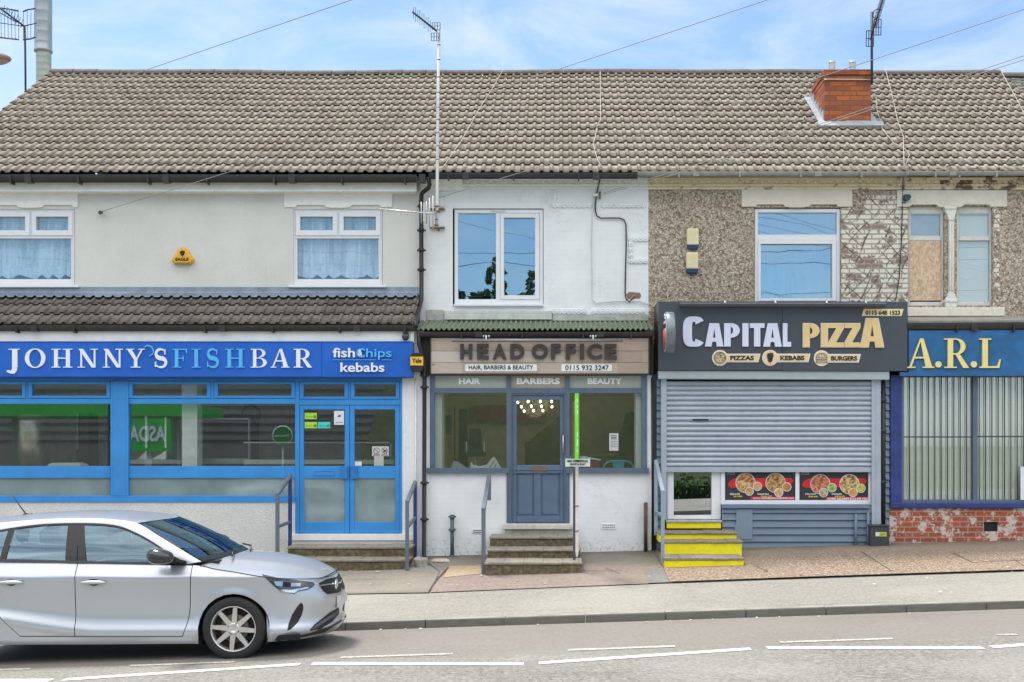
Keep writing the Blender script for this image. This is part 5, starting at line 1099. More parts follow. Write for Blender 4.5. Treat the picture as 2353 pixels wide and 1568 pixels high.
pipe([P(955.5, 868, 17.60), P(955.5, 1270, 17.60)], .012, whitep, 'thin white conduit on the white pier, left of the black drainpipe', (), 'conduit'); pipe([P(1497.5, 868, 17.60), P(1500, 1250, 17.60)], .014, pipe_m, 'thin dark conduit in the gap between salon and pizza shop', (), 'conduit')
t = thing('meter_box', 'charcoal meter box with a yellow warning label standing at the shutter foot', 'meter box', P(2021, 1266, 17.45))
mb = MB(); mb.fb(2000, 2043, 1209, 1266.5, 17.42, 17.6); mb.build('case', M('charcoal_box', (.05,.055,.065), .45), t, bevel=.006); mb = MB(); mb.fb(1999, 2044, 1206.5, 1210, 17.40, 17.6); mb.build('lid', M('charcoal_box', (.05,.055,.065), .45), t, bevel=.006)
mb = MB(); mb.fb(2012, 2037, 1223.5, 1233, 17.414, 17.421); o = mb.build('warning_label', M('yellow_label', (.62,.72,.05), .5), t); mb = MB(); mb.fb(2012, 2020, 1223.7, 1232.8, 17.410, 17.415); mb.pp([(2013.5,1231.5),(2016,1225.5),(2018.5,1231.5)], 17.406, 17.412); mb.build('triangle_mark', paper, o); mb = MB(); mb.fb(2023, 2034, 1226, 1227.3, 17.410, 17.415); mb.fb(2022, 2035, 1229, 1230.3, 17.410, 17.415); mb.build('print', M('dark_green_print', (.12,.2,.03), .5), o)
def airbrick(x0, x1, y0, y1, d, label):
    t = thing('air_brick', label, 'air brick', P((x0+x1)/2, y1, d)); m = MB(); m.fb(x0, x1, y0, y1, d-.012, d+.02); m.build('plate', white_rend, t, bevel=.003)
    m = MB()
    for i in range(7):
        for j in range(2): x = x0+4+i*(x1-x0-8)/6.4; y = y0+2.2+j*(y1-y0)*.42; m.fb(x, x+2, y, y+2.3, d-.0135, d-.011)
    m.build('holes', black_m, t)
airbrick(1083.5, 1109, 1216, 1226.5, DS+.02, 'white air brick half hidden by the salon handrail'); airbrick(1381, 1415.5, 1204, 1216.5, DS+.02, 'white air brick low on the wall below the beauty window')
# --- steps
def steps(name, label, cat, levels, parent_mats, side=None):
    t = thing(name, label, cat, P((levels[0][0]+levels[0][1])/2, levels[0][3], levels[0][4])); rr = random.Random(5)
    for (x0, x1, y0, y1, d0, d1, mt, mr) in levels:      # px of the riser face, its depth and how far back the tread runs
        m = MB(); X0, X1, Z0, Z1 = gx(x0, d0), gx(x1, d0), gz(y1, d0), gz(y0, d0)
        m.box(X0, X1, d0, d1, Z0-.05, Z1-.035); m.build('riser', mr, t, bevel=.008)
        n_ = 5; m = MB()
        for i in range(n_):
            a, b = X0-.012+(X1-X0+.024)*i/n_, X0-.012+(X1-X0+.024)*(i+1)/n_; j = rr.uniform(-.008, .004); k = rr.uniform(-.005, .003)
            m.box(a, b, d0-.02+j, d1, Z1-.035+.0007*i, Z1+k)
        m.build('tread', mt, t, bevel=.008)
    return t
steps('entrance_steps', 'two wide mossy concrete steps below the blue double doors', 'steps', [(660, 937, 1285.5, 1314, 16.72, 17.25, conc_m, moss_m), (661, 944, 1256, 1284, 17.12, DS+.1, conc_m, moss_m)], None)
steps('entrance_steps', 'three worn mossy stone steps climbing to the slate blue salon door', 'steps', [(1115, 1336, 1292, 1322, 16.04, 16.8, conc_m, moss_m), (1121, 1333, 1262, 1290, 16.62, 17.3, conc_m, moss_m), (1126, 1318, 1233, 1260, 17.10, DS+.1, conc_m, moss_m)], None)
grey_tr = M('grey_brown_tread', (.27,.24,.19), .9, var=.25, nscale=14)
steps('entrance_steps', 'bright yellow painted steps with grey treads up to the pizza shop door', 'steps', [(1528, 1709, 1282, 1306, 16.20, 16.9, grey_tr, yel_m), (1526, 1704.5, 1243, 1275, 16.75, 17.3, grey_tr, yel_m), (1514.5, 1692.5, 1223, 1239, 17.12, DS+.1, grey_tr, yel_m), (1532, 1657, 1196, 1207, DS-.06, DS+.2, M('grey_sill_top', (.45,.45,.44), .8), yel_m)], None)
# --- handrails
def handrail(label, xf, yft, yfb, df, xb, ybt, ybb, db, mat_f, mat_b, mat_r, mid=None, flatbar=.045):
    t = thing('handrail', label, 'handrail', P(xf, yfb, df)); s = flatbar
    a, b = P(xf, yft, df), P(xf, yfb, df); c, e = P(xb, ybt, db), P(xb, ybb, db)
    m = MB(); m.bar(a, b, s, s); m.build('post', mat_f, t, bevel=.004); m = MB(); m.bar(c, e, s, s); m.build('post', mat_b, t, bevel=.004)
    m = MB(); m.bar(a+Vector((0,-.02,.0)), c+Vector((0,.02,.0)), s*1.05, s*.9); m.build('rail', mat_r, t, bevel=.004)
    if mid: m = MB(); m.bar(P(xf, mid[0], df), P(xb, mid[1], db), s*.85, s*.85); m.build('mid_rail', mat_r, t, bevel=.004)
handrail('slate blue handrail left of the double doors, partly behind the silver car', 637.5, 1137, 1300, 16.76, 666.5, 1094, 1262, 17.45, rail_m, rail_bl, rail_m, (1211, 1200), .05)
handrail('navy and slate handrail right of the blue double doors', 935.7, 1154, 1312, 16.62, 954, 1108, 1280, 17.5, rail_m, rail_bl, rail_m, (1212, 1190), .05)
handrail('grey flat bar handrail on the left side of the salon steps', 1111, 1172, 1322, 16.13, 1124, 1093, 1150, 17.45, rail_m, rail_m, rail_m, None, .055)
handrail('pale blue grey handrail on the left side of the yellow steps', 1523, 1131, 1293, 16.38, 1507, 1060, 1230, 17.5, rail_lt, rail_lt, rail_lt, (1184, 1178), .05)
t = thing('post', 'slim dark iron post tied to the white stake on the salon steps', 'post', P(1319.5, 1292, 16.35)); 
m = MB(); m.bar(P(1319.5, 1076, 16.35), P(1319.5, 1294, 16.35), .035, .035); m.build('shaft', M('dark_iron', (.09,.09,.10), .6, dirt=.3), t)
def stone(c, sx, sy, sz, seed, mat, label, cat):
    rr = random.Random(seed); m = MB(); ph = [rr.uniform(0, 6) for _ in range(6)]
    def f(u, v):
        a = 2*math.pi*u; t = math.pi*v; k = 1+.18*math.sin(3*a+ph[0])*math.sin(t)+.12*math.sin(5*a+ph[1])+.1*math.cos(4*t+ph[2]); s_ = abs(math.cos(t))**.6
        return (c.x+sx*k*math.sin(t)**.7*math.cos(a), c.y+sy*k*math.sin(t)**.7*math.sin(a), c.z+sz*math.copysign(s_, math.cos(t))*k)
    m.grid(f, 18, 10); m.single('stone', mat, label, cat)
c_ = on(pav, 966, 1300, 13, 21); stone(c_+Vector((0,0,.05)), .10, .12, .07, 3, M('pale_rubble', (.42,.40,.35), .9, var=.25, nscale=12, bump=.5), 'lump of pale rubble beside the navy handrail foot', 'stone')
c_ = on(pav, 1014, 1293, 13, 21); stone(c_+Vector((0,0,.03)), .12, .08, .025, 5, M('cream_slab', (.55,.50,.40), .9, var=.2, nscale=12), 'flat cream slab fragment between the drainpipe and stub pipe', 'stone')
# --- estate agents board
t = thing('sale_board', 'lime green sale board seen edge on, on a white stake with a small sign', 'sign board', P(1326, 1293, 16.1))
X = gx(1326, 16.1); zt_, zb_ = gz(904, 16.1), gz(1056, 16.1)
m = MB(); m.hexa([(X-.010, 15.65, zb_), (X+.006, 15.65, zb_), (X+.030, 16.12, zb_), (X-.030, 16.12, zb_), (X-.010, 15.65, zt_-.02), (X+.006, 15.65, zt_-.02), (X+.030, 16.12, zt_), (X-.030, 16.12, zt_)]); m.build('board', lime, t)
m = MB()
for i, (a, b) in enumerate(((.10,.16),(.20,.235),(.27,.33),(.60,.66),(.70,.80),(.85,.89))):
    z0, z1 = zt_+(zb_-zt_)*a, zt_+(zb_-zt_)*b; m.box(X-.008, X+.004, 15.646, 15.652, z1, z0)
m.build('print', M('white_print', (.78,.85,.75), .5), t)
m = MB(); m.bar(P(1325.8, 905, 16.13), P(1325.8, 1268, 16.13), .042, .03); Xs = gx(1325.8, 16.13); zz = gz(1268, 16.13); m.add([(Xs-.021,16.115,zz),(Xs+.021,16.115,zz),(Xs+.021,16.145,zz),(Xs-.021,16.145,zz),(Xs,16.13,gz(1294,16.13))], [(0,1,4),(1,2,4),(2,3,4),(3,0,4)]); m.build('stake', stake_m, t)
m = MB(); m.fb(1299, 1356, 1054.5, 1072.5, 15.98, 16.0); sp = m.build('slip_sign', paper, t)
text('SEMI COMMERCIAL', 1303, 1352, 1057.5, 1062.3, 15.974, blk, sp, 'lettering', .02, .005); text('SHOP & FLAT', 1310, 1345.5, 1064.8, 1069.6, 15.974, blk, sp, 'lettering', .02, .005)
m = MB()
for y in (1163.5, 1221, 1281): m.tube([P(1317, y+.5, 16.1), P(1330, y-.5, 16.08)], .007, 6)
m.build('cable_tie', pipe_m, t)
# --- stickers on the doors
def sticker(x0, x1, y0, y1, d, mat, label, cat='sticker', deco=None, name='sticker', group=None):
    t = thing(name, label, cat, P((x0+x1)/2, y1, d), group); m = MB(); m.fb(x0, x1, y0, y1, d, d+.002); m.build('sheet', mat, t)
    if deco: deco(t, d-.002)
    return t
dd_ = D0+.022
def hyg(xa, y):
    def f(t, d):
        m = MB(); m.fb(xa, xa+28, y-4.5, y-.6, d, d+.002); m.build('header', black_m, t)
        m = MB(); m.pp(arcpts(xa+23.5, y+9, 3.2, 3.2, 0, 360, 14)[:-1], d, d+.001); m.build('rating_disc', black_m, t); text('5', xa+22, xa+25, y+6.8, y+11.2, d-.002, green_l, t, 'lettering', .02, .001)
        m = MB(); m.fb(xa+3, xa+18, y+8.5, y+9.5, d, d+.001); m.build('print', M('dark_green_print', (.12,.2,.03), .5), t)
    return f
sticker(700, 728, 949, 963.5, dd_, green_l, 'upper lime rating sticker on the left blue door', deco=hyg(700, 949), group='rating stickers'); sticker(700, 728, 970, 984.5, dd_, green_l, 'lower lime rating sticker on the left blue door', deco=hyg(700, 970), group='rating stickers'); sticker(730, 759, 970, 984.5, dd_, cyan_l, 'turquoise rating sticker beside a lime one on the left blue door', deco=hyg(730.5, 970), group='rating stickers')
def nosm(t, d):
    m = MB(); m.pp([(775,957),(781,953),(783,955),(783,956.5),(777,957)], d, d+.001); m.fb(775, 783, 957.5, 958.7, d, d+.001); m.fb(771, 787, 970.5, 971.5, d, d+.001); m.build('print', blk, t)
sticker(767.5, 790.5, 944.5, 976.5, dd_, paper, 'white notice with a small dark picture in the left blue door', 'notice', nosm, 'notice')
def pict(t, d):
    m = MB()
    for cx in (865, 884):
        for p_ in ringq(cx, 1036, 7.2, 7.2, 1.1, 1.1, 0, 360, 20): m.pp(p_, d, d+.001)
        m.pp([(cx-5.2,1031.5),(cx-4.3,1030.6),(cx+5.2,1040.5),(cx+4.3,1041.4)], d-.0005, d+.001)
    m.pp([(880,1037),(883,1034),(888,1033.5),(889,1036),(885,1037.5),(884,1040),(881,1040)], d-.001, d+.001); m.build('pictogram', M('grey_ink', (.08,.08,.09), .5), t)
    m = MB(); m.fb(857, 873, 1044.5, 1047, d, d+.001); m.fb(876, 892, 1044.5, 1047, d, d+.001); m.build('red_print', M('dull_red_print', (.35,.12,.13), .5), t)
sticker(855, 893.5, 1026, 1048.5, dd_, M('grey_white_notice', (.55,.56,.55), .6), 'notice with two crossed out circle symbols in the right blue door', 'notice', pict, 'notice')
sticker(815.2, 831, 1061, 1070.5, dd_, paper, 'small blank white label at the foot of the right door glass', 'label', None, 'notice'); sticker(859.5, 881.5, 1048.5, 1070.5, dd_+.002, M('faded_notice', (.42,.47,.44), .7), 'faded grey paper taped below the crossed out symbols', 'notice', None, 'notice')
def notice2(t, d):
    m = MB()
    for y in (1001, 1005, 1008): m.fb(1404, 1417, y, y+1.6, d, d+.001)
    for y in (1014, 1018, 1022, 1026): m.fb(1403, 1419, y, y+.9, d, d+.001)
    m.build('print', M('grey_ink', (.08,.08,.09), .5), t)
sticker(1400, 1421, 996, 1036, D0+.034, M('grey_white_notice', (.55,.56,.55), .6), 'tall printed notice stuck inside the beauty window', 'notice', notice2, 'notice')
sticker(2345, 2420, 1073, 1149, DS+.005, paper, 'white notice at the right edge of the barred window', 'notice', None, 'notice')
# ================================================================ SILVER HATCHBACK
from mathutils.bvhtree import BVHTree
CX, CY = -3.204, 12.50; CZ = CH - 2.133
def LC(x, y, z): return Vector((CX+x, CY+y, CZ+z))
def lerp_tab(tab, x):
    if x <= tab[0][0]: return tab[0][1]
    for i in range(len(tab)-1):
        (a, b), (c, d) = tab[i], tab[i+1]
        if x <= c:
            p0 = tab[max(0, i-1)]; p3 = tab[min(len(tab)-1, i+2)]; t = (x-a)/(c-a)
            m0 = (d-p0[1])/(c-p0[0]) if c != p0[0] else 0; m1 = (p3[1]-b)/(p3[0]-a) if p3[0] != a else 0
            h = c-a; return (2*t**3-3*t*t+1)*b+(t**3-2*t*t+t)*h*m0+(-2*t**3+3*t*t)*d+(t**3-t*t)*h*m1
    return tab[-1][1]
WZ = [(.14,.835),(.18,.856),(.225,.868),(.265,.878),(.30,.876),(.345,.860),(.42,.843),(.52,.847),(.66,.861),(.76,.864),(.790,.865),(.806,.877),(.83,.868),(.88,.842),(.95,.797),(1.0,.77)]
NZ = [(.14,.80),(.20,.875),(.27,.925),(.31,.915),(.36,.90),(.45,.915),(.53,.92),(.62,.902),(.70,.865),(.76,.825),(.82,.78),(.95,.70)]
ZT = [(-3.3,1.01),(-2.4,.985),(-1.5,.962),(-.6,.938),(-.33,.925),(-.2,.897),(0,.868),(.27,.822),(.5,.790),(.7,.768),(.9,.752),(1,.75)]
ZC = [(-.4,1.02),(-.14,.995),(0,.985),(.23,.966),(.46,.926),(.634,.872),(.74,.82),(.80,.768),(.83,.752)]
RA, WHEELB = .345, -2.76; RW = .312
def wall_pt(c, z, sgn=-1):
    """c<=0: straight flank at x=c; 0..1: corner towards the nose; mirrored rear corner below -2.45"""
    sh = .15*max(0, (-1.35-c)/.95)**1.4 if c < -1.35 and z > .2 else 0
    W = lerp_tab(WZ, max(.2, z-sh*max(0, 1-(z/.66)**4)) if sh else z)
    if c <= 0:
        x = c; y = W*(1-.022*((x+1.2)/1.4)**2)
        if x < -2.45:
            t = min(1, (-2.45-x)/.72); y *= max(0, 1-t**2.6)**(1/2.6)
    else:
        N = lerp_tab(NZ, z); a = c*math.pi/2; q = 2/2.45
        x = N*math.sin(a)**q; y = W*(1-.022*(1.2/1.4)**2)*max(0, math.cos(a))**q
    return x, y
def flare(x, z):
    o = 0
    for xw in (0, WHEELB):
        r = math.hypot(x-xw, z-RW); o += .016*math.exp(-((r-RA)/.05)**2) if z > .16 else 0
    return o
def zbot(x):
    base = .152 + .012*(x+2.3)/2 if x < .3 else .17
    if x > .3: base = .178 + .02*max(0, x-.5)
    for xw in (0, WHEELB):
        if abs(x-xw) < RA: base = max(base, RW+math.sqrt(RA*RA-(x-xw)**2))
    return base
def xdf(z): return -.428 - (.07*((.6-z)/.36)**2 if z < .6 else 0) + (.03*(z-.6) if z > .6 else 0)
def xdr(z): return -2.40 if z > .62 else -2.40+.30*((.62-z)/.38)**1.5
# columns: (kind, value) -> function of z
def seg(a, b, n, fa=None, fb=None):
    out = []
    for i in range(n+1):
        t = i/n; out.append(lambda z, t=t: (fa(z) if fa else a)*(1-t)+(fb(z) if fb else b)*t)
    return out
sin_ = [math.sin(math.pi/2*(i/12*2-1)) for i in range(13)]
cols = []
def addc(fs, tag):
    for f in fs: cols.append((f, tag))
addc(seg(-3.165, -2.46, 14), 'body'); addc(seg(-2.46, 0, 8, None, lambda z: xdr(z)-.004), 'body'); addc(seg(0, -1.560, 24, lambda z: xdr(z)+.004, None), 'rear')
addc(seg(-1.552, 0, 24, None, lambda z: xdf(z)-.004), 'front'); addc(seg(0, -RA-.0005, 6, lambda z: xdf(z)+.004, None), 'body')
addc([lambda z, s=s: RA*.9995*s for s in sin_[:7]], 'body')
CF = [i/40 for i in range(1, 41)]
addc([lambda z, c=c: c for c in CF], 'body')
# refine corner columns where the arch ends
arch_c = None
ZR = [('sill', i/5) for i in range(6)] + [('main', i/30) for i in range(31)]
def wall_grid(mbs, sgn):
    pts = []
    for f, tag in cols:
        col_ = []
        zz = .5
        for kind, t in ZR:
            # iterate: z depends on x through zbot / ztop
            z = .5
            for _ in range(3):
                c = f(z); x, y = wall_pt(c, z)
                zb, zt = zbot(x), lerp_tab(ZT, x)
                if kind == 'sill': z = max(zb, zb+(.234-zb)*t) if zb < .234 else zb
                else: z = max(zb, .242+(zt-.242)*t)
            c = f(z); x, y = wall_pt(c, z)
            col_.append(Vector((x, sgn*(y+flare(x, z)), z)))
        pts.append((col_, tag))
    for i in range(len(pts)-1):
        (a, ta), (b, tb) = pts[i], pts[i+1]
        if ta != tb: 
            gap = True
        else: gap = False
        for j in range(len(ZR)-1):
            if ZR[j][0] == 'sill' and ZR[j+1][0] == 'main':
                pass
            q = [a[j], b[j], b[j+1], a[j+1]]
            if (q[0]-q[3]).length < 1e-5 and (q[1]-q[2]).length < 1e-5: continue
            dark = (gap and j >= 5) or (j == 5 and ta in ('rear', 'front'))
            key = 'gap' if dark else (ta if (ta == tb and ta in ('rear', 'front') and j >= 6) else 'body')
            m = mbs[key]; m.smooth = True
            o = .006 if key == 'gap' else 0
            m.add([LC(p.x, p.y-sgn*o, p.z) for p in (q if sgn < 0 else q[::-1])], [(0,1,2,3)])
paint = NM('silver_paint'); f_ = paint.noise(900, 1, .5); paint.fin(paint.mix(f_, (.47,.50,.54), (.55,.58,.62)), .33, .62, .5, .6); silver = paint.m
trim = M('black_trim', (.018,.018,.02), .35); gapm = M('shut_line', (.012,.012,.013), .8); rubber = M('tyre_rubber', (.022,.022,.024), .75, var=.2); alloy = M('alloy_wheel', (.62,.61,.59), .3, .7, var=.06); chrome = M('chrome', (.75,.76,.78), .12, 1); darkint = M('car_interior', (.03,.033,.038), .8); well = M('wheel_arch_liner', (.012,.012,.012), .9)
CG = GLASS('car_glass', .24, (.34,.44,.48), 0, 0, (.42,.60,.74)); CGD = GLASS('car_rear_glass', .30, (.20,.28,.33), 0, 0, (.40,.58,.72))
car = thing('parked_car', 'silver five door hatchback parked at the kerb in front of the fish shop', 'car', LC(0, 0, 0))
mbs = {k: MB() for k in ('body', 'rear', 'front', 'gap')}; far = {k: MB() for k in ('body', 'rear', 'front', 'gap')}
wall_grid(mbs, -1); wall_grid(far, 1)
# bonnet, cowl and lower valance join the two flanks
bon = MB(); bon.smooth = True
BC = [(-.345+i*.345/8) for i in range(8)] + [i/30 for i in range(31)]
def edge_pt(c):
    z = .8
    for _ in range(5): x, y = wall_pt(c, z); z = lerp_tab(ZT, x)
    return Vector((x, y, z))
def bonnet_pt(c, v):
    e = edge_pt(c); xc = min(e.x, .838) if e.x > 0 else e.x; xm = e.x + (min(e.x+.16*max(0, -e.x+0)/.345, .83)-e.x)
    zc = lerp_tab(ZC, min(xm, .83)); s = 1-(1-abs(v))**2.1
    ridge = .006*math.exp(-((abs(v)-.45)/.10)**2)*max(0, min(1, (.75-e.x)*2))
    return Vector((e.x+(xm-e.x)*s, math.copysign(e.y*(1-abs(v)), v) if True else 0, e.z+(zc-e.z)*s+ridge*1.0))
for sgn in (-1, 1):
    nb_ = len(BC); nv = 14; g_ = [[bonnet_pt(c, j/nv) for j in range(nv+1)] for c in BC]
    for i in range(nb_-1):
        for j in range(nv):
            q = [g_[i][j], g_[i+1][j], g_[i+1][j+1], g_[i][j+1]]; q = [LC(p.x, sgn*abs(p.y), p.z) for p in q]
            bon.add(q if sgn < 0 else q[::-1], [(0,1,2,3)])
body = mbs['body']
for k in far: 
    b = len(mbs[k].v); mbs[k].v += far[k].v; mbs[k].f += [tuple(b+i for i in f) for f in far[k].f] if k == 'body' else []; mbs[k].m += far[k].m if k == 'body' else []; mbs[k].sm += far[k].sm if k == 'body' else []
    if k != 'body': mbs[k].v = mbs[k].v[:b]
# --- greenhouse
def yg(z): return .797 - .19*max(0, (z-.95)/.41)**1.2
E = [(-3.02,1.215),(-2.8,1.275),(-2.5,1.330),(-2.0,1.372),(-1.56,1.384),(-1.25,1.369),(-1.03,1.335),(-.80,1.217),(-.57,1.095),(-.335,.968)]
T = [(-2.80,1.165),(-2.66,1.205),(-2.42,1.268),(-2.0,1.326),(-1.56,1.338),(-1.25,1.318),(-1.05,1.256),(-.85,1.162),(-.66,1.050),(-.47,.945)]
def dens(P_, n=6):
    out = []
    for i in range(len(P_)-1):
        p0, p1, p2, p3 = P_[max(0, i-1)], P_[i], P_[i+1], P_[min(len(P_)-1, i+2)]
        for k in range(n):
            t = k/n
            out.append(tuple(.5*(2*p1[a]+(p2[a]-p0[a])*t+(2*p0[a]-5*p1[a]+4*p2[a]-p3[a])*t*t+(3*p1[a]-p0[a]-3*p2[a]+p3[a])*t**3) for a in (0, 1)))
    return out + [P_[-1]]
Ed, Td = dens(E), dens(T)
def ribbon(mb, A, B, out0, out1, sgn, sub=3):
    mb.smooth = True
    for i in range(len(A)-1):
        for k in range(sub):
            q = []
            for (ii, kk) in ((i, k), (i+1, k), (i+1, k+1), (i, k+1)):
                t = kk/sub; x = A[ii][0]*(1-t)+B[ii][0]*t; z = A[ii][1]*(1-t)+B[ii][1]*t
                q.append(LC(x, sgn*(yg(z)+out0*(1-t)+out1*t+.006*math.sin(math.pi*t)), z))
            mb.add(q if sgn > 0 else q[::-1], [(0,1,2,3)])
for sgn in (-1, 1): ribbon(body, Ed, Td, 0, .004, sgn)
roofp = MB(); roofp.smooth = True
Er = [p for p in Ed if p[0] <= -1.029]
def crown(x): return lerp_tab([(-3.05,1.275),(-2.8,1.332),(-2.5,1.378),(-2.0,1.420),(-1.6,1.427),(-1.3,1.410),(-1.05,1.374),(-.865,1.350)], x)
for i in range(len(Er)-1):
    for j in range(16):
        q = []
        for ii, jj in ((i, j), (i, j+1), (i+1, j+1), (i+1, j)):
            u = jj/16*2-1; x, z = Er[ii]; fx = .165*(1-u*u)*max(0, min(1, (x+1.9)/.87))**2
            zc = crown(x+fx) if abs(u) < 1 else z; zz = z+(max(zc, z)-z)*(1-abs(u)**2.3)
            q.append(LC(x+fx, yg(z)*u, zz))
        roofp.add(q, [(0,1,2,3)])
body_m = body.build('body', silver, car, weld=False, shade=True)
bo_m = bon.build('bonnet', silver, car, weld=True, shade=True); roofp.build('roof', silver, car, weld=True, shade=True)
drear = mbs['rear'].build('door', silver, car, weld=True, shade=True); dfront = mbs['front'].build('door', silver, car, weld=True, shade=True); mbs['gap'].build('shut_lines', gapm, car); far['rear'].build('door', silver, car, weld=True, shade=True); far['front'].build('door', silver, car, weld=True, shade=True); far['gap'].build('shut_lines', gapm, car)
# weld the body for smooth shading
bm = bmesh.new(); bm.from_mesh(body_m.data); bmesh.ops.remove_doubles(bm, verts=bm.verts, dist=2e-4); bm.to_mesh(body_m.data); bm.free()
def bvh_of(objs):
    vs, fs = [], []
    for o in objs:
        b = len(vs); off = wl(car); vs += [tuple(v.co+off) for v in o.data.vertices]; fs += [tuple(b+i for i in p.vertices) for p in o.data.polygons]
    return BVHTree.FromPolygons(vs, fs)
BV = bvh_of([body_m, bo_m, drear, dfront]); EYE = Vector((0, 0, CH))
def hit(x, y, lift=.004):
    dr_ = (P(x, y, 12)-EYE).normalized(); h = BV.ray_cast(EYE, dr_)
    if h[0] is None: return None
    n_ = h[1] if h[1].dot(dr_) < 0 else -h[1]
    return h[0] + n_*lift
def decal(name, polys, mat, parent, lift=.004, both=False, cuts=4, label=None, cap=.5):
    """panel modelled on the car's skin: outline traced, every vertex seated on the body surface"""
    mb = MB()
    for poly in polys:
        bm = bmesh.new(); vs = [bm.verts.new((x, y, 0)) for x, y in poly]; bm.faces.new(vs); bmesh.ops.triangulate(bm, faces=bm.faces)
        bmesh.ops.subdivide_edges(bm, edges=bm.edges, cuts=cuts, use_grid_fill=True); bmesh.ops.triangulate(bm, faces=bm.faces)
        bm.verts.ensure_lookup_table(); H = [hit(v.co.x, v.co.y, lift) for v in bm.verts]
        good = [h for h in H if h is not None]
        if not good: bm.free(); continue
        c_ = sum(good, Vector())/len(good)
        idx = {v.index: i for i, v in enumerate(bm.verts)}
        b = len(mb.v); mb.v += [tuple(h if h is not None else c_) for h in H]; mb.smooth = True
        for f in bm.faces:
            ii = [v.index for v in f.verts]
            if all(H[i] is not None for i in ii): mb.face([b+i for i in ii])
        bm.free()
    if both:
        m2 = MB(); m2.smooth = True; m2.v = [(x, 2*CY-y, z) for x, y, z in mb.v]
        for f in mb.f: m2.face(f[::-1])
        m2.build(name, mat, parent, label)
    return mb.build(name, mat, parent, label)
# --- glazing
wsm = MB(); wsm.smooth = True
def ws(u, v):
    a = u*2-1; bx, by, bz = -.135-.20*a*a, .775*a, .985-.016*a*a; tx, ty, tz = -.868-.162*a*a, .607*a, 1.350-.016*a*a
    return LC(bx+(tx-bx)*v+.03*math.sin(math.pi*v)*(1-a*a*.6), by+(ty-by)*v, bz+(tz-bz)*v+.012*math.sin(math.pi*v))
wsm.grid(ws, 24, 14); wsm.build('windscreen', CG, car, shade=True)
m = MB(); m.smooth = True
def wsb(u, v): q = ws(u, v*.085); return Vector((q.x+.006, q.y, q.z+.004))
m.grid(wsb, 24, 2); m.build('windscreen_band', trim, car, shade=True)
m = MB()
for y0, y1, x0, x1 in ((-.55,.10,-.10,-.20),(.02,.58,-.06,-.24)): m.tube([LC(x0, y0, 1.00), LC(x0-.07, (y0+y1)/2, 1.035), LC(x1-.05, y1, 1.03)], .009, 6)
m.build('wipers', trim, car)
def glass_poly(pts, mat, name, sgns=(-1, 1), inset=.006):
    for sgn in sgns:
        mb = MB(); mb.smooth = True; bm = bmesh.new(); vs = [bm.verts.new((x, z, 0)) for x, z in pts]; bm.faces.new(vs); bmesh.ops.triangulate(bm, faces=bm.faces); bmesh.ops.subdivide_edges(bm, edges=bm.edges, cuts=3, use_grid_fill=True); bmesh.ops.triangulate(bm, faces=bm.faces)
        mb.v = [tuple(LC(v.co.x, sgn*(yg(v.co.y)-inset), v.co.y)) for v in bm.verts]
        for f in bm.faces: mb.face([v.index for v in f.verts])
        bm.free(); mb.build(name, mat, car, shade=True)
glass_poly([(-1.475,.957),(-.50,.935),(-.66,1.045),(-.85,1.157),(-1.05,1.25),(-1.25,1.312),(-1.56,1.332)], CG, 'side_window')
glass_poly([(-2.275,.980),(-1.675,.960),(-1.715,1.332),(-2.0,1.320),(-2.25,1.284)], CGD, 'side_window')
glass_poly([(-2.62,1.02),(-2.33,.985),(-2.30,1.275),(-2.42,1.262),(-2.60,1.15)], CGD, 'side_window')
for sgn in (-1, 1):
    m = MB(); lowT = [(x, z-.019) for x, z in Td]; ribbon(m, Td, lowT, .006, .004, sgn, 1)
    bl = [(x, lerp_tab(ZT, x)+.012) for x in [-2.7+i*.1 for i in range(23)]+[-.42]]; bl2 = [(x, z-.022) for x, z in bl]; ribbon(m, bl, bl2, .004, .010, sgn, 1); m.build('window_trim', trim, car)
    for quadp in (((-1.722,1.338),(-1.68,.955),(-1.565,.953),(-1.605,1.338)), ((-1.600,1.338),(-1.558,.953),(-1.468,.951),(-1.565,1.338)), ((-2.305,1.285),(-2.335,.975),(-2.275,.975),(-2.245,1.29))):
        m = MB()
        for k in range(6):
            q = []
            for (e, t) in ((0, k/6), (0, (k+1)/6), (1, (k+1)/6), (1, k/6)):
                a, b = (quadp[0], quadp[1]) if e == 0 else (quadp[3], quadp[2]); x, z = a[0]+(b[0]-a[0])*t, a[1]+(b[1]-a[1])*t; q.append(LC(x, sgn*(yg(z)+.003), z))
            m.add(q if sgn < 0 else q[::-1], [(0,1,2,3)])
        m.build('door_pillar', trim, car)
rg = MB(); rg.smooth = True
rg.grid(lambda u, v: LC(-3.02-.14*v-.03*(1-(2*u-1)**2), (yg(1.215)+(.72-yg(1.215))*v)*(2*u-1), 1.235-.24*v+.04*(1-(2*u-1)**2)*(1-v)), 12, 6); rg.build('rear_window', CGD, car)
m = MB(); m.smooth = True; m.grid(lambda u, v: LC(-2.62-.55*v, (.79-.07*v)*(2*u-1), .99+.0*v), 8, 4); m.build('tailgate_ledge', silver, car)
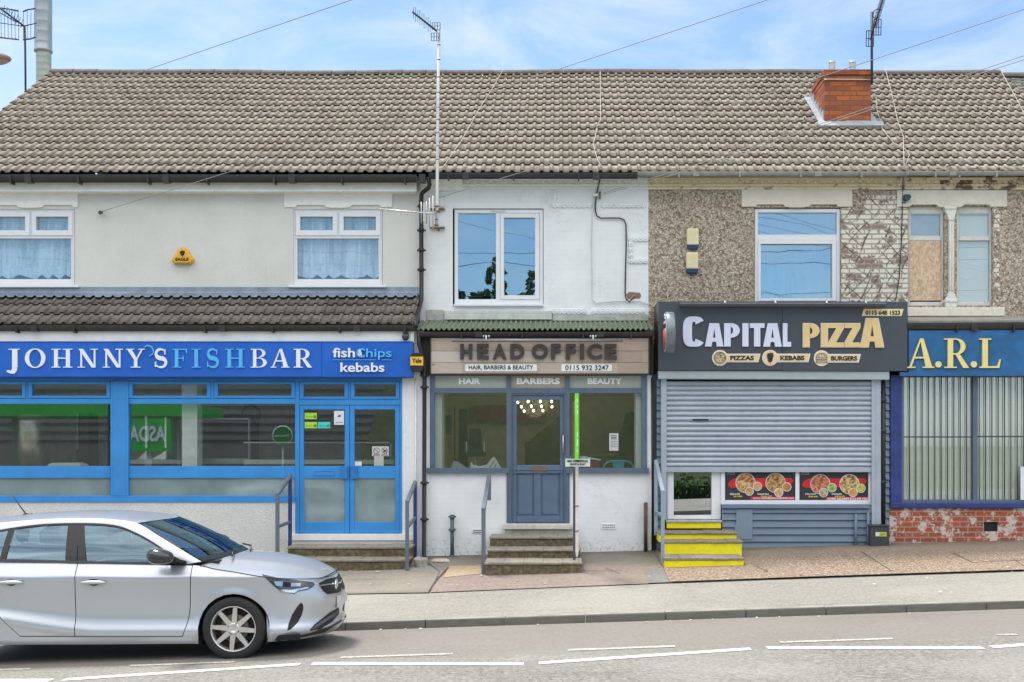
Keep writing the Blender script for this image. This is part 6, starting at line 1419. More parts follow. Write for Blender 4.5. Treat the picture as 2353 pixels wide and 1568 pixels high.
# --- interior
m = MB(); m.hexa([LC(-2.95,-.72,.28), LC(-.42,-.76,.28), LC(-.42,.76,.28), LC(-2.95,.72,.28), LC(-2.95,-.72,.33), LC(-.42,-.76,.33), LC(-.42,.76,.33), LC(-2.95,.72,.33)])
m.hexa([LC(-.72,-.74,.34), LC(-.17,-.72,.34), LC(-.17,.72,.34), LC(-.72,.74,.34), LC(-.66,-.74,.93), LC(-.20,-.68,.965), LC(-.20,.68,.965), LC(-.66,.74,.93)])
for s in (-1, 1): m.box(CX-2.9, CX-.45, CY+s*.765-.02, CY+s*.765+.02, CZ+.28, CZ+.94)
m.box(CX-2.95, CX-2.55, CY-.7, CY+.7, CZ+.33, CZ+1.0); m.build('cabin', darkint, car)
def seat(x, y, w, name):
    m = MB(); m.smooth = True
    def bk(u, v): a = 2*math.pi*u; return LC(x-.22*v+.07*math.sin(a), y+w*(1-.15*v)*math.copysign(abs(math.cos(a))**.5, math.cos(a)), .42+.68*v)
    m.grid(bk, 20, 6); m.box(CX+x-.05, CX+x+.45, CY+y-w, CY+y+w, CZ+.36, CZ+.52)
    s_ = m.build(name, darkint, car); m = MB()
    m.tube([LC(x-.21, y-.06, 1.06), LC(x-.235, y-.06, 1.17)], .008, 6); m.tube([LC(x-.21, y+.06, 1.06), LC(x-.235, y+.06, 1.17)], .008, 6); m.ball(LC(x-.245, y, 1.215), .1, 14, 10, (.5, 1.25, .95)); m.build('headrest', darkint, s_)
for yy in (-.37, .37): seat(-1.12, yy, .22, 'seat')
seat(-2.05, -.37, .28, 'seat'); seat(-2.05, .37, .28, 'seat')
m = MB(); m.tube([LC(-.86+.06*math.sin(a), -.37+.18*math.cos(a), .92+.17*math.sin(a)) for a in [2*math.pi*i/20 for i in range(21)]], .014, 6); m.tube([LC(-.70, -.37, .86), LC(-.86, -.37, .92)], .03, 6); m.build('steering_wheel', darkint, car)
m = MB(); m.ball(LC(-.78, 0, 1.265), .06, 10, 6, (.3, 1.6, .6)); m.build('rear_view_mirror', trim, car)
# --- wheels
def wheel(x, sgn, z=RW):
    r = thing('wheel', None, None, LC(x, sgn*.78, z)) ; r.parent = car; r.location = LC(x, sgn*.78, z)-wl(car)
    c = LC(x, sgn*.78, z); s = sgn
    m = MB(); m.lathe([(.222,.088*s),(.232,.094*s),(.262,.099*s),(.290,.092*s),(.305,.080*s),(.3115,.06*s),(.312,0),(.3115,-.06*s),(.305,-.08*s),(.26,-.1*s),(.215,-.09*s)], c, 'y', 48); m.build('tyre', rubber, r)
    m = MB(); m.lathe([(.205,-.05*s),(.206,.05*s),(.210,.078*s),(.217,.090*s),(.2235,.092*s),(.2235,.086*s)], c, 'y', 48)
    for k in range(8):
        a = R(85+45*k); ca, sa = math.cos(a), math.sin(a); pts = []
        for rr_, wd, yo, th in ((.035,.028,.075,.03),(.212,.019,.084,.03)):
            for dy in (0, -th):
                for w_ in (-wd, wd): pts.append(c+Vector((ca*rr_-sa*w_, (yo+dy)*s, sa*rr_+ca*w_)))
        a0, a1, a2, a3, b0, b1, b2, b3 = pts; m.add([a0,a1,a3,a2,b0,b1,b3,b2], [(0,1,5,4),(1,2,6,5),(2,3,7,6),(3,0,4,7)])
        # raised centre edge that catches light
    m.lathe([(.062,.03*s),(.062,.074*s),(.05,.084*s),(.034,.082*s),(.028,.077*s),(0,.077*s)], c, 'y', 24); m.build('rim', alloy, r)
    m = MB(); m.lathe([(.2,.0),(0,.0)], c, 'y', 24); m.build('wheel_backing', M('dark_wheel_inside', (.035,.03,.027), .7), r)
    m = MB(); m.lathe([(.14,.03*s),(.135,.036*s),(.06,.036*s)], c, 'y', 32); m.build('brake_disc', M('brake_disc', (.16,.13,.11), .5, .5), r)
    m = MB()
    for k in range(4): a = R(62+90*k); m.lathe([(.010,.07*s),(.010,.083*s),(0,.083*s)], c+Vector((math.cos(a)*.05, 0, math.sin(a)*.05)), 'y', 10)
    m.build('wheel_bolts', trim, r)
for x in (0, WHEELB):
    for s in (-1, 1): wheel(x, s, RW if x == 0 else RW+.0324*WHEELB)
m = MB()
for x in (0, WHEELB):
    for s in (-1, 1):
        pts = [(x+(RA+.004)*math.cos(a), RW+(RA+.004)*math.sin(a)) for a in [math.pi*(-.16+1.32*i/24) for i in range(25)]]
        for i in range(24):
            (xa, za), (xb, zb) = pts[i], pts[i+1]; y0, y1 = s*.845, s*.45; m.quad(LC(xa, y0, za), LC(xb, y0, zb), LC(xb, y1, zb), LC(xa, y1, za))
        m.add([LC(xa, s*.45, za) for xa, za in pts], [tuple(range(25))])
m.box(CX-3.0, CX+.62, CY-.80, CY+.80, CZ+.19, CZ+.24); m.build('underbody', well, car)
m = MB()
for s in (-1, 1): m.tube([LC(x_, s*(wall_pt(x_ if x_ <= 0 else x_*.62, .5)[1]+.006) , z_) for x_, z_ in [(RA*math.cos(a), RW+RA*math.sin(a)) for a in [math.pi*(-.12+1.2*i/20) for i in range(21)]]], .004, 5)
# --- nose details seated on the skin
decal('headlight', [[(601,1320.5),(640,1329.5),(690,1334.5),(718,1338.5),(723,1343),(718,1350),(707,1355.5),(684,1360),(677,1365),(650,1362),(630,1348)]], M('headlight_glass', (.06,.065,.075), .06, coat=1), car, .006, True, 5)
hl = [o for o in car.children if o.name.startswith('headlight')][-1]
decal('chrome_strip', [[(645,1361.5),(640,1354.5),(668,1356),(706,1349.5),(709,1352),(684,1357.5),(676.5,1362.5)]], chrome, hl, .010, True, 3)
decal('reflector', [[(629,1336),(650,1337),(648,1348),(634,1346)], [(668,1340),(690,1340.5),(690,1348),(668,1348.5)]], M('lamp_reflector', (.45,.5,.56), .1, .9), hl, .009, True, 2)
decal('lens', [[(650,1338),(667,1339.5),(667,1349),(650,1349)]], M('dark_lens', (.012,.012,.015), .05), hl, .011, True, 2)
gr = decal('grille', [[(732,1341),(750,1331),(772,1326.5),(779,1334),(783,1346),(784,1357),(777,1362.5),(752,1366),(741,1357)]], M('black_grille', (.012,.012,.013), .45), car, .005, True, 5)
decal('grille_bar', [[(733,1345.5),(760,1341.5),(782,1338.5),(782.5,1340.5),(760,1344.5),(734,1348)]], chrome, gr, .011, True, 3)
m = MB(); cc = hit(771, 1345, .012)
if cc: m.lathe([(.045,-.006),(.050,.006),(.060,.006),(.062,-.006)], cc, 'x', 24); m.box(cc.x-.004, cc.x+.006, cc.y-.02, cc.y+.02, cc.z-.035, cc.z+.035); m.build('round_badge', chrome, gr)
lg = decal('lower_grille', [[(711,1449.5),(722,1436),(737,1424),(760,1406),(778,1396.5),(779,1411),(762,1430),(735,1446)]], M('black_grille', (.012,.012,.013), .45), car, .005, True, 5)
decal('grille_slats', [[(716,1445),(770,1412),(771,1414.5),(719,1447)], [(722,1439),(774,1405.5),(775,1408),(724,1441.5)], [(733,1430),(777,1400),(777.5,1402),(735,1432)]], M('grey_slat', (.09,.09,.095), .5), lg, .010, True, 3)
decal('side_vent', [[(660,1450),(663,1434),(671,1413),(681,1397),(691,1385),(696,1389),(697,1398),(693,1414),(684,1431),(669,1446)]], M('black_grille', (.012,.012,.013), .45), car, .005, True, 4)
decal('front_lip', [[(628,1471),(668,1464),(712,1455),(760,1438),(786,1423),(784,1428),(745,1453),(700,1463),(640,1473)]], M('lip_black', (.03,.03,.032), .5), car, .006, True, 4)
m = MB(); pq = hit(772, 1384, .012)
if pq: m.box(pq.x-.004, pq.x+.010, CY-.26, CY+.26, pq.z-.055, pq.z+.055); m.build('number_plate', M('blank_white_plate', (.6,.6,.6), .5), car)
m = MB(); 
for sg in (-1, 1): m.tube([LC(p.x, sg*(p.y+.002), p.z+.001) for p in [edge_pt(c) for c in BC]], .0045, 5)
m.tube([LC(.805-.02*(abs(y)/.5)**2, y, .768) for y in [-.5+i*.1 for i in range(11)]], .004, 5); m.build('bonnet_gap', gapm, car)
# --- handles and mirror
for (x0, x1), dpar in (((186,246), dfront), ((-4,56), drear)):
    c = hit((x0+x1)/2, 1338, .0); m = MB(); w_ = .125
    m.ball(c+Vector((0,-.022,-.002)), .1, 16, 8, (1.3,.14,.19)); h_ = m.build('handle', silver, dpar)
    m = MB(); m.ball(c+Vector((0,.010,.006)), .1, 16, 8, (.74,.20,.50)); m.build('handle_recess', gapm, h_)
for sgn in (-1, 1):
    m = MB(); m.smooth = True; c = LC(-.665, sgn*.985, 1.035)
    def mir(u, v):
        a = 2*math.pi*u; t = v*2-1; k = max(0, 1-abs(t)**2.6)**.5
        return c+Vector((.135*t-.01, sgn*.10*k*math.cos(a)*.9, .076*k*math.copysign(abs(math.sin(a))**.8, math.sin(a))*(1-.18*t)+.01*t*-1))
    m.grid(mir, 24, 14); mr = m.build('door_mirror', M('black_gloss', (.012,.012,.014), .12, coat=1), car, shade=True)
    m = MB(); m.hexa([LC(-.64,sgn*.80,.945), LC(-.48,sgn*.80,.945), LC(-.54,sgn*.93,.985), LC(-.66,sgn*.93,.985), LC(-.64,sgn*.80,.975), LC(-.48,sgn*.80,.975), LC(-.54,sgn*.93,1.01), LC(-.66,sgn*.93,1.01)]); m.build('mirror_arm', trim, mr)
m = MB(); m.smooth = True; m.ball(LC(-2.40, 0, 1.372), .07, 12, 8, (1.0,.35,.45)); m.tube([LC(-2.42, 0, 1.38), LC(-2.59, 0, 1.615)], .006, 6, True, [.007,.004]); m.build('roof_aerial', trim, car)
# ================================================================ ROOF AERIALS, FLUE, CABLES
def aerial(label, base, parts, loc): 
    t = thing('tv_aerial', label, 'aerial', loc); 
    for nm, fn, mt in parts: m = MB(); fn(m); m.build(nm, mt, t)
    return t
dm = 17.92
def mast1(m):
    m.tube([P(1003, 522, dm), P(1004.5, 470, dm), P(1006, 250, dm), P(1009, 68, dm)], .024, 8)
def bands1(m):
    for y in (104, 138, 178, 213, 247, 275, 306, 336, 367, 480, 505): m.tube([P(1003+6*(520-y)/450, y-.8, dm), P(1003+6*(520-y)/450, y+.8, dm)], .027, 8)
def boom1(m):
    a, b = P(948, 28, dm-.45), P(1004, 72, dm-.02); m.tube([a, b], .014, 6)
    for i in range(9):
        q = a.lerp(b, .04+i*.085); h = .11 if i % 2 else .085; m.tube([q+Vector((0,0,-h)), q+Vector((0,0,h))], .004, 5)
def refl1(m):
    for sgn, y0, y1 in ((1, 52, 68), (-1, 76, 94)):
        for k in range(4): x = 993+k*6.1+(-2 if sgn < 0 else 0); m.tube([P(x, y0, dm-.03), P(x, y1, dm-.03)], .007, 5)
        for k in range(3): y = y0+k*(y1-y0)/2; m.tube([P(993+(-2 if sgn < 0 else 0), y, dm-.03), P(1011.5+(-2 if sgn < 0 else 0), y, dm-.03)], .006, 5)
def bracket1(m):
    for y in (479, 522): m.box(gx(987, 18.3), gx(1021, 18.3), DW-.06, DW, gz(y+1.6, 18.3), gz(y-1.6, 18.3)); m.box(gx(1002, 18.1), gx(1006, 18.1), 17.9, DW, gz(y+1.2, 18.1), gz(y-1.2, 18.1))
    for y in (474, 486, 518): m.tube([P(998, y, dm-.03), P(1008, y, dm-.03)], .014, 6)
aerial('tall white aerial mast clamped to the white salon wall, rising above the ridge', None, [('mast', mast1, M('white_mast', (.66,.66,.63), .45, .2, dirt=.15)), ('boom', boom1, aer_d), ('reflector', refl1, M('grey_reflector', (.22,.25,.29), .5, .3)), ('wall_bracket', bracket1, rust_m)], P(1003, 522, dm))
def boom2(m):
    a, b = P(873, 481, 17.75), P(1000, 492, 17.75); m.tube([a, b], .012, 6)
    for i in range(7): q = a.lerp(b, .02+i*.122); m.tube([q+Vector((0,0,-.075)), q+Vector((0,0,.075))], .005, 5); m.ball(q, .014, 6, 4)
def refl2(m):
    for x, h in ((968,.16),(980,.17),(987,.22),(995,.25)): m.tube([P(x, 489, 17.75)+Vector((0,0,-h)), P(x, 489, 17.75)+Vector((0,0,h))], .009, 6)
    m.fb(972, 978, 466, 509, 17.74, 17.76); m.tube([P(966, 489.5, 17.75), P(998, 491.5, 17.75)], .010, 6); m.tube([P(980, 491, 17.75), P(1004, 488, 17.9)], .018, 6)
mst = [o for o in COL.objects if o.get('label', '').startswith('tall white aerial')][0]
for y in (104, 138, 178, 213, 247, 275, 306, 336, 367, 505):
    m = MB(); m.tube([P(1003+6*(520-y)/450, y-.8, dm), P(1003+6*(520-y)/450, y+.8, dm)], .027, 8); m.build('tape_band', gut_m, mst)
aerial('pale yagi aerial pointing left across the cream wall corner below the eaves', None, [('boom', boom2, alum), ('reflector', refl2, alum)], P(1000, 492, 17.75))
da2 = 20.0
def mast3(m): m.tube([P(2003.5, 195, da2), P(2003, 28, da2)], .022, 8)
def boom3(m):
    a, b = P(2000, 92, da2-.05), P(2030, -6, da2-.7); m.tube([a, b], .013, 6)
    for i in range(24): q = a.lerp(b, .3+i*.03); m.tube([q+Vector((-.05,0,-.012)), q+Vector((.05,0,.012))], .007, 5)
    m.tube([P(2008, 42, da2-.3), P(2006, 38, da2-.3), P(2008, 26, da2-.3), P(2014, 22, da2-.35), P(2026, 22, da2-.4)], .009, 6); m.tube([P(2008, 41, da2-.3), P(2020, 42, da2-.3)], .009, 6)
def refl3(m):
    for xo, yo, w_, h_ in ((2008, 45, 17, 36), (1991, 71, 17, 36)):
        for k in range(4): m.tube([P(xo+k*w_/3, yo, da2-.08), P(xo+k*w_/3-1, yo+h_, da2-.08)], .008, 5)
        for k in range(3): m.tube([P(xo, yo+k*h_/2, da2-.08), P(xo+w_, yo+k*h_/2, da2-.08)], .008, 5)
aerial('dark aerial strapped to the right side of the brick chimney', None, [('mast', mast3, aer_d), ('boom', boom3, aer_d), ('reflector', refl3, aer_d)], P(2003, 195, da2))
m = MB(); 
for y in (184, 183): m.tube([P(1894, 183, dc-.03), P(1900, 182.5, dc-.045), P(2000, 183.5, dc-.045), P(2005, 184, dc-.03)], .009, 6); break
m.single('chimney_strap', alum, 'thin metal strap holding the aerial round the brick chimney', 'strap')
da4 = 24.5
def mast4(m): m.tube([P(59, 235, da4), P(58, 110, da4), P(56.5, 62, da4)], .022, 8)
def boom4(m):
    a, b = P(56, 61, da4), P(-4, 16, da4-.5); m.tube([a, b], .018, 6); m.tube([P(56, 61, da4), P(0, 53, da4-.2)], .009, 6); m.tube([P(56, 60, da4), P(84, 53.5, da4)], .012, 6); m.tube([P(40, 52, da4-.1), P(0, 30, da4-.4)], .01, 6)
    for i in range(8): q = a.lerp(b, .15+.1*i); m.tube([q+Vector((0,0,-.09)), q+Vector((.05,0,.09))], .006, 5)
def refl4(m):
    for pts in ([(-4,18),(20,21),(42,26)], [(53,27),(66,22),(82,20)], [(-4,86),(22,89),(43,91.5)], [(53,92),(68,90),(82,86)]): m.tube([P(x, y, da4-.1) for x, y in pts], .016, 6)
    for i in range(6): m.tube([P(2+i*8, 22, da4-.1), P(3+i*8, 89, da4-.1)], .005, 5)
    for i in range(4): m.tube([P(54+i*8.5, 25, da4-.1), P(54+i*8.5, 89, da4-.1)], .005, 5)
aerial('wide grid aerial on a dark mast behind the left gable end', None, [('mast', mast4, aer_d), ('boom', boom4, aer_d), ('reflector', refl4, aer_d)], P(59, 235, da4))
df = 25.5
t = thing('flue_pipe', 'tall galvanised ventilation flue rising behind the left end of the ridge', 'flue', P(100, 260, df))
m = MB(); r0 = 19*df/F; c0 = P(99.5, 110, df); prof = [(0, 3.2)]
for i in range(15): prof += [(r0, 3.2-i*.22), (r0*1.012, 3.2-i*.22-.01), (r0, 3.2-i*.22-.02)]
z_b = gz(117, df)-c0.z; prof = [p for p in prof if p[1] > z_b+.03] + [(r0, z_b+.03), (r0*1.06, z_b+.02), (r0*1.06, z_b-.03), (r0*.8, z_b-.03)]
m.lathe(prof, c0, 'z', 32); m.build('outer_duct', flue_m, t)
m = MB(); r1 = 16.5*df/F; c1 = P(100.5, 117, df); prof = []
for i in range(12): prof += [(r1, .02-i*.14), (r1*1.015, .01-i*.14), (r1, -i*.14)]
m.lathe(prof, c1, 'z', 32); m.build('inner_duct', flue_l, t)
# street lamp whose head reaches into the frame
dl_ = 15.0
t = thing('street_lamp', 'oval brown street lamp head reaching in at the left edge of the sky', 'street lamp', Vector((gx(-110, dl_), dl_, pav(gx(-110, dl_), dl_))))
m = MB(); q = P(-30, 135, dl_); m.tube([Vector((gx(-110, dl_), dl_, pav(gx(-110, dl_), dl_))), P(-110, 150, dl_), P(-100, 138, dl_), P(-60, 134, dl_)], .05, 10); m.build('pole', aer_d, t)
m = MB(); c = P(-22, 134.5, dl_); m.ball(c, .26, 24, 10, (1,.62,.27)); m.build('lamp_head', M('brown_lamp_head', (.30,.19,.16), .35, var=.06), t)
m = MB(); m.ball(c+Vector((0,0,-.02)), .235, 24, 10, (1,.60,.25)); m.build('lamp_lens', M('pinkish_lens', (.42,.27,.24), .3), t)
def cable(label, pts, r=.006, mat=cable_d, sag=0, cat='cable', name='cable'):
    if mat is cable_o: pts = list(pts) + [Vector(pts[-1]) + (Vector(pts[-1])-Vector(pts[-2])).normalized()*14]
    q = []
    for i in range(len(pts)-1):
        a, b = Vector(pts[i]), Vector(pts[i+1]); n_ = 14 if (b-a).length > 1.5 else 3
        for k in range(n_): t = k/n_; p = a.lerp(b, t); p.z -= sag*4*t*(1-t); q.append(p)
    q.append(Vector(pts[-1])); m = MB(); m.tube(q, r, 6); return m.single(name, mat, label, cat)
cable('overhead wire running from the hook on the cream wall up across the salon roof', [P(232, 487, 18.36), P(1261, 167, 15.2), P(1790, -9, 12.6)], .0044, cable_o)
m = MB(); m.ball(P(230, 488.5, 18.33), .03, 8, 6); m.tube([P(230, 488, 18.4), P(230, 488, 18.3), P(235, 491, 18.3), P(236, 486, 18.33)], .009, 6); m.single('wire_hook', M('dark_iron', (.09,.09,.10), .6, dirt=.3), 'small dark iron hook holding a wire on the cream wall', 'hook')
cable('overhead wire crossing the left part of the roof and the sky', [P(-60, 293, 17.8), P(325, 165, 15.5), P(840, -11, 12.2)], .0044, cable_o)
cable('overhead wire from the salon wall passing behind the chimney top to the right', [P(1008, 455, 18.3), P(1364, 345, 16.6), P(1872, 182, 14.2), P(2400, 6, 12.0)], .0044, cable_o)
cable('upper of two wires running from the salon wall below the chimney', [P(1386, 444, 18.3), P(1561, 391, 17.3), P(1897, 281, 15.6), P(2237, 167, 13.8), P(2420, 106, 13.0)], .0044, cable_o)
cable('lower of two wires running from the salon wall below the chimney', [P(1388, 447, 18.3), P(1565, 397, 17.2), P(1897, 287, 15.4), P(2255, 169, 13.7), P(2420, 116, 12.9)], .0044, cable_o)
def rp(x, y, up=.07):    # point resting on the main roof seen at this pixel
    t = 0; k = (PY-y)/F
    tt = (k*DE - (ZE-CH))/(TP-k); d = DE+tt; return onroof(gx(x, d), d, up)
cable('pale cable hanging straight down the roof above the salon and kinking left', [rp(1379, 170, .09), rp(1379.5, 240), rp(1380, 285), rp(1372, 300), rp(1368, 322), rp(1363, 340), rp(1367, 358), rp(1374, 380), rp(1383, 394)], .007, cable_w)
cable('pale cable slanting down the roof beside the tall aerial mast', [rp(1156, 172, .09), rp(1130, 215), rp(1100, 262), rp(1060, 335), rp(1035, 370), rp(1020, 394)], .006, cable_w)
cable('long pale cable down the roof right of the brick chimney', [rp(2033, 170, .09), rp(2048, 225), rp(2062, 290), rp(2074, 322), rp(2076, 394)], .007, cable_w)
cable('looping pale cable below the right corner of the chimney flashing', [rp(2012, 232), rp(2014, 262), rp(2027, 308), rp(2052, 338), rp(2078, 352), rp(2088, 366), rp(2082, 384), rp(2078, 392)], .006, cable_w)
cable('pale cable near the roof end at the right edge', [rp(2296, 171, .1), rp(2302, 184, .1), rp(2315, 202), rp(2335, 238), rp(2348, 264), rp(2360, 285)], .007, cable_w)
dk = DW-.03
cable('black cable looping down the white salon wall to a rusty patch', [P(1381, 402, 18.2), P(1372, 440, dk), P(1368, 470, dk), P(1368, 485, dk), P(1372, 497, dk), P(1380, 501.5, dk), P(1425, 501.5, dk), P(1434, 506, dk), P(1438.5, 517, dk), P(1439, 560, dk), P(1437, 640, dk), P(1436.5, 675, dk), P(1439, 688, dk), P(1446, 694, dk), P(1452, 688, dk), P(1460, 681, dk)], .011)
cable('white painted cable down the salon wall beside the black loop', [P(1365, 452, dk), P(1361, 500, dk), P(1359, 560, dk), P(1360.5, 640, dk), P(1361, 690, dk), P(1370, 697, dk), P(1410, 693, dk), P(1470, 692, dk), P(1489, 700, dk)], .008, M('white_cable', (.62,.64,.65), .6))
m = MB(); m.fb(1363, 1375, 445, 451, DW-.05, DW); m.single('junction_box', whitep, 'small white junction box where the black cable enters the salon wall', 'box')
m = MB(); m.fb(1377, 1380, 443, 457, DW-.05, DW); m.ball(P(1378.5, 443, DW-.05), .02, 8, 5); m.single('wire_bracket', rust_m, 'rusty bracket beside the white junction box holding overhead wires', 'bracket')
cable('dark cable trailing down the stripped brick from the gutter', [P(2076, 398, 18.1), P(2074, 440, dk), P(2073, 500, dk), P(2071, 560, dk), P(2066, 640, dk), P(2058, 692, dk)], .008)
# ================================================================ INSIDE THE SHOPS
def inside(name, label, cat, parts, loc, group=None):
    t = thing(name, label, cat, loc, group)
    for nm, mt, fn in parts: m = MB(); fn(m); m.build(nm, mt, t)
    return t
stl = M('brushed_steel', (.50,.50,.48), .3, .7); cream_i = M('cream_worktop', (.72,.70,.62), .5)
inside('serving_counter', 'pale serving counter with glass screen behind the double doors', 'counter', [('worktop', cream_i, lambda m: m.fb(560, 905, 1057, 1067, 18.25, 18.95)), ('screen_rail', cream_i, lambda m: m.fb(560, 900, 1015.5, 1019, 18.25, 18.30)), ('front_panel', M('counter_front', (.22,.22,.2), .6), lambda m: m.fb(560, 905, 1067, 1190, 18.35, 18.95)), ('screen_post', stl, lambda m: m.fb(896, 900, 1015, 1058, 18.25, 18.30))], P(730, 1190, 18.25))
inside('frying_range', 'dark steel frying range in a pale frame right of the white column', 'range', [('range_body', M('dark_range', (.05,.055,.055), .35, .3), lambda m: m.fb(462, 570, 952, 1180, 18.70, 19.40)), ('range_frame', stl, lambda m: ring(m, 461, 573, 961, 1057, 2.5, 2.5, 3, 3, 18.40, 18.50)), ('front_shelf', stl, lambda m: m.fb(461, 573, 1057, 1066, 18.40, 18.70))], P(516, 1180, 18.70))
inside('hot_cabinet', 'low steel cabinet with pale top left of the white column', 'cabinet', [('cabinet_top', cream_i, lambda m: m.fb(300, 416, 1057, 1066, 18.30, 18.90)), ('cabinet_body', M('dark_range', (.05,.055,.055), .35, .3), lambda m: m.fb(300, 416, 1066, 1180, 18.35, 18.90))], P(358, 1180, 18.30))
inside('steel_urn', 'tall pale steel cylinder at the far left of the fish shop window', 'urn', [('urn_body', M('warm_steel', (.60,.52,.40), .3, .7), lambda m: m.lathe([(0,0),(.19,0),(.19,.95),(.17,1.0),(0,1.0)], P(72, 1110, 18.25), 'z', 24)), ('urn_lid', stl, lambda m: m.lathe([(.2,.98),(.15,1.05),(0,1.07)], P(72, 1110, 18.25), 'z', 24))], P(72, 1110, 18.25))
inside('display_stand', 'white wire display stand with two triangular feet behind the fish shop window', 'stand', [('upright', whitep, lambda m: (m.fb(333, 337, 956, 1030, 17.95, 17.98), m.fb(378, 381.5, 960, 1030, 17.95, 17.98))), ('foot', whitep, lambda m: (m.pp([(316,1056),(336,1036),(336,1056)], 17.95, 17.98), m.pp([(348,1056),(381,1036),(381,1056)], 17.95, 17.98)))], P(350, 1056, 17.95))
inside('white_tray', 'long white tray lying on the fish shop window ledge', 'tray', [('tray_body', whitep, lambda m: m.pp([(108,1071),(112,1066.5),(120,1064),(172,1064),(182,1066.5),(187,1071)], 17.9, 18.2))], P(148, 1071, 17.9))
inside('dark_locker', 'tall dark cabinet behind the left fish shop window', 'cabinet', [('locker_body', M('dark_range', (.05,.055,.055), .35, .3), lambda m: m.fb(176, 204, 950, 1180, 19.0, 19.4)), ('locker_edge', stl, lambda m: m.fb(176, 179, 948, 1033, 18.97, 18.999))], P(190, 1180, 19))
inside('wall_clock', 'round clock high on the fish shop back wall', 'clock', [('clock_rim', black_m, lambda m: m.lathe([(.17,.0),(.17,-.04),(.13,-.04)], P(578, 951, 20.5), 'y', 24)), ('clock_face', M('clock_face', (.45,.47,.45), .5), lambda m: m.lathe([(.135,-.03),(0,-.03)], P(578, 951, 20.5), 'y', 24))], P(578, 958, 20.5))
inside('wall_panel', 'maroon panel hanging on the salon back wall', 'picture', [('panel_face', M('maroon', (.13,.02,.03), .5), lambda m: m.fb(1092, 1250, 932, 970, 21.3, 21.34))], P(1170, 970, 21.3))
inside('folded_mirror_stand', 'tall dark salon stand behind the left salon window', 'stand', [('stand_post', black_m, lambda m: (m.fb(1024, 1036, 955, 1000, 18.8, 18.95), m.fb(1043, 1046, 930, 1060, 18.9, 18.95), m.fb(1054, 1074, 940, 1085, 19.2, 19.3)))], P(1050, 1085, 18.9))
inside('salon_mirror', 'tall framed mirror leaning behind the left salon window', 'mirror', [('mirror_frame', M('pale_mirror_frame', (.55,.50,.42), .5), lambda m: ring(m, 1012, 1022, 925, 1085, 1.5, 1.5, 2, 2, 18.3, 18.34)), ('mirror_glass', stl, lambda m: m.fb(1013.5, 1020.5, 927, 1083, 18.33, 18.335))], P(1017, 1085, 18.3))
inside('salon_chair', 'black high backed styling chair behind the left salon window', 'chair', [('backrest', black_m, lambda m: m.pp([(1078,985),(1104,985),(1108,1035),(1076,1035)], 18.7, 18.8)), ('seat', black_m, lambda m: m.fb(1072, 1112, 1036, 1050, 18.4, 18.85)), ('column', stl, lambda m: m.fb(1089, 1095, 1050, 1120, 18.6, 18.66)), ('armrest', stl, lambda m: (m.fb(1070, 1073, 1015, 1040, 18.4, 18.8), m.fb(1111, 1114, 1015, 1040, 18.4, 18.8)))], P(1092, 1120, 18.6))
inside('cushion', 'grey triangular cushion on the salon window ledge', 'cushion', [('cushion_body', M('grey_cushion', (.36,.40,.43), .9), lambda m: m.pp([(1036,1077),(1042,1059),(1052,1062),(1073,1077)], 17.8, 17.95))], P(1055, 1077, 17.85))
inside('cushion', 'white striped cushion on the salon window ledge beside the door', 'cushion', [('cushion_body', M('white_cushion', (.74,.76,.78), .9), lambda m: m.pp([(1112,1077),(1132,1051),(1135,1050),(1152,1077)], 17.8, 17.95)), ('stripe', M('grey_ink2', (.3,.32,.35), .9), lambda m: (m.pp([(1122,1077),(1136,1056),(1137.5,1058),(1125,1077)], 17.796, 17.80), m.pp([(1134,1077),(1140,1064),(1141.5,1066),(1137,1077)], 17.796, 17.80)))], P(1132, 1077, 17.85))
inside('towel', 'white towel lying on the salon window ledge between the cushions', 'towel', [('towel_body', M('white_cushion', (.74,.76,.78), .9), lambda m: m.pp([(1080,1077),(1082,1061),(1086,1069),(1102,1072),(1118,1068),(1118,1077)], 17.9, 18.05))], P(1100, 1077, 17.95))
inside('box', 'dark red box with white paper on top behind the beauty window', 'box', [('box_body', M('dark_red_box', (.28,.03,.04), .6), lambda m: m.fb(1351, 1376, 1058, 1080, 18.0, 18.3)), ('paper_sheets', paper, lambda m: m.pp([(1332,1050),(1345,1049),(1381,1056),(1380,1058.5),(1335,1054)], 18.0, 18.2))], P(1363, 1080, 18))
inside('chair', 'turquoise chair with a curved tube frame behind the beauty window', 'chair', [('seat', M('turquoise_seat', (.05,.40,.62), .5), lambda m: m.pp([(1407,1060),(1435,1060),(1433,1080),(1411,1080)], 18.1, 18.4)), ('frame', M('pale_turquoise', (.20,.55,.66), .4), lambda m: m.tube([P(1386, 1085, 18.1), P(1388, 1070, 18.1), P(1395, 1062.5, 18.1), P(1408, 1059.5, 18.1), P(1437, 1059.5, 18.1), P(1449, 1063, 18.1), P(1455, 1071, 18.1), P(1457, 1085, 18.1)], .014, 8))], P(1421, 1085, 18.1))
inside('salon_bench', 'pale wooden bench across the back of the beauty window', 'bench', [('bench_top', M('bench_wood', (.42,.30,.16), .6), lambda m: m.fb(1312, 1440, 1044, 1049, 19.5, 19.9)), ('bench_front', M('bench_wood2', (.24,.17,.10), .6), lambda m: m.fb(1312, 1440, 1049, 1085, 19.55, 19.9))], P(1376, 1085, 19.5))
inside('hanging_gown', 'long dark gown hanging at the right of the beauty window', 'gown', [('gown_cloth', M('dark_gown', (.03,.035,.03), .9), lambda m: m.pp([(1440,950),(1452,945),(1461,952),(1462,1076),(1422,1076),(1424,1000)], 18.6, 18.8))], P(1442, 1076, 18.7))
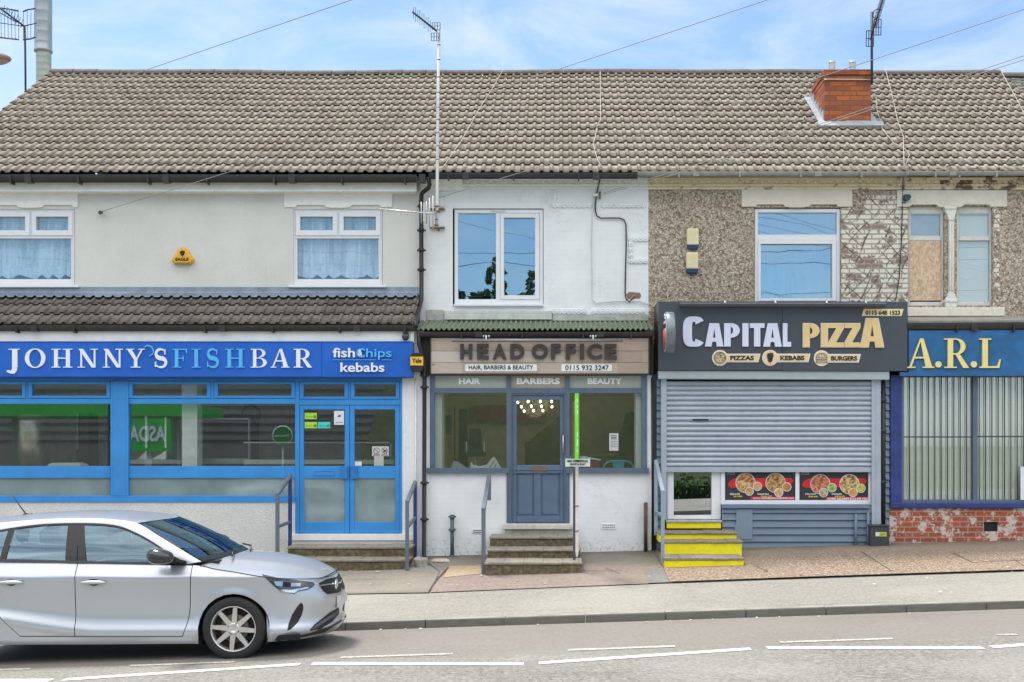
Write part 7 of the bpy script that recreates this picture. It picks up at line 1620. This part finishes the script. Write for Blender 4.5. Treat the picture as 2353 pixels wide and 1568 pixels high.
inside('stair_panel', 'dark sloping stair side seen through the salon door', 'stairs', [('panel_board', M('dark_stair', (.03,.03,.02), .8), lambda m: m.pp([(1206,1190),(1206,1020),(1300,945),(1300,1190)], 20.2, 20.3))], P(1250, 1190, 20.2))
bulb_m = EM('warm_bulb', (1, .78, .46), 4.5)
first = None
m = MB(); dB = 19.3
for i, (x, y) in enumerate(((1190,925),(1198,935),(1204.5,945),(1213.5,923),(1221,934),(1226,944),(1241.5,923),(1244.5,934),(1247.5,944),(1267.5,923),(1268.5,935))):
    c = P(x, y, dB+.12*(i % 3))
    if first is None:
        first = thing('pendant_bulb', 'glowing bare bulb hanging in the cluster behind the salon door glass', 'light bulb', c, 'bulbs hanging in the salon')
        b_ = MB(); b_.ball(c, .018, 10, 8, (1,1,1.3)); b_.build('bulb', bulb_m, first); b_ = MB(); b_.tube([c+Vector((0,0,.025)), c+Vector((0,0,.06))], .010, 6); b_.build('bulb_cap', black_m, first); b_ = MB(); b_.tube([c+Vector((0,0,.06)), c+Vector((0,0,.42))], .003, 4); b_.build('flex', black_m, first)
    else:
        o = copy_tree(first); o.location = c
pl = bpy.data.lights.new('salon_bulb_light', 'POINT'); pl.energy = 7; pl.color = (1, .84, .58); pl.shadow_soft_size = .25
plo = bpy.data.objects.new('salon_bulb_light', pl); COL.objects.link(plo); plo.location = P(1228, 925, 19.6)
# ================================================================ ACROSS THE ROAD (seen mirrored in the glass)
ky = .01813
gx_ = lambda x, dv: (x-PX)*dv/F
t = thing('filling_station_canopy', 'green edged forecourt canopy across the road, mirrored in the fish shop glass', 'canopy', (-23, -16, .2))
m = MB(); m.box(-34, -15.7, -20, -14, CH+1.15, CH+1.65); m.build('fascia', M('supermarket_green', (.04,.48,.06), .4), t)
m = MB(); 
for X in (-31, -24, -17): m.box(X-.15, X+.15, -17.2, -16.9, -2, CH+1.15)
m.build('column', M('pale_column', (.5,.5,.5), .5), t)
t = thing('store_building', 'low ribbed grey store across the road, mirrored in the fish shop glass', 'building', (-24, -28, 0)); m = MB()
m.box(-40, -5, -34, -28, -2, CH+4.2)
for i in range(9): m.box(-40, -5, -28.0, -27.94, CH+.2+i*.45, CH+.42+i*.45)
m.build('wall', M('store_grey', (.24,.225,.20), .6), t)
t = thing('store_sign', 'green sign panel with white capitals across the road, mirrored in the fish shop glass', 'sign', (-17.1, -14, 0)); dv = 2*17.65+14
m = MB(); m.box(gx_(290, dv), gx_(392, dv), -14.2, -14.0, CH-.35, CH+1.05); m.build('panel', M('supermarket_green', (.04,.48,.06), .4), t)
vs, fs = text_mesh('ASDA', .03); a_ = max(v.x for v in vs); h_ = max(v.y for v in vs); wx0, wx1 = gx_(296, dv), gx_(380, dv)
m = MB(); m.add([(wx1-(wx1-wx0)*v.x/a_, -13.97 if v.z > 0 else -14.0, CH+.12+.62*v.y/h_) for v in vs], fs); m.build('lettering', M('white_letter', (.8,.83,.9), .4), t)
m = MB(); m.box(-17.3, -17.0, -14.15, -14.05, -1, CH-.35); m.build('post', M('pale_column', (.5,.5,.5), .5), t)
t = thing('welcome_sign', 'round green welcome sign on a pole across the road, mirrored in the fish shop glass', 'sign', (-10.1, -8, 0)); dv = 2*17.65+8; c = Vector((gx_(649, dv), -8, CH+.30))
m = MB(); m.lathe([(0,-.03),(.37,-.03),(.37,.02),(0,.02)], c, 'y', 32); m.build('disc', paper, t)
m = MB(); m.lathe([(.335,.022),(0,.024)], c, 'y', 32); m.build('face', M('supermarket_green_dark', (.02,.20,.03), .4), t)
vs, fs = text_mesh('Welcome', .01); a_ = max(v.x for v in vs); m = MB(); m.add([(c.x+.28-.56*v.x/a_, -7.96 if v.z > 0 else -7.97, c.z-.05+.14*v.y) for v in vs], fs); m.build('lettering', paper, t)
m = MB(); m.tube([(c.x, -8.05, c.z-.3), (c.x, -8.05, -.6)], .03, 8); m.build('pole', M('pale_column', (.5,.5,.5), .5), t)
def leafm(name, a, b):
    n = NM(name); r_ = n.node('ShaderNodeNewGeometry').outputs['Random Per Island']; f = n.noise(.9, 3, .6); c = n.mix(r_, a, b); n.fin(n.mix(n.ramp(f, [(.35, 0), (.65, .6)]), c, tuple(x*.55 for x in a)), .6, 0, .3); return n.m
lf1 = leafm('dark_tree_leaves', (.12,.17,.09), (.18,.24,.13)); lf2 = leafm('hedge_leaves', (.05,.13,.02), (.10,.22,.04)); bark = M('tree_bark', (.10,.08,.06), .9, bump=.5)
def leaves(m, pts, n_, s, rr):
    for _ in range(n_):
        c, r_ = rr.choice(pts); d = Vector((rr.gauss(0, 1), rr.gauss(0, 1), rr.gauss(0, 1))).normalized()*(r_*rr.random()**.35); p = Vector(c)+d
        u = Vector((rr.gauss(0, 1), rr.gauss(0, 1), rr.gauss(0, .6))).normalized(); v = u.orthogonal().normalized(); k = s*rr.uniform(.6, 1.4); m.quad(p-u*k, p+v*k*.5, p+u*k, p-v*k*.5)
def tree(x, y, h, w_, label, seed, con=False):
    rr = random.Random(seed); t = thing('tree', label, 'tree', (x, y, -.3), 'trees across the road'); m = MB(); m.tube([(x, y, -.5), (x+.1, y, h*.4), (x, y, h*.8)], .2, 8, True, [.28, .18, .06])
    for i in range(7): a = rr.uniform(0, 6.28); z = h*rr.uniform(.3, .65); m.tube([(x, y, z), (x+math.cos(a)*w_*.5, y+math.sin(a)*w_*.5, z+h*.15)], .05, 5, True, [.08, .03])
    m.build('trunk', bark, t); m = MB(); pts = []
    for i in range(60):
        z = h*rr.uniform(.22, 1); q = (1-(z/h))*1.1+.12 if con else math.sin(math.pi*min(1, max(.12, (z/h-.1)/.95)))
        a = rr.uniform(0, 6.28); rad = w_*q*rr.uniform(.2, .8); pts.append(((x+math.cos(a)*rad, y+math.sin(a)*rad, z), w_*.24*max(.35, q)))
    leaves(m, pts, 5200, .17, rr); m.build('crown', lf1, t)
for i_, (x_, y_, h_, w_, lb_) in enumerate(((-7.6, -38, 13.0, 3.8, 'leftmost broad tree across the road, mirrored low in the salon bedroom window'), (-4.2, -41, 14.2, 2.6, 'paler tree behind the others across the road, mirrored low in the salon bedroom window'), (-1.0, -37, 13.4, 3.4, 'rightmost broad tree across the road, mirrored low in the salon bedroom window'))): tree(x_, y_, h_, w_, lb_, 3+i_)
t = thing('hedge', 'clipped green hedge across the road, mirrored in the pizza shop door', 'hedge', (4.6, -4.4, 0)); m = MB(); rr = random.Random(12)
leaves(m, [((rr.uniform(2.2, 8.0), rr.uniform(-4.9, -4.0), rr.uniform(.1, .95)), .3) for _ in range(90)], 5200, .06, rr); m.build('foliage', lf2, t); m = MB(); m.box(2.3, 7.9, -4.8, -4.1, -.6, .8); m.build('inner_branches', M('dark_twigs', (.02,.03,.012), .9), t)
t = thing('grass_bank', 'dark green bank across the road, mirrored in the shop windows', 'bank', (0, -9, 0)); m = MB(); m.hexa([(-7.5,-16,-3),(11,-16,-3),(11,-5.2,-3),(-7.5,-5.2,-3),(-7.5,-16,CH+2.6),(11,-16,CH+3.0),(11,-5.4,-.1),(-7.5,-5.4,-.3)]); m.build('bank_surface', M('bank_grass', (.04,.055,.022), .9, var=.4, nscale=3, bump=.6, bscale=20), t)

for yy, zz, lb in ((-3.0, 6.45, 'overhead wire running along the far side of the road, mirrored in the upstairs panes'), (-3.4, 6.1, 'lower overhead wire along the far side of the road, mirrored in the upstairs panes'), (-6.0, 5.35, 'distant overhead wire along the far side of the road, mirrored in the upstairs panes')):
    cable(lb, [(-26, yy, CH+zz+.5), (-2, yy, CH+zz), (24, yy-.8, CH+zz+.6)], .010, cable_d, .12)
